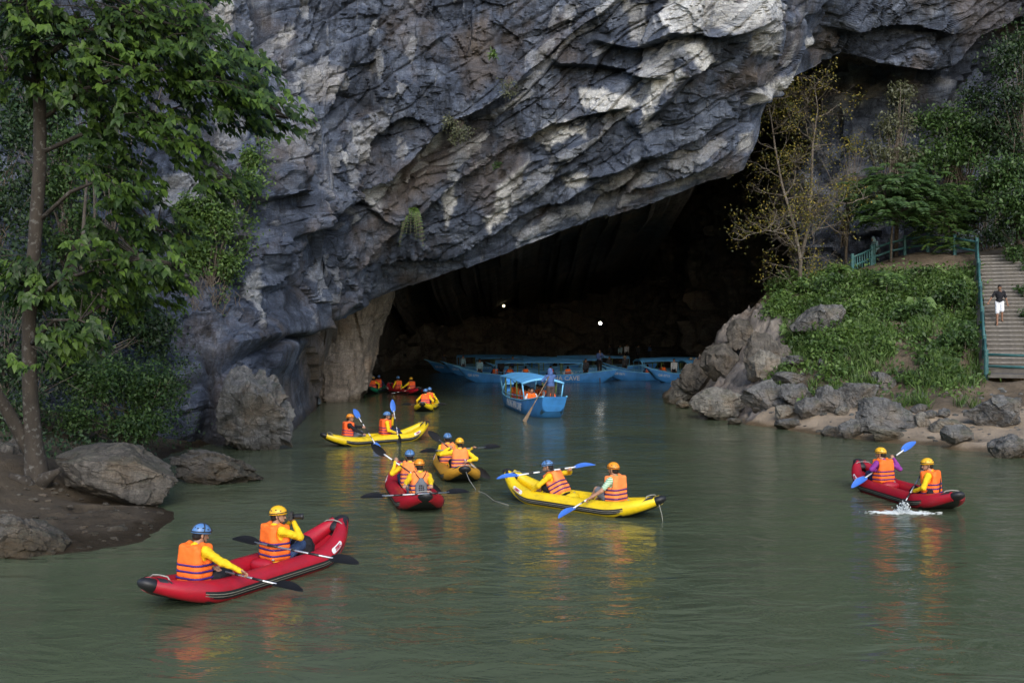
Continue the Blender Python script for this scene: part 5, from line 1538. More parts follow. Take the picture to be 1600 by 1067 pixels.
def person(loc, rz, label, parent_rot=None, seat=True, lean=8, side=0, twist=0, head=(0, 0), hands=None, vest=True, shirt=None, sleeve=1.0, pants=None, pants_len=1.0,
           helmet=None, hair=True, skin=None, h=.013, legs=None, group=None, hat=None, grip=None, hood=None, elbow=(-.35, 1.0, -.7), s=1.0, face=False, vest_open=False, cat='person'):
    """person facing +x of its own frame. origin: seat (sitting) or feet (standing)."""
    skin = skin or M_SKIN
    root = empty('person', loc, rz, label, cat, group)
    pel = Vector((0, 0, .09)) if seat else Vector((0, 0, .90))
    T = Matrix.Rotation(R(lean), 3, 'Y') @ Matrix.Rotation(R(side), 3, 'X')
    Tw = T @ Matrix.Rotation(R(twist), 3, 'Z')
    def tp(x, y, z): return pel + (Tw if z > .25 else T) @ Vector((x, y, z))
    neck = tp(0, 0, .50); chest = tp(0, 0, .33)
    Hm = Tw @ Matrix.Rotation(R(head[0]), 3, 'Z') @ Matrix.Rotation(R(head[1] - lean * .7), 3, 'Y')
    hc = neck + T @ Vector((.015, 0, .05)) + Hm @ Vector((.03, 0, .115))
    def hp(x, y, z): return hc + Hm @ Vector((x, y, z))
    Hn = [[Hm[i][j] for j in range(3)] for i in range(3)]; Tn = [[Tw[i][j] for j in range(3)] for i in range(3)]; T0 = [[T[i][j] for j in range(3)] for i in range(3)]
    sh = {+1: tp(0, .18, .455), -1: tp(0, -.18, .455)}
    if hands is None: hands = ((.32, .18, .22), (.32, -.18, .22))
    hd = {+1: Vector(hands[0]), -1: Vector(hands[1])}
    el = {}; wr = {}
    for sg in (1, -1):
        e, w = bone2(sh[sg], hd[sg], .29, .27, Tw @ Vector((elbow[0], sg * elbow[1], elbow[2])))
        el[sg], wr[sg] = e, w
    B = SDF()
    wob = random.uniform(0, 50)
    def crease(V, a, f):
        q = V * f + wob
        return V + a * np.stack([fbm(q, 3, 1), fbm(q, 3, 2), fbm(q, 3, 3)], 1)
    # torso
    B.ell(pel + T @ Vector((0, 0, .02)), (.12, .165, .12), T0, .05).cap(pel + T @ Vector((0, 0, .05)), tp(0, 0, .26), .115, .12, .06)
    B.ell(chest, (.115, .165, .19), Tn, .06).cap(sh[1], sh[-1], .065, .065, .06).cap(tp(-.01, 0, .44), hc - Hm @ Vector((.02, 0, .06)), .062, .054, .04)
    # head and face
    B.ell(hp(-.01, 0, .03), (.098, .077, .098), Hn, .03).ell(hp(.028, 0, -.045), (.062, .055, .07), Hn, .03).cap(hp(.085, 0, .01), hp(.108, 0, -.028), .010, .015, .012)
    B.cap(hp(.088, .02, -.068), hp(.088, -.02, -.068), .010, .010, .008)
    for sg in (1, -1):
        B.ell(hp(-.005, sg * .082, -.005), (.022, .012, .034), Hn, .01).cap(hp(.078, sg * .045, .028), hp(.082, sg * .018, .028), .014, .014, .012)
    # arms and hands
    for sg in (1, -1):
        B.cap(sh[sg], el[sg], .05, .041, .03).cap(el[sg], wr[sg], .041, .027, .02)
        fd = (wr[sg] - el[sg]).normalized()
        if grip is not None: ax = Vector(grip[0 if sg == 1 else 1]).normalized()
        else: ax = Tw @ Vector((0, 1, 0))
        ax = (ax - fd * ax.dot(fd) * .6).normalized()
        pn = fd.cross(ax).normalized()           # palm normal
        if pn.z > 0: pn = -pn
        pc = wr[sg] + fd * .045
        Rm = Matrix((fd, ax, fd.cross(ax).normalized())).transposed()
        B.ell(pc, (.05, .042, .018), [[Rm[i][j] for j in range(3)] for i in range(3)], .012)
        curl = 1.0 if grip is not None else .35
        for i, (o, L) in enumerate(((-.031, .062), (-.010, .07), (.011, .067), (.031, .054))):
            p0 = pc + fd * .035 + ax * o
            p1 = p0 + (fd * (1 - .55 * curl) + pn * .8 * curl).normalized() * L * .5
            p2 = p1 + (fd * (.35 - .9 * curl) + pn * .8).normalized() * L * .38
            B.cap(p0, p1, .0095, .009, .006).cap(p1, p2, .009, .0078, .004)
        ths = -1 if sg == 1 else 1
        t0 = pc - fd * .02 + ax * .034 * ths; t1 = t0 + (fd * .6 + ax * .7 * ths + pn * .5).normalized() * .035; t2 = t1 + (fd * .6 + pn * .8).normalized() * .03
        B.cap(t0, t1, .012, .0105, .01).cap(t1, t2, .0105, .009, .005)
    # legs
    LJ = []
    for i, sg in enumerate((1, -1)):
        hip = pel + T @ Vector((0, sg * .095, -.02)) if not seat else pel + Vector((.01, sg * .095, -.01))
        if legs is not None: kn, ft = Vector(legs[i][0]), Vector(legs[i][1])
        elif seat: kn, ft = Vector((.40, sg * .17, .27)), Vector((.70, sg * .13, -.02))
        else: kn, ft = Vector((.03, sg * .10, .48)), Vector((-.01, sg * .11, .07))
        LJ.append((hip, kn, ft))
        B.cap(hip, kn, .088, .058, .05).cap(kn, ft, .057, .036, .03)
        toe = (Vector((1, 0, .35)) if seat else Vector((1, sg * .15, -.06))).normalized()
        if not seat: B.cap(ft + Vector((-.03, 0, -.035)), ft + toe * .15 + Vector((0, 0, -.035)), .036, .030, .03)
        else: B.cap(ft, ft + toe * .15, .038, .028, .03)
    V, Fq = B.mesh(h)
    mesh_np('body', V, Fq, True, skin, root)
    # shirt
    if shirt is not None:
        S = SDF()
        S.ell(pel + T @ Vector((0, 0, .05)), (.128, .172, .12), T0, .04).cap(pel + T @ Vector((0, 0, .05)), tp(0, 0, .26), .125, .128, .05).ell(chest, (.124, .174, .196), Tn, .05)
        S.cap(sh[1], sh[-1], .073, .073, .05).cap(tp(-.01, 0, .46), tp(-.005, 0, .512), .071, .066, .03)
        for sg in (1, -1):
            S.cap(sh[sg], sh[sg].lerp(el[sg], min(1, sleeve * 2)), .062, lerp(.062, .052, min(1, sleeve * 2)), .03)
            if sleeve > .5: S.cap(el[sg], el[sg].lerp(wr[sg], (sleeve - .5) * 2 * .97), .053, .036, .025)
            # folds at the elbow
            if sleeve > .6:
                for q in (.25, .5, .72): 
                    c = sh[sg].lerp(el[sg], q); S.ell(c, (.058, .058, .03), None, .02)
        V, Fq = S.mesh(h); V = crease(V, .013, 13); mesh_np('shirt', V, Fq, True, shirt, root)
    if pants is not None:
        S = SDF(); S.ell(pel + Vector((0, 0, .0)), (.135, .18, .125), T0, .05)
        for hip, kn, ft in LJ:
            q = min(1, pants_len * 2); S.cap(hip, hip.lerp(kn, q), .102, lerp(.10, .076 if pants_len > .5 else .088, q), .04)
            if pants_len > .5: S.cap(kn, kn.lerp(ft, (pants_len - .5) * 2 * .95), .074, .052, .03)
        V, Fq = S.mesh(h); V = crease(V, .014, 11); mesh_np('trousers', V, Fq, True, pants, root)
    if vest:
        S = SDF(); c0 = tp(0, 0, .29)
        S.box((0, 0, .26), (.17, .212, .26), .085, None, .02)
        S.box((-.118, 0, .40), (.05, .165, .15), .04, None, .03).box((.118, .09, .40), (.05, .075, .14), .04, None, .03).box((.118, -.09, .40), (.05, .075, .14), .04, None, .03)
        for sg in (1, -1):
            S.cap((-.12, sg * .125, .50), (0, sg * .125, .535), .042, .036, .03).cap((0, sg * .125, .535), (.12, sg * .12, .50), .036, .042, .03)
            S.ell((0.0, sg * .235, .43), (.11, .085, .15), None, .01, 's')
        S.ell((.0, 0, .575), (.10, .085, .115), None, .01, 's').ell((-.16, 0, .60), (.1, .075, .085), None, .01, 's').box((.17, 0, .3), (.06, .006, .3), .002, None, .01, 's')
        ZS = (.10, .19, .275)
        for zq in ZS:      # straps pinch the foam
            for k in range(40):
                a = 2 * math.pi * k / 40
        V, Fq = S.mesh(h)
        V = crease(V, .012, 6)
        # pinch
        for zq in ZS:
            w = np.exp(-((V[:, 2] - zq) / .02) ** 2) * .045; V[:, :2] *= (1 - w)[:, None]
        V[:, :2] *= (1 + .03 * np.sin(V[:, 2:3] * 9 + 1))
        TT = np.array(Tn); Vw = V @ TT.T + np.array(pel)
        vo = mesh_np('vest', Vw, Fq, True, M_VEST if vest is True else vest, root)
        def ring(z, off, hgt, ex=3.2):
            pts = []; n = 36
            for k in range(n):
                a = 2 * math.pi * (k + .5) / n; ca_, sa_ = math.cos(a), math.sin(a); rc = .085
                # support point of a rounded rectangle
                lo_t, hi_t = 0.0, .5
                for _ in range(18):
                    md = (lo_t + hi_t) / 2; qx, qy = abs(ca_) * md - (.17 - rc), abs(sa_) * md - (.212 - rc)
                    dd = math.hypot(max(qx, 0), max(qy, 0)) + min(max(qx, qy), 0) - rc
                    if dd < off: lo_t = md
                    else: hi_t = md
                kk_ = 1 + .03 * math.sin(z * 9 + 1)
                pts.append((ca_ * md * kk_, sa_ * md * kk_, z))
            P = np.array(pts); lo_ = P - (0, 0, hgt / 2); hi_ = P + (0, 0, hgt / 2); inn = P * np.array((.93, .93, 1))
            VV = np.concatenate([lo_, hi_, inn + (0, 0, hgt / 2), inn - (0, 0, hgt / 2)]) @ TT.T + np.array(pel)
            FF = []
            for k in range(n):
                k2 = (k + 1) % n
                for r0, r1 in ((0, 1), (1, 2), (2, 3), (3, 0)): FF.append((r0 * n + k, r0 * n + k2, r1 * n + k2, r1 * n + k))
            return VV, FF
        for zq in ZS:
            VV, FF = ring(zq, .007 if zq < .25 else .011, .026); mesh_np('strap', VV, FF, True, M_STRAP, vo)
        VV, FF = ring(.012, -.022, .02); mesh_np('piping', VV, FF, True, M_PIPE, vo)
    if hair and hood is None:
        S = SDF(); S.ell(hp(-.022, 0, .035), (.100, .084, .10), Hn, .02).ell(hp(-.05, 0, -.03), (.065, .07, .06), Hn, .02).ell(hp(.012, 0, .078), (.088, .076, .062), Hn, .02); S.box(hp(.135, 0, -.02), (.07, .2, .09), .01, Hn, .01, 's')
        V, Fq = S.mesh(h); mesh_np('hair', V, Fq, True, M_HAIR, root)
    if face:
        m = MB()
        for sg in (1, -1): m.ellipsoid(hp(.083, sg * .031, .014), (.009, .013, .008), Hm, 8, 5)
        m.build('eyes', M_HAIR, root)
    if helmet is not None:
        # domed climbing helmet: shell, head band, vents, chin strap
        n, m_ = 28, 10; V = []; FF = []
        for j in range(m_ + 1):
            th = j / m_ * math.pi * .56
            for i in range(n):
                ph = 2 * math.pi * i / n
                rr = math.sin(th) if th < math.pi / 2 else 1 - .02 * (th - math.pi / 2)
                lift = .012 * math.cos(ph) * (j / m_) ** 3
                x, y, z = .132 * rr * math.cos(ph), .112 * rr * math.sin(ph), .112 * math.cos(th) + lift
                if j == m_: x *= 1.03; y *= 1.03
                V.append(hp(x - .008, y, z + .045))
        for j in range(m_):
            for i in range(n): FF.append((j * n + i, (j + 1) * n + i, (j + 1) * n + (i + 1) % n, j * n + (i + 1) % n))
        b0 = len(V)
        for i in range(n):
            ph = 2 * math.pi * i / n; V.append(hp(.118 * math.cos(ph) - .008, .098 * math.sin(ph), .112 * math.cos(math.pi * .56) + .045 + .012 * math.cos(ph)))
        for i in range(n): FF.append((m_ * n + i, b0 + i, b0 + (i + 1) % n, m_ * n + (i + 1) % n))
        ho = mesh_np('helmet', np.array(V), FF, True, helmet, root)
        mb = MB(); pts = []
        for k in range(25):
            ph = 2 * math.pi * k / 24; pts.append(hp(.135 * math.cos(ph) - .008, .115 * math.sin(ph), .050 + .018 * math.cos(ph)))
        mb.tube(pts, .0085, 5, False, 1.0); mb.build('band', M_BLACKP, ho)
        mb = MB()
        for sg in (1, -1):
            for (x, z) in ((-.085, .085), (-.02, .10), (.05, .09)):
                yy = .108 * math.sqrt(max(0, 1 - (x / .135) ** 2 - ((z - .045) / .125) ** 2)); mb.ellipsoid(hp(x - .008, sg * (yy + .001), z), (.015, .006, .010), Hm, 8, 4)
        mb.ellipsoid(hp(-.118, .035, .09), (.006, .012, .012), Hm, 8, 4); mb.ellipsoid(hp(-.118, -.035, .09), (.006, .012, .012), Hm, 8, 4)
        mb.build('vent', M_BLACKP, ho)
        if helmet is M_HELM_B and h < .015:      # head lamp straps over the shell
            mb = MB()
            mb.tube([hp(.135 * math.cos(a_) - .008, 0, .045 + .1155 * math.sin(a_)) for a_ in np.linspace(.1, math.pi - .1, 13)], .008, 5, False)
            mb.tube([hp(-.008, .1145 * math.cos(a_), .045 + .1155 * math.sin(a_)) for a_ in np.linspace(.1, math.pi - .1, 13)], .008, 5, False)
            mb.ellipsoid(hp(.13, 0, .075), (.02, .028, .018), Hm, 8, 6); mb.build('head_lamp', M_BLACKP, ho)
        mb = MB(); mb.tube([hp(0, .10, .03), hp(.01, .09, -.03), hp(.06, .055, -.10), hp(.075, 0, -.118), hp(.06, -.055, -.10), hp(.01, -.09, -.03), hp(0, -.10, .03)], .006, 4, False)
        mb.build('chin_strap', M_BLACKP, ho)
    if hood is not None:
        S = SDF(); S.ell(hp(-.02, 0, .02), (.13, .115, .145), Hn, .03).ell(hp(-.04, 0, -.1), (.12, .12, .09), Hn, .05); S.ell(hp(.10, 0, -.0), (.06, .07, .10), Hn, .01, 's')
        V, Fq = S.mesh(h); mesh_np('hood', V, Fq, True, hood, root)
    if hat is not None:
        mb = MB(); n = 20
        V = [hp(0, 0, .24)] + [hp(.23 * math.cos(2 * math.pi * k / n), .23 * math.sin(2 * math.pi * k / n), .06) for k in range(n)] + [hp(.22 * math.cos(2 * math.pi * k / n), .22 * math.sin(2 * math.pi * k / n), .05) for k in range(n)] + [hp(0, 0, .215)]
        mb.add(V, [(0, 1 + k, 1 + (k + 1) % n) for k in range(n)] + [(1 + k, 1 + n + k, 1 + n + (k + 1) % n, 1 + (k + 1) % n) for k in range(n)] + [(1 + 2 * n, 1 + n + (k + 1) % n, 1 + n + k) for k in range(n)])
        mb.build('hat', hat, root, False)
    root['_sp'] = 0
    del root['_sp']
    if s != 1.0: root.scale = (s, s, s)
    return root, dict(pel=pel, T=T, Tw=Tw, tp=tp, hp=hp, wr=wr, el=el, neck=neck, sh=sh, hands=hd)

# ================================================================== kayaks
def tube_mat(name, col):
    t = NT(name); v = t.coord()
    n = t.noise(v, 2.2, 5, .6)
    c = t.ramp(n, [(.3, tuple(x * .82 for x in col)), (.7, tuple(min(1, x * 1.08) for x in col))])
    d = t.ramp(t.noise(t.coord(scale=(1, 1.6, 2.5)), 3.0, 8, .75), [(.47, 0.0), (.74, .6)])
    c = t.mix(d, c, tuple(x * .35 + .015 for x in col))
    t.set(base_color=c, roughness=t.ramp(n, [(.3, .34), (.7, .5)]), normal=t.bump(t.math('ADD', t.noise(v, 5, 4), t.math('MULTIPLY', t.noise(v, 70, 3), .06)), .25, .02))
    return t.m
M_KRED = tube_mat('red_kayak_skin', (.40, .006, .020)); M_KYEL = tube_mat('yellow_kayak_skin', (.80, .56, .008)); M_KORA = tube_mat('amber_kayak_skin', (.62, .30, .028)); M_KGRN = tube_mat('green_kayak_skin', (.012, .20, .10))
M_KBLK = simple('black_hypalon', (.013, .013, .015), .5, .25, 8, bump=.15, dirt=.12)
M_STICK = simple('white_sticker', (.72, .72, .72), .5, .04, 6, dirt=.1)
M_PALELINE = simple('pale_strip_line', (.30, .28, .22), .6, .2, 20)
M_TXT_RED = simple('red_print', (.42, .02, .05), .5, .05); M_TXT_BLUE = simple('blue_print', (.03, .08, .40), .5, .05); M_TXT_WHITE = simple('white_letter_paint', (.55, .60, .66), .7, .12, 20)

KL = 3.9
def k_y(u): return .345 * (1 - np.clip((abs(u) - .55) / .45, 0, 1) ** 2.2) + .075 * np.clip((abs(u) - .55) / .45, 0, 1) ** 2.2
def k_z(u, rf, rb):
    e = np.clip((abs(u) - .48) / .52, 0, 1)
    return .155 + (rf if u > 0 else rb) * e ** 1.7
def k_r(u): return .158 - .064 * np.clip((abs(u) - .6) / .4, 0, 1) ** 1.3
def text_obj(name, body, size, mat, parent, loc, xdir, nrm, bold=0.0, ext=.002, align='CENTER', shear=0.0):
    cu = bpy.data.curves.new(name, 'FONT'); cu.body = body; cu.size = size; cu.extrude = ext; cu.offset = bold; cu.align_x = align; cu.align_y = 'CENTER'; cu.resolution_u = 2; cu.shear = shear
    cu.materials.append(mat)
    o = bpy.data.objects.new(name, cu); C.objects.link(o); o.parent = parent
    x = Vector(xdir).normalized(); z = Vector(nrm).normalized(); y = z.cross(x).normalized(); x = y.cross(z)
    o.matrix_basis = Matrix.Translation(loc) @ Matrix((x, y, z)).transposed().to_4x4()
    return o
def kayak(cx, cy, hx, hy, mat, label, rf=.40, rb=.24, detail=2, group='inflatable kayaks on the river', roll=0, seats=(.42, -1.0)):
    rz = math.atan2(hy, hx)
    root = empty('kayak', (cx, cy, -.03), rz, label, 'kayak', group)
    root.rotation_euler = (R(roll), 0, rz)
    us = np.concatenate([np.linspace(-1, -.5, 16), np.linspace(-.45, .45, 14), np.linspace(.5, 1, 16)])
    X = lambda u: u * KL / 2
    nseg = 18 if detail > 1 else 12
    for sg in (1, -1):
        mb = MB(); pts = [(X(u), sg * float(k_y(u)), float(k_z(u, rf, rb))) for u in us]
        mb.tube(pts, [float(k_r(u)) for u in us], nseg); o = mb.build('side_tube', mat, root); sharp_by_angle(o, 60)
    # floor
    V = []; fu = np.linspace(-.93, .93, 40); ny_ = 9
    for u in fu:
        w = float(k_y(u)) ; zf = float(k_z(u, rf, rb)) - .10
        for j in range(ny_):
            t = j / (ny_ - 1) * 2 - 1; V.append((X(u), w * t, zf + .022 * math.cos(t * math.pi * 3)))
    mesh_np('floor', np.array(V), grid_faces(40, ny_), True, mat, root)
    # black wear caps at both ends, filling the notch between the tubes and forming the beak
    for e, rr in ((1, rf), (-1, rb)):
        # wear patch wrapped under both tubes, climbing round them towards the tip
        V = []; m = 20; na = 9
        for i in range(m):
            q = i / (m - 1); u = lerp(.60, 1.0, q) * e
            yc, zc, r_ = float(k_y(u)), float(k_z(u, rf, rb)), float(k_r(u)) + .007
            am = R(lerp(14, 88, (q / .74) ** .8) if q < .74 else lerp(88, 180, min(1, (q - .74) / .16)))
            side = [(yc + r_ * math.sin(a), zc - r_ * math.cos(a)) for a in np.linspace(am, 0, na)]
            row = side + [(yc * f, zc - r_) for f in (.6, .2)]
            row = row + [(-y, z) for y, z in row[::-1]]
            V += [(X(u), y, z) for y, z in row]
        nw = 2 * (na + 2)
        o = mesh_np('end_cap', np.array(V), grid_faces(m, nw), True, M_KBLK, root)
        mb = MB(); uu = .985 * e; r_ = float(k_r(uu)); mb.ellipsoid((X(uu) + .03 * e, 0, float(k_z(uu, rf, rb)) + .005), (.20, (float(k_y(uu)) + r_) * .84, r_ * .92), Matrix.Rotation(-.45 * e, 3, 'Y'), 16, 10); mb.build('beak', M_KBLK, o)
        # rope grab handle
        mb = MB(); uu = .93 * e; zt = float(k_z(uu, rf, rb)) + .10; yy = float(k_y(uu)) + .06
        mb.tube([(X(uu), yy, zt - .03), (X(uu) - .02 * e, yy * .6, zt + .035), (X(uu), 0, zt + .05), (X(uu) - .02 * e, -yy * .6, zt + .035), (X(uu), -yy, zt - .03)], .011, 5)
        mb.build('grab_handle', M_ROPE, root)
    # rub strips along both sides
    for sg in (1, -1):
        su = np.linspace(-.74, .80, 34)
        def strip(off, w0, w1, name, m_, par):
            V = []
            for u in su:
                yc, zc, r_ = float(k_y(u)), float(k_z(u, rf, rb)), float(k_r(u))
                ee = 1.0
                for a in np.linspace(w0, w1, 5): V.append((X(u), sg * (yc + (r_ + off) * math.cos(a)), zc + (r_ + off) * math.sin(a)))
            Fq = grid_faces(len(su), 5)
            return mesh_np(name, np.array(V), Fq, True, m_, par)
        st_ = strip(.006, R(-34), R(6), 'rub_strip', M_KBLK, root)
        if detail > 0:
            strip(.0085, R(-8), R(-5), 'strip_line', M_PALELINE, st_)
            if detail > 1: strip(.0085, R(-20), R(-17.5), 'strip_line', M_PALELINE, st_)
        # white maker's sticker near the bow
        V = []; NU, NA = 12, 6; u0, u1 = .60, .755; a0, a1 = R(14), R(46)
        for i in range(NU):
            for j in range(NA):
                q = i / (NU - 1) * 2 - 1; 
                squeeze = math.sqrt(max(0, 1 - max(0, (abs(q) - .72) / .28) ** 2)) * .5 + (.5 if abs(q) <= 1 else 0) * (1 if abs(q) < .98 else .8)
                a = (a0 + a1) / 2 + (a1 - a0) / 2 * (j / (NA - 1) * 2 - 1) * squeeze; u = lerp(u0, u1, i / (NU - 1))
                yc, zc, r_ = float(k_y(u)), float(k_z(u, rf, rb)), float(k_r(u)) + .004
                V.append((X(u), sg * (yc + r_ * math.cos(a)), zc + r_ * math.sin(a)))
        so = mesh_np('sticker', np.array(V), grid_faces(NU, NA), True, M_STICK, root)
        if detail > 0:
            um = .685; am = R(29); yc, zc, r_ = float(k_y(um)), float(k_z(um, rf, rb)), float(k_r(um)) + .011
            nr_ = Vector((.09, sg * math.cos(am), math.sin(am))); p = Vector((X(um), sg * (yc + r_ * math.cos(am)), zc + r_ * math.sin(am)))
            xd = Vector((-sg, .18 , .22 * -sg))
            dz = (float(k_z(.755, rf, rb)) - float(k_z(.6, rf, rb))); dy = float(k_y(.755)) - float(k_y(.6)); xd = Vector((.155 * KL / 2, sg * dy, dz)) * (-sg)
            text_obj('lettering', 'ZEBEC', .066, M_TXT_RED, so, p, xd, nr_, bold=.002, shear=.25)
    if detail > 0:      # welded seams round the tubes
        for sg in (1, -1):
            for u in (-.52, .02, .56):
                pts = [(X(uq), sg * float(k_y(uq)), float(k_z(uq, rf, rb))) for uq in (u - .008, u, u + .008)]
                mb = MB(); mb.tube(pts, [float(k_r(uq)) + .0035 for uq in (u - .008, u, u + .008)], nseg, False); mb.build('seam', mat, root)
    # inflatable seats
    for xs in seats:
        mb = MB(); mb.ellipsoid((xs - .26, 0, .21), (.10, .24, .11), None, 14, 10); mb.build('seat_back', mat, root)
        mb = MB(); mb.ellipsoid((xs + .02, 0, .105), (.24, .22, .06), None, 14, 8); mb.build('seat_cushion', mat, root)
        if detail > 1:
            mb = MB(); mb.ellipsoid((xs - .2, -.15, .30), (.022, .022, .016), None, 8, 6); mb.build('valve', M_ROPE, root)
    return root
SEATF, SEATB = .42, -1.0
SEATZ = .15

def paddle(root_mat, pa, pb, label, blade, shaft='alu', ang=(0, 0), group='double bladed paddles', nb=2):
    """pa,pb world ends of the whole paddle; ang: roll of each blade"""
    pa, pb = Vector(pa), Vector(pb)
    c = (pa + pb) / 2; d = (pb - pa).normalized(); L = (pb - pa).length
    root = empty('paddle', tuple(c), 0, label, 'paddle', group)
    up = Vector((0, 0, 1)) if abs(d.z) < .9 else Vector((1, 0, 0))
    y = up.cross(d).normalized(); z = d.cross(y)
    M3 = Matrix((d, y, z)).transposed(); root.rotation_euler = M3.to_euler()
    BLn = .47; hs = L / 2 - BLn + .05
    mb = MB(); mb.tube([(-hs, 0, 0), (hs, 0, 0)], .0155, 10); so = mb.build('shaft', M_BLACKP if shaft != 'alu' else M_ALU, root)
    if shaft == 'mix':
        for s0, s1 in ((-hs + .02, -hs + .28), (-.30, -.16), (.16, .30), (hs - .28, hs - .02)):
            mb = MB(); mb.tube([(s0, 0, 0), (s1, 0, 0)], .0168, 10); mb.build('tape', M_WHITEP, so)
    else:
        for sx in (-.36, .36):
            mb = MB(); mb.tube([(sx - .09, 0, 0), (sx + .09, 0, 0)], .0185, 8); mb.build('grip', M_BLACKP, so)
    mb = MB(); mb.tube([(-.03, 0, 0), (.03, 0, 0)], .019, 8); mb.build('ferrule', M_BLACKP, so)
    for e, a in ((-1, ang[0]), (1, ang[1])):
        n = 13; V = []; th = .006
        for sd_ in (1, -1):
            for i in range(n):
                t = i / (n - 1)
                w = .092 * (math.sin(math.pi * min(1, (t * .90 + .085)) ** .85) ** .62) * (1 if t < .97 else .8)
                w = max(w, .018 if t < .1 else .012)
                for j in range(5):
                    q = (j / 4 * 2 - 1)
                    x = e * (hs - .05 + t * BLn); yv = w * q + .012 * t; zv = .03 * (q * q) * math.sin(t * math.pi) - .02 * t * t + sd_ * th * (1 - .7 * abs(q)) + (.008 if (q == 0 and sd_ > 0) else 0)
                    V.append((x, yv * math.cos(a) - zv * math.sin(a), yv * math.sin(a) + zv * math.cos(a)))
        Fq = [tuple(r) for r in grid_faces(n, 5)] + [tuple(int(q) + n * 5 for q in r[::-1]) for r in grid_faces(n, 5)]
        rim = [i * 5 for i in range(n)] + [(n - 1) * 5 + j for j in range(1, 5)] + [i * 5 + 4 for i in range(n - 2, -1, -1)] + [3, 2, 1]
        for k in range(len(rim)):
            a_, b_ = rim[k], rim[(k + 1) % len(rim)]; Fq.append((a_, b_, b_ + n * 5, a_ + n * 5))
        bo = mesh_np('blade', np.array(V), Fq, True, blade if not isinstance(blade, tuple) else blade[0 if e > 0 else 1], root); sharp_by_angle(bo, 50)
    return root

def kw(k, p):
    """kayak local to world"""
    return k.matrix_basis @ Vector(p)
def sit(k, xs, label, pad=None, **kws):
    """seat a person in kayak k; pad=(centre local xyz, direction local, blade, shaft, roll angles, length, label, grip offsets)"""
    rz = k.rotation_euler.z + R(kws.pop('turn', 0))
    loc = kw(k, (xs, kws.pop('yoff', 0), SEATZ))
    Mi = (Matrix.Translation(loc) @ Matrix.Rotation(rz, 4, 'Z')).inverted()
    if pad:
        pa, pb, bl, shf, an, lab = pad[:6]; gr = pad[6] if len(pad) > 6 else (.36, -.36)
        cw = (pa + pb) / 2; L = min((pb - pa).length, 2.2); dw = (pa - pb).normalized()      # pa is the end at the paddler's left
        paddle(None, cw + dw * L / 2, cw - dw * L / 2, lab, bl, shf, an)
        hl = Mi @ (cw + dw * gr[0]); hr = Mi @ (cw + dw * gr[1]); dl = Mi.to_3x3() @ dw
        # wrists sit short of the shaft
        def back(h_): 
            v = Vector((h_.x - .0, h_.y * .6, h_.z - .45)); v.normalize(); return h_ - v * .05 - Vector((.03, 0, -.012))
        hh = kws.get('hands', (None, None)); kws['hands'] = tuple(tuple(back(a)) if b is None else b for a, b in zip((hl, hr), hh)); kws.setdefault('grip', (tuple(dl), tuple(dl)))
    kws.setdefault('group', 'people paddling the kayaks')
    ta = rz - k.rotation_euler.z
    if abs(ta) > .01:
        Rl = Matrix.Rotation(-ta, 3, 'Z'); lg = kws.get('legs') or tuple((Vector((.40, sg * .15, .25)), Vector((.70, sg * .12, -.02))) for sg in (1, -1))
        kws['legs'] = tuple((Rl @ Vector(a), Rl @ Vector(b)) for a, b in lg)
    return person(tuple(loc), rz, label, **kws), loc, rz
# ================================================================== kayaks with their crews
def az_(px, py, z):
    d = (HC - z) * F / (py - HY); return at(px, py, d)

# --- front red kayak
kA = kayak(-3.76, 14.62, 1.92, 3.6, M_KRED, 'front red kayak carrying the photographer nearest to the viewer', seats=(.40, -1.20))
sit(kA, -1.20, 'person in blue helmet and black shorts paddling at the back of the front red kayak', lean=3, head=(-25, 14), shirt=M_YEL, pants=M_BLKC, pants_len=.47, helmet=M_HELM_B, h=.0095,
    pad=(az_(268, 873, .42), az_(481, 924, .22), M_BLADE_K, 'alu', (.6, .25), 'black bladed paddle held by the person in blue helmet of the front red kayak'), legs=((Vector((.40, .18, .22)), Vector((.72, .12, -.03))), (Vector((.40, -.22, .20)), Vector((.72, -.12, -.03)))))
pr, inf = (None, None)
(prs, inf), loc, rzA = sit(kA, .40, 'person in yellow helmet holding a camera to the face in the front red kayak', lean=2, twist=-16, head=(-42, 3), shirt=M_YEL, pants=M_JEAN, helmet=M_HELM_Y, h=.0095,
                           hands=((.27, -.06, .64), (.20, -.20, .66)), elbow=(.25, .75, -1.0), face=True)
paddle(None, az_(362, 840, .55), az_(560, 880, .36), 'black paddle lying across the lap of the photographer', M_BLADE_K, 'alu', (.35, .5))
def camera_prop():
    hd_ = inf['hp'](.185, 0, .0); M4 = Matrix.Translation(loc) @ Matrix.Rotation(rzA, 4, 'Z')
    root = empty('photo_camera', tuple(M4 @ hd_), rzA + R(-58), 'black camera held up to the face by the photographer', 'camera')
    mb = MB(); mb.box((0, 0, 0), (.032, .068, .045)); mb.box((.002, 0, .05), (.026, .028, .016)); mb.build('camera_body', M_BLACKP, root, False)
    mb = MB(); mb.tube([(.03, 0, -.004), (.06, 0, -.004), (.065, 0, -.004), (.15, 0, -.004), (.155, 0, -.004), (.185, 0, -.004)], [.036, .036, .04, .04, .044, .046], 18); mb.build('lens', M_BLACKP, root)
    mb = MB(); mb.tube([(.1855, 0, -.004), (.187, 0, -.004)], [.04, .04], 16); mb.build('glass', M_GLASS, root)
    mb = MB(); mb.tube([(-.0, .07, .03), (-.05, .10, -.05), (-.12, .06, -.14), (-.15, 0, -.16), (-.12, -.06, -.14), (-.05, -.09, -.05), (0, -.07, .03)], .007, 5, False); mb.build('neck_strap', M_BLACKP, root)
camera_prop()
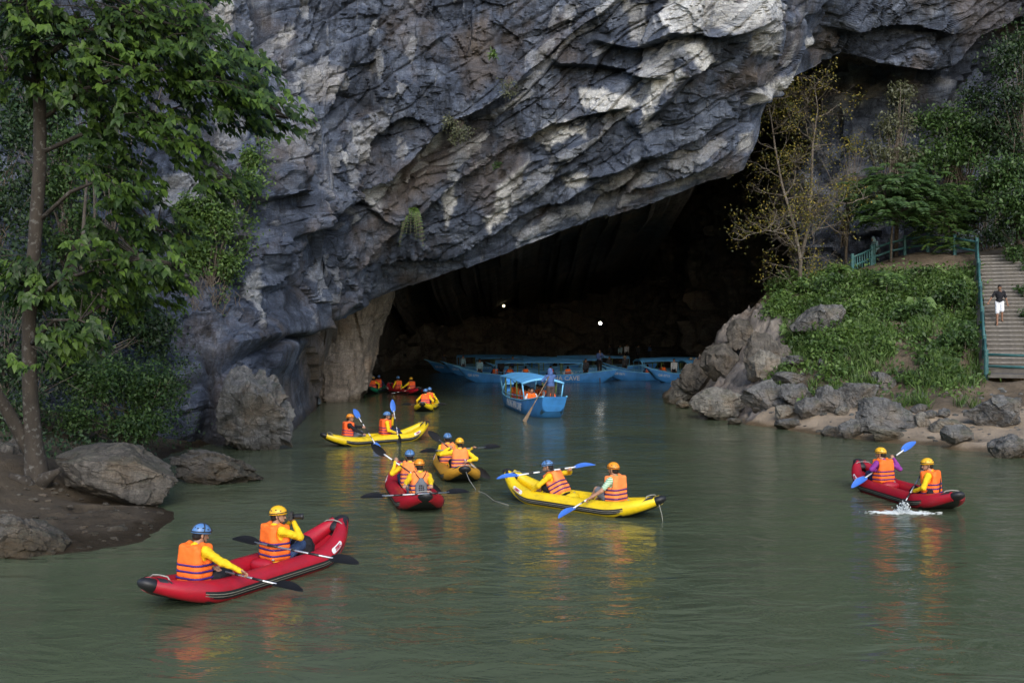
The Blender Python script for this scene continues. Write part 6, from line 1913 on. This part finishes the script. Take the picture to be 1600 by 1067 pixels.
def soft_bag(name, label, loc, rz, half, mat, strapm, seed=1, parts=True):
    root = empty(name, loc, rz, label, 'bag'); S = SDF(); hx, hy, hz = half
    S.box((0, 0, 0), (hx, hy, hz), min(half) * .7, None, .03); S.ell((hx * .2, 0, hz * .7), (hx * .7, hy * .8, hz * .5), None, .06); S.box((hx * .9, 0, -hz * .15), (hx * .3, hy * .65, hz * .5), min(half) * .25, None, .02)
    V, Fq = S.mesh(.012); V = V + .012 * fbm(V * 14, 3, seed)[:, None] * np.array((1, 1, 1)); mesh_np('bag_body', V, Fq, True, mat, root)
    for sg in (-1, 1):
        mb = MB(); mb.tube([(-hx * .8, sg * hy * .5, hz * .8), (-hx * 1.15, sg * hy * .55, hz * .3), (-hx * 1.2, sg * hy * .6, -hz * .3), (-hx * .9, sg * hy * .6, -hz * .8)], .012, 6); mb.build('strap', strapm, root)
    mb = MB(); mb.tube([(-.04, 0, hz), (-.02, 0, hz * 1.25), (.03, 0, hz * 1.25), (.05, 0, hz)], .009, 6); mb.build('handle', strapm, root)
    return root
soft_bag('bag', 'black camera bag lying in the front red kayak in front of the photographer', tuple(kw(kA, (.92, -.08, .36))), kA.rotation_euler.z - .5, (.15, .19, .14), M_BLKC, M_GREYC)

# --- red kayak in the middle
kB = kayak(-2.16, 21.75, -.22, .975, M_KRED, 'red kayak in the middle seen from behind with a black stern', seats=(.52, -1.15))
sit(kB, .52, 'person in blue helmet at the front of the middle red kayak', vest=M_VEST_F, lean=6, head=(0, 5), shirt=M_YEL, pants=M_JEAN, helmet=M_HELM_B, h=.012,
    pad=(at(572, 690, 22.6), at(697, 777, 21.4), M_BLADE_K, 'mix', (1.3, 1.2), 'dark paddle slanting down to the right of the middle red kayak'))
(prB, infB), locB, rzB = sit(kB, -1.15, 'person in orange helmet with a grey drawstring bag on the back', vest=M_VEST_F, lean=5, head=(0, 8), shirt=M_YEL, pants=M_GREYC, helmet=M_HELM_O, h=.012,
    pad=(az_(553, 777, .46), az_(743, 767, .46), M_BLADE_K, 'alu', (.5, .45), 'black bladed paddle held level across the middle red kayak'))
def drawstring_bag():
    M4 = Matrix.Translation(locB) @ Matrix.Rotation(rzB, 4, 'Z'); T3 = infB['Tw'].to_4x4()
    root = empty('bag', (0, 0, 0), 0, 'grey drawstring bag with dark print worn over the orange vest', 'bag')
    root.matrix_basis = M4 @ Matrix.Translation(infB['pel']) @ T3 @ Matrix.Translation((-.225, .0, .23))
    S = SDF(); S.box((0, 0, -.04), (.055, .125, .15), .05, None, .03); S.ell((0, 0, .12), (.04, .07, .09), None, .05); V, Fq = S.mesh(.01)
    V[:, 0] += .008 * np.sin(V[:, 1] * 60 + V[:, 2] * 20) * sstep(-.05, .15, V[:, 2]); mesh_np('bag_body', V, Fq, True, M_GREYC, root)
    for sg in (-1, 1):
        mb = MB(); mb.tube([(-.0, sg * .03, .19), (.03, sg * .09, .27), (.10, sg * .13, .34), (.22, sg * .13, .33)], .009, 6); mb.build('cord', M_BLKC, root)
        mb = MB(); mb.tube([(.0, sg * .11, -.16), (.04, sg * .19, -.08), (.12, sg * .22, .02)], .006, 5); mb.build('cord', M_BLKC, root)
    mb = MB()
    for r_ in range(4):
        for c_ in range(3): mb.box((-.0575, -.04 + c_ * .04 + .006 * (r_ % 2), .05 - r_ * .045), (.002, .014, .016))
    mb.build('print', M_BLKC, root, False)
drawstring_bag()

# --- amber kayak
kC = kayak(-1.45, 25.8, -.16, .985, M_KORA, 'amber yellow kayak just beyond the middle red one', seats=(.30, -.95))
sit(kC, .30, 'person in blue helmet at the front of the amber kayak', vest=M_VEST_F, lean=6, head=(5, 5), shirt=M_YEL, pants=M_BLKC, helmet=M_HELM_B, h=.014, yoff=.18,
    pad=(az_(652, 706, .60), az_(786, 697, .66), M_BLADE_K, 'alu', (.5, .6), 'black bladed paddle held level by the front paddler of the amber kayak'))
sit(kC, -.95, 'person in yellow helmet at the back of the amber kayak', vest=M_VEST_F, lean=5, head=(0, 6), shirt=M_YEL, pants=M_BLKC, helmet=M_HELM_Y, h=.013,
    pad=(at(666, 672, 25.4), at(768, 750, 24.3), M_BLADE_K, 'alu', (.9, 1.2), 'black paddle raised to the upper left over the amber kayak'))

# --- yellow kayak in the centre right
kD = kayak(1.40, 20.75, -3.05, 2.8, M_KYEL, 'bright yellow kayak turned sideways in the centre of the river', seats=(.45, -.95))
sit(kD, .45, 'person in blue helmet leaning forward in the sideways yellow kayak', vest=M_VEST_F, lean=30, side=-6, twist=14, head=(18, 10), shirt=M_YEL, pants=M_BLKC, pants_len=.42, helmet=M_HELM_B, h=.011, face=True,
    pad=(at(768, 748, 20.6), at(938, 724, 21.3), M_BLADE_B, 'mix', (.3, .3), 'blue bladed paddle held out level by the leaning paddler', (.42, -.52)), hands=((.56, .36, .16), None), elbow=(-.2, 1.0, -.2))
sit(kD, -.95, 'person in orange helmet and green striped shirt in the sideways yellow kayak', vest=M_VEST_F, lean=2, head=(8, 2), shirt=M_STRIPE, sleeve=.36, pants=M_GREYC, pants_len=.45, helmet=M_HELM_O, h=.011, face=True,
    pad=(at(873, 808, 19.3), at(977, 743, 20.8), M_BLADE_B, 'mix', (.1, .5), 'blue bladed paddle dipping beside the sideways yellow kayak', (.22, -.42)), legs=((Vector((.36, .16, .34)), Vector((.62, .14, -.02))), (Vector((.38, -.16, .30)), Vector((.66, -.13, -.02)))))
# --- red kayak on the right
kE = kayak(8.62, 21.9, -.15, 1.0, M_KRED, 'red kayak on the right near the sandy shore', seats=(.85, -1.1))
sit(kE, .85, 'person with purple sleeves in the red kayak near the shore', lean=4, head=(30, 4), shirt=M_PURP, pants=M_NAVY, helmet=M_HELM_Y, h=.012, turn=14,
    pad=(at(1322, 768, 22.4), at(1440, 683, 23.4), M_BLADE_B, 'mix', (.4, .4), 'blue bladed paddle slanting up to the right over the red kayak near the shore', (.40, -.30)))
(prE, infE), locE, rzE = sit(kE, -1.1, 'person in black trousers with a black shoulder strap in the red kayak near the shore', lean=4, head=(35, 8), shirt=M_YEL, pants=M_BLKC, helmet=M_HELM_Y, h=.011, face=True, turn=42,
    pad=(at(1404, 802, 20.4), at(1453, 717, 21.6), M_BLADE_K, 'alu', (.5, .5), 'black bladed paddle splashing beside the red kayak near the shore', (.25, -.45)), legs=((Vector((.40, .16, .20)), Vector((.74, .13, -.02))), (Vector((.42, -.14, .20)), Vector((.74, -.11, -.02)))))
mb = MB(); mb.tube([infE['tp'](-.02, -.13, .545), infE['tp'](-.15, -.10, .47), infE['tp'](-.18, -.03, .33), infE['tp'](-.19, .06, .16), infE['tp'](-.17, .14, .02)], .017, 6, True, .4); mb.build('shoulder_strap', M_BLKC, prE)
soft_bag('bag', 'black shoulder bag hanging behind the person in black trousers', tuple(kw(kE, (-1.28, .14, .34))), rzE, (.05, .09, .07), M_BLKC, M_BLKC, 3)
# --- yellow kayak on the left
kF = kayak(-4.5, 33.2, 3.03, 2.6, M_KYEL, 'yellow kayak turned sideways on the left near the cliff', seats=(.30, -1.15), detail=1)
sit(kF, -1.15, 'person in orange helmet with black sleeves in the left yellow kayak', vest=M_VEST_R, lean=6, twist=-20, head=(-20, 2), shirt=M_BLKC, pants=M_GREYC, helmet=M_HELM_O, h=.016, elbow=(-.2, .5, -1),
    pad=(at(549, 634, 33.2), at(598, 712, 31.6), M_BLADE_B, 'mix', (.5, .5), 'blue and white paddle of the back paddler in the left yellow kayak', (.15, -.45)))
sit(kF, .30, 'person in blue helmet at the front of the left yellow kayak', vest=M_VEST_R, lean=4, twist=-15, head=(-15, 2), shirt=M_YEL, pants=M_NAVY, helmet=M_HELM_B, h=.016, elbow=(-.2, .6, -1),
    pad=(at(612, 624, 33.9), at(625, 699, 33.0), (M_BLADE_K, M_BLADE_B), 'mix', (.6, .6), 'upright paddle with one black and one blue blade over the left yellow kayak', (.25, -.4)))
# --- single yellow kayak seen from behind
kG = kayak(-4.12, 48.2, .02, 1.0, M_KYEL, 'small yellow kayak seen straight from behind near the cave mouth', seats=(.6, -.7), detail=0)
sit(kG, .6, 'person hidden in front of the paddler in the small yellow kayak', vest=M_VEST_R, lean=4, shirt=M_YEL, pants=M_NAVY, helmet=M_HELM_B, h=.022, yoff=-.06, hands=((.35, .2, .25), (.35, -.2, .25)))
sit(kG, -.7, 'person in blue helmet seen from behind in the small yellow kayak', vest=M_VEST_R, lean=5, shirt=M_YEL, pants=M_NAVY, helmet=M_HELM_B, h=.02,
    pad=(at(620, 632, 47.8), at(706, 632, 47.8), M_BLADE_K, 'alu', (.6, .6), 'black paddle held level behind the small yellow kayak'))
# --- far red and green kayaks
kH = kayak(-6.62, 61.2, -.96, 1.4, M_KRED, 'far red kayak entering the dark cave mouth', seats=(.75, -.95), detail=0)
sit(kH, .75, 'person in blue helmet in the far red kayak', vest=M_VEST_R, lean=4, shirt=M_YEL, pants=M_NAVY, helmet=M_HELM_B, h=.024, pad=(at(596, 608, 62.4), at(645, 612, 61), M_BLADE_K, 'alu', (.6, .6), 'paddle of the front person in the far red kayak'))
sit(kH, -.95, 'person in yellow helmet with a dark shoulder bag in the far red kayak', vest=M_VEST_R, lean=6, shirt=M_YEL, pants=M_BLKC, helmet=M_HELM_Y, h=.024, pad=(at(600, 617, 60.2), at(655, 606, 60.0), M_BLADE_K, 'mix', (.3, .3), 'grey bladed paddle of the back person in the far red kayak'))
kI = kayak(-8.62, 62.6, .05, 1.0, M_KGRN, 'green kayak half hidden behind the rock pillar', seats=(.7, -.8), detail=0)
sit(kI, .8, 'person in blue helmet farthest forward in the green kayak', vest=M_VEST_R, lean=3, shirt=M_NAVY, pants=M_NAVY, helmet=M_HELM_B, h=.026, yoff=-.1, hands=((.35, .2, .25), (.35, -.2, .25)))
sit(kI, -.05, 'person in orange vest beside the pillar edge in the green kayak', vest=M_VEST_R, lean=3, shirt=M_NAVY, pants=M_NAVY, helmet=M_HELM_B, h=.026, yoff=.12, hands=((.35, .2, .25), (.35, -.2, .25)))
sit(kI, -.9, 'person in yellow helmet at the back of the green kayak', vest=M_VEST_R, lean=5, shirt=M_YEL, pants=M_BLKC, helmet=M_HELM_Y, h=.024, yoff=-.02, pad=(at(560, 606, 61.8), at(607, 609, 61.6), M_BLADE_K, 'alu', (.6, .6), 'paddle reaching out to the right of the green kayak'))

# tow ropes trailing from two kayaks
def rope(label, pts):
    mb = MB(); mb.tube(pts, .007, 5); o = mb.build('rope', M_ROPE, None); tag(o, label, 'rope')
s0 = kw(kC, (-1.98, 0, .42)); e0 = on_water(795, 790)
rope('pale rope trailing in the water behind the amber kayak', [s0, s0 + Vector((.12, -.3, -.22)), s0 + Vector((.3, -.7, -.40)), on_water(758, 772) + Vector((0, 0, .012)), on_water(772, 783) + Vector((0, 0, .012)), e0 + Vector((0, 0, .012))])
s0 = kw(kD, (-1.9, .0, .45)); rope('short grey rope hanging from the stern of the sideways yellow kayak', [s0, s0 + Vector((.06, -.12, -.12)), s0 + Vector((.10, -.2, -.3)), s0 + Vector((.12, -.24, -.5))])
# splash of the right kayak
def splash():
    r2 = np.random.default_rng(9); mb = MB(); lv, lf = ico(1)
    c = on_water(1412, 801)
    for k in range(1000):
        q = r2.normal(size=2) * np.array((.27, .08)); hgt = max(0, .16 * math.exp(-(q[0] / .12) ** 2) * r2.random() ** 2 * 1.5)
        p = np.array((c.x + q[0], c.y + q[1] + .25 * q[0] * -.3, hgt + .004)); s_ = r2.uniform(.003, .011) * (1.5 if r2.random() < .15 else 1)
        mb.add(lv * np.array((s_ * (4.5 if hgt < .02 else 1), s_ * (1.2 if hgt < .02 else 1), s_ * (.4 if hgt < .02 else 1.3))) + p, lf)
    o = mb.build('splash', M_FOAM, None); tag(o, 'white splash thrown up by the paddle beside the right red kayak', 'splash', kind='stuff')
M_FOAM = simple('water_foam', (.62, .66, .66), .3, .06)
splash()

# ================================================================== blue tour boats
def paint_worn(name, col, rust=.35, rough=.55):
    t = NT(name); v = t.coord(); vs = t.coord(scale=(.6, 1, 2.2))
    n = t.noise(v, 1.4, 6, .65); c = t.ramp(n, [(.3, tuple(x * .7 for x in col)), (.7, tuple(x * 1.15 for x in col))])
    d = t.ramp(t.noise(vs, 5, 8, .75), [(.55, 0.0), (.75, rust)]); c = t.mix(d, c, tuple(x * .3 + .03 for x in col))
    t.set(base_color=c, roughness=rough, normal=t.bump(t.noise(v, 9, 5), .25, .02)); return t.m
M_BHULL = paint_worn('blue_hull_paint', (.065, .31, .78)); M_BROOF = paint_worn('blue_roof_sheet', (.12, .43, .82), .3, .5); M_BLT = paint_worn('light_blue_trim', (.18, .52, .82), .25)
M_BIN = paint_worn('boat_inside', (.06, .15, .25), .5, .8); M_GRNP = paint_worn('green_post_paint', (.18, .26, .06), .3); M_WOOD = bark('oar_wood', (.10, .065, .035), (.22, .15, .09), 9)
BL = 12.0
def b_w(u): return np.interp(u, [-1, -.86, -.6, -.2, .2, .55, .8, .93, 1], [.52, .66, .86, .95, .95, .82, .52, .26, .10])
def b_s(u): return np.interp(u, [-1, -.8, -.5, 0, .4, .7, .9, 1], [.98, .80, .62, .54, .56, .72, 1.0, 1.25])
def b_k(u): return np.interp(u, [-1, -.9, -.75, -.4, .4, .7, .88, 1], [.32, .02, -.16, -.22, -.22, -.12, .30, 1.02])
def boat(cx, cy, hx, hy, label, number='QB 0776', name='PHONG NHA CAVE', z=0.0):
    root = empty('tour_boat', (cx, cy, z), math.atan2(hy, hx), label, 'boat', 'blue tour boats at the cave mouth')
    us = np.linspace(-1, 1, 49); prof = [(1.0, 1.0), (.97, .55), (.86, .2), (.6, 0), (0, -.02)]
    V = []
    ns = 2 * len(prof) - 1
    def ux(u, tz):          # raked ends
        return u * BL / 2 + (.0 if abs(u) < .85 else np.sign(u) * (tz - .5) * .5 * (abs(u) - .85) / .15)
    for u in us:
        w, s, k = float(b_w(u)), float(b_s(u)), float(b_k(u))
        row = [(ux(u, t), w * f, lerp(k, s, t)) for f, t in prof]
        row += [(x, -y, zz_) for x, y, zz_ in row[-2::-1]]
        V += row
    Fq = [tuple(f) for f in grid_faces(49, ns)]
    Fq.append(tuple(range(ns))); Fq.append(tuple(48 * ns + i for i in range(ns - 1, -1, -1)))
    o = mesh_np('hull', np.array(V), Fq, True, M_BHULL, root); sharp_by_angle(o, 40)
    Vi = []
    for u in us[1:-1]:
        w, s, k = float(b_w(u)) - .05, float(b_s(u)) - .012, max(float(b_k(u)) + .12, .06)
        if k > s - .05: k = s - .05
        Vi += [(ux(u, .9), w, s), (ux(u, .6), w * .9, k + .08), (ux(u, .5), w * .8, k), (ux(u, .5), -w * .8, k), (ux(u, .6), -w * .9, k + .08), (ux(u, .9), -w, s)]
    mesh_np('deck', np.array(Vi), grid_faces(47, 6), True, M_BIN, root)
    for sg in (1, -1):
        mb = MB(); mb.tube([(ux(u, 1), sg * (float(b_w(u)) - .01), float(b_s(u)) + .005) for u in us], .038, 6); mb.build('gunwale', M_BLT, root)
    for u in (-.93, .90):
        w, s = float(b_w(u)) - .03, float(b_s(u)) - .03; mb = MB(); mb.box((u * BL / 2, 0, s), (.30, w, .02)); mb.build('end_board', M_BLT, root, False)
    # canopy of three sheets
    r0, r1 = -.60, .50
    def roof_z(x, q): return 1.66 + .06 * math.cos(x * .5) - .20 * q * q
    for a, b in ((r0, r0 + .365), (r0 + .367, r0 + .732), (r0 + .734, r1)):
        V = []; n = 10; m = 9
        for i in range(n):
            x = lerp(a, b, i / (n - 1)) * BL / 2
            for j in range(m): q = j / (m - 1) * 2 - 1; V.append((x, .98 * q, roof_z(x, q) + (.012 if i in (0, n - 1) else 0)))
        top = np.array(V); bot = top - (0, 0, .035)
        g = grid_faces(n, m); Fq = [tuple(f) for f in g] + [tuple(int(q) + n * m for q in f[::-1]) for f in g]
        rim = [i * m for i in range(n)] + [(n - 1) * m + j for j in range(1, m)] + [i * m + m - 1 for i in range(n - 2, -1, -1)] + list(range(m - 2, 0, -1))
        for k in range(len(rim)):
            p_, q_ = rim[k], rim[(k + 1) % len(rim)]; Fq.append((p_, p_ + n * m, q_ + n * m, q_))
        o = mesh_np('roof_panel', np.concatenate([top, bot]), Fq, True, M_BROOF, root); sharp_by_angle(o, 50)
    # end arches, posts
    for u in (r0 + .004, r1 - .004):
        x = u * BL / 2; mb = MB(); mb.tube([(x, .97 * q, roof_z(x, q) - .06) for q in np.linspace(-1, 1, 11)], .035, 6); mb.build('roof_arch', M_BLT, root)
    post = None
    for i, u in enumerate((r0 + .01, -.33, -.05, .22, r1 - .01)):
        for sg in (1, -1):
            x = u * BL / 2; w = float(b_w(u)) - .02; zt = roof_z(x, .96) - .05
            mb = MB(); mb.tube([(x, sg * w, float(b_s(u))), (x, sg * .94, zt)], .032, 6); mb.build('post', M_GRNP if i in (1, 2, 3) else M_BLT, root)
    for sg in (1, -1):
        mb = MB(); mb.tube([(u * BL / 2, sg * (float(b_w(u)) - .015), float(b_s(u)) + .20) for u in np.linspace(r0 + .01, r1 - .01, 14)], .02, 5); mb.build('side_rail', M_BLT, root)
    for u in np.linspace(-.5, .4, 6):
        mb = MB(); mb.box((u * BL / 2, 0, .30), (.16, .78, .022)); mb.build('bench', M_BIN, root, False)
    # lettering on both sides and the number at the bow
    for sg in (1, -1):
        if name: text_obj('lettering', name, .47, M_TXT_WHITE, root, Vector((-1.3, sg * (.95 + .012), .32)), (-sg, 0, 0), (0, sg, .08), .006)
        if number:
            u = .80; ph = Vector((.78 * BL / 2, sg * (float(b_w(.78)) - .012), .52)); dw = (float(b_w(.9)) - float(b_w(.7))) / (.2 * BL / 2)
            text_obj('lettering', number, .24, M_TXT_WHITE, root, ph, Vector((-sg, -dw, -.1 * sg)), Vector((-dw * 1, sg, -.10)), .004)
    return root
bNear = boat(.82, 48.3, -.16, .99, 'nearest blue tour boat seen from its stern with passengers in orange vests')
bFar = boat(1.75, 75.9, -1, .02, 'long blue tour boat lying sideways behind the nearest boat', 'QB 0779')
BOATS = [('boat with its bow towards the rock nose, front one of the right group', 15.9, 76.6, -.95, -.22, 'QB 0713'), ('boat just behind the front one of the right group', 12.9, 80.2, -.96, -.25, 'QB 0671'),
         ('boat third from the front in the right group', 13.8, 84.0, -1, -.12, 'QB 0652'), ('boat moored behind the sideways one, its roof showing above', 4.0, 84.5, -1, .04, 'QB 0748'),
         ('boat in the second row at the left, bow showing left of the sideways boat', -.2, 88.8, -1, .05, 'QB 0731'), ('boat farthest left in the dark of the cave', -2.2, 95.0, -1, .08, 'QB 0702'),
         ('boat in the last row beside the inner beach', 7.2, 92.0, -1, .0, 'QB 0717')]
bs = []
for lab, x, y, hx, hy, num in BOATS:
    c = copy_tree(bFar); c.location = (x, y, 0); c.rotation_euler = (0, 0, math.atan2(hy, hx)); c['label'] = ('blue ' if 'second row' in lab else 'blue tour ') + lab
    for ch in c.children:
        if ch.name.startswith('lettering') and ch.data.body.startswith('QB'):
            ch.data = ch.data.copy(); ch.data.body = num
    bs.append(c)

# ------------------------------------------------------------------ people on the boats
PROTO = {}
def crew(key, loc, rz, label, group=None, **kws):
    if key not in PROTO:
        r, _ = person(tuple(loc), rz, label, h=.022, group=group, **kws); PROTO[key] = r; return r
    c = copy_tree(PROTO[key]); c.location = loc; c.rotation_euler = (0, 0, rz); c['label'] = label
    if group: c['group'] = group
    elif 'group' in c.keys(): del c['group']
    return c
def on_boat(b, x, y, z): return b.matrix_basis @ Vector((x, y, z))
GP = 'passengers in orange vests under the boat roofs'
SH = {'a': dict(shirt=M_NAVY, pants=M_JEAN, vest=True), 'b': dict(shirt=M_WHITEC, pants=M_BLKC, vest=True), 'c': dict(shirt=M_REDC, pants=M_GREYC, vest=True)}
n = 0
seats = [(-3.1, -.45, 'dark sleeves', 'a'), (-3.1, .45, 'pale sleeves', 'b'), (-2.2, .55, 'red sleeves', 'c'), (-1.3, .5, 'dark sleeves', 'a'), (-.3, .55, 'pale sleeves', 'b'), (.7, .5, 'red sleeves', 'c'), (1.6, .5, 'dark sleeves', 'a'), (-1.3, -.5, 'pale sleeves', 'b'), (-.3, -.5, 'red sleeves', 'c')]
WH = ['right hand rear bench', 'left hand rear bench', 'second bench', 'third bench, left side', 'fourth bench, left side', 'fifth bench', 'front bench', 'third bench, right side', 'fourth bench, right side']
for (x, y, sl, kk), wh in zip(seats, WH):
    crew('seat_' + kk, on_boat(bNear, x, y, .33), bNear.rotation_euler.z + (math.pi / 2 * (-1 if y > 0 else 1) if x > -3 else math.pi), f'passenger in orange vest with {sl} in the nearest boat, {wh}', GP, **SH[kk])
for i, (x, kk, wh) in enumerate([(3.0, 'a', 'near its bow'), (1.9, 'c', 'at the second opening from the bow'), (.7, 'b', 'in the middle'), (-1.2, 'a', 'right of the middle'), (-2.5, 'b', 'near its stern')]):
    crew('seat_' + kk, on_boat(bFar, x, .35 if i % 2 else .5, .36), bFar.rotation_euler.z + math.pi / 2 * (1 if i % 2 else -1), f'passenger in orange vest in the sideways blue boat, {wh}', GP, **SH[kk])
for bi, b in enumerate(bs[:2]):
    for x, kk, wh in ((2.2, 'a', 'front'), (.9, 'c', 'middle')):
        crew('seat_' + kk, on_boat(b, x, .3, .36), b.rotation_euler.z - math.pi / 2, f'passenger in orange vest on the {wh} bench of the ' + ('front' if bi == 0 else 'second') + ' boat of the right group', GP, **SH[kk])
# boatman of the nearest boat with the long oar
st = on_boat(bNear, -4.75, -.12, .42)
person(tuple(st), bNear.rotation_euler.z + R(10), 'boatman in blue hooded jacket standing at the stern of the nearest boat', seat=False, lean=4, vest=False, shirt=M_BLUEC, pants=M_BROWNC, hood=M_BLUEC, h=.016, hair=False, hands=((.30, .30, 1.08), (.34, .12, .98)), head=(10, 6))
def oar(label, a, b):
    a, b = Vector(a), Vector(b); d = (b - a).normalized(); root = empty('oar', tuple(a), 0, label, 'oar')
    mb = MB(); mb.tube([(0, 0, 0), (b - a) * .72], .024, 7); mb.build('shaft', M_WOOD, root)
    y = d.cross(Vector((0, 1, 0))).normalized(); mb = MB()
    p0 = (b - a) * .68; p1 = (b - a)
    th = d.cross(y) * .012
    pts = [p0 - y * .03 - th, p0 + y * .03 - th, p1 + y * .085 - th, p1 - y * .085 - th, p0 - y * .03 + th, p0 + y * .03 + th, p1 + y * .085 + th, p1 - y * .085 + th]
    mb.add(pts, [(0, 1, 2, 3), (7, 6, 5, 4), (0, 4, 5, 1), (1, 5, 6, 2), (2, 6, 7, 3), (3, 7, 4, 0)]); mb.build('blade', M_WOOD, root, False)
oar('long wooden steering oar held by the boatman of the nearest boat', at(858, 588, 43.0), at(819, 659, 41.2))
STAND = [('dark', 764, 1.6, bFar, (4.2, .1), 'person in pale blue shirt standing on the bow of the sideways boat', dict(shirt=M_LBLUEC, pants=M_DGREY)),
         ('hooded', 0, 0, bFar, (2.6, -.62), 'hooded boatman in black standing in the middle of the sideways boat', dict(shirt=M_DGREY, pants=M_BLKC, hood=M_DGREY, hair=False)),
         ('grey', 0, 0, bFar, (-3.85, .1), 'boatman in grey shirt at the stern of the sideways boat', dict(shirt=M_DGREY, pants=M_BLKC)),
         ('blue', 0, 0, bFar, (-4.9, .2), 'boatman in blue jacket holding a pole at the end of the sideways boat', dict(shirt=M_BLUEC, pants=M_BLKC)),
         ('white', 0, 0, bs[0], (3.75, .25), 'person in white shirt and black trousers standing on the front boat of the right group', dict(shirt=M_WHITEC, pants=M_BLKC)),
         ('hat', 0, 0, bs[2], (4.4, .0), 'boatman in conical straw hat standing on a boat of the right group', dict(shirt=M_DGREY, pants=M_BLKC, hat=None)),
         ('hat', 0, 0, bs[0], (2.1, -.3), 'boatman in straw hat farther back on the front boat of the right group', dict()),
         ('grey', 0, 0, bs[3], (-2.2 - 2, .2), 'boatman in dark clothes standing on the boat behind the sideways one', dict()),
         ('blue', 0, 0, bs[3], (4.0, .2), 'person in blue jacket on the bow of the boat behind the sideways one', dict()),
         ('dark', 0, 0, bs[4], (4.2, .2), 'person in pale shirt on the bow of the second row boat', dict()),
         ('grey', 0, 0, bs[5], (4.3, .2), 'person in dark clothes on the bow of the farthest left boat', dict())]
M_STRAW = simple('straw_hat', (.40, .32, .20), .9, .2, 30)
for key, _, _, b, (x, y), lab, kws in STAND:
    if key == 'hat' and kws: kws['hat'] = M_STRAW
    u = x / (BL / 2); zz_ = max(float(b_k(u)) + .14, .1) if abs(u) < .8 else float(b_s(u)) - .02
    kk = dict(kws); 
    if key == 'blue' and kk: kk['hands'] = ((.30, .10, 1.25), (.32, -.02, 1.0))
    q = on_boat(b, x, y, zz_)
    if key in PROTO: crew('stand_' + key, q, b.rotation_euler.z + R(90), lab)
    else: crew('stand_' + key, q, b.rotation_euler.z + R(90 if key != 'white' else 60), lab, None, seat=False, vest=False, **kk) if ('stand_' + key) not in PROTO else crew('stand_' + key, q, b.rotation_euler.z + R(random.uniform(40, 140)), lab)
q = on_boat(bFar, -4.9, -.12, 1.9)
mb = MB(); mb.tube([q, on_boat(bFar, -4.9, .95, -.3)], .03, 6); o = mb.build('pole', M_WOOD, None); tag(o, 'long pole held upright at the stern of the sideways boat', 'pole')
# people on the inner beach
for i, (px, key, lab) in enumerate([(955, 'grey', 'person in dark clothes standing leftmost on the inner cave beach'), (970, 'dark', 'person in pale shirt second from left on the inner cave beach'), (979, 'white', 'person in white shirt on the inner cave beach'),
                                    (996, 'grey', 'dark figure right of the white shirt on the inner cave beach'), (1014, 'blue', 'person in blue jacket rightmost on the inner cave beach')]):
    q = at(px, 548, 100.5 + (i % 3)); q.z = max(.9, 2.9 * math.exp(-(((q.x - 15) / 7) ** 2 + ((q.y - 108) / 8) ** 2)) - .5)
    crew('stand_' + key, q, R(-90 + 40 * (i - 2)), lab)

# ------------------------------------------------------------------ people on the stairs and the path
t_ = .36
q = ST0.lerp(ST1, t_) + STN * .62
nstep = round(t_ * 28); q = ST0 + STD * ((ST1 - ST0).to_2d().length / 28 * (nstep + .45)) + STN * .6 + Vector((0, 0, (ST1.z - ST0.z) / 28 * (nstep + 1) + .0))
person(tuple(q), math.atan2(-STD.y, -STD.x), 'man in black shirt and white shorts walking down the stairs', seat=False, vest=False, lean=3, shirt=M_BLKC, sleeve=.42, pants=M_WHITEC, pants_len=.48, skin=M_SKIN_D, h=.014, face=True,
       hands=((.05, .34, .78), (.18, -.48, .86)), legs=((Vector((.12, .10, .50)), Vector((.10, .10, .08))), (Vector((.20, -.10, .40)), Vector((.30, -.11, -.11)))), elbow=(-.8, .4, -.3), head=(0, 12))
q = at(1371, 417, 57.0); q.z = bank_z(q.x, q.y)
person(tuple(q), R(200), 'person in pale blue jacket bending over the rail on the path', seat=False, vest=False, lean=24, shirt=M_LBLUEC, pants=M_DGREY, hood=M_LBLUEC, hair=False, h=.02, head=(0, 12))

# ------------------------------------------------------------------ cave lamps
def lamp(label, px, py, d, r, power, col):
    p = at(px, py, d); root = empty('cave_lamp', tuple(p), 0, label, 'lamp', None)
    t = NT('lamp_glow'); t.set(emission_color=col, emission_strength=power); t.b.inputs['Base Color'].default_value = (0, 0, 0, 1)
    mb = MB(); mb.ellipsoid((0, 0, 0), (r, r, r), None, 14, 10); mb.build('bulb', t.m, root)
    mb = MB(); mb.tube([(0, r * .4, 0), (0, r * 1.8, r * .2)], [r * 1.25, r * .5], 10); mb.build('housing', M_BLACKP, root)
lamp('bright white lamp shining in the dark cave above the boats', 938, 505, 96, .15, 9, (1.0, .98, .9))
lamp('dim yellowish lamp high in the dark cave', 787, 478, 110, .15, 1.6, (1.0, .9, .55))
lamp('tiny lamp far at the upper left of the dark cave', 692, 473, 112, .10, 5, (.9, .95, 1.0))

# ================================================================== lettering becomes plain mesh
_dg = bpy.context.evaluated_depsgraph_get()
for o in [o for o in SC.objects if o.type == 'FONT']:
    me = bpy.data.meshes.new_from_object(o.evaluated_get(_dg), depsgraph=_dg)
    n = share('lettering', me, o.parent, o.matrix_basis.copy())
    bpy.data.objects.remove(o)
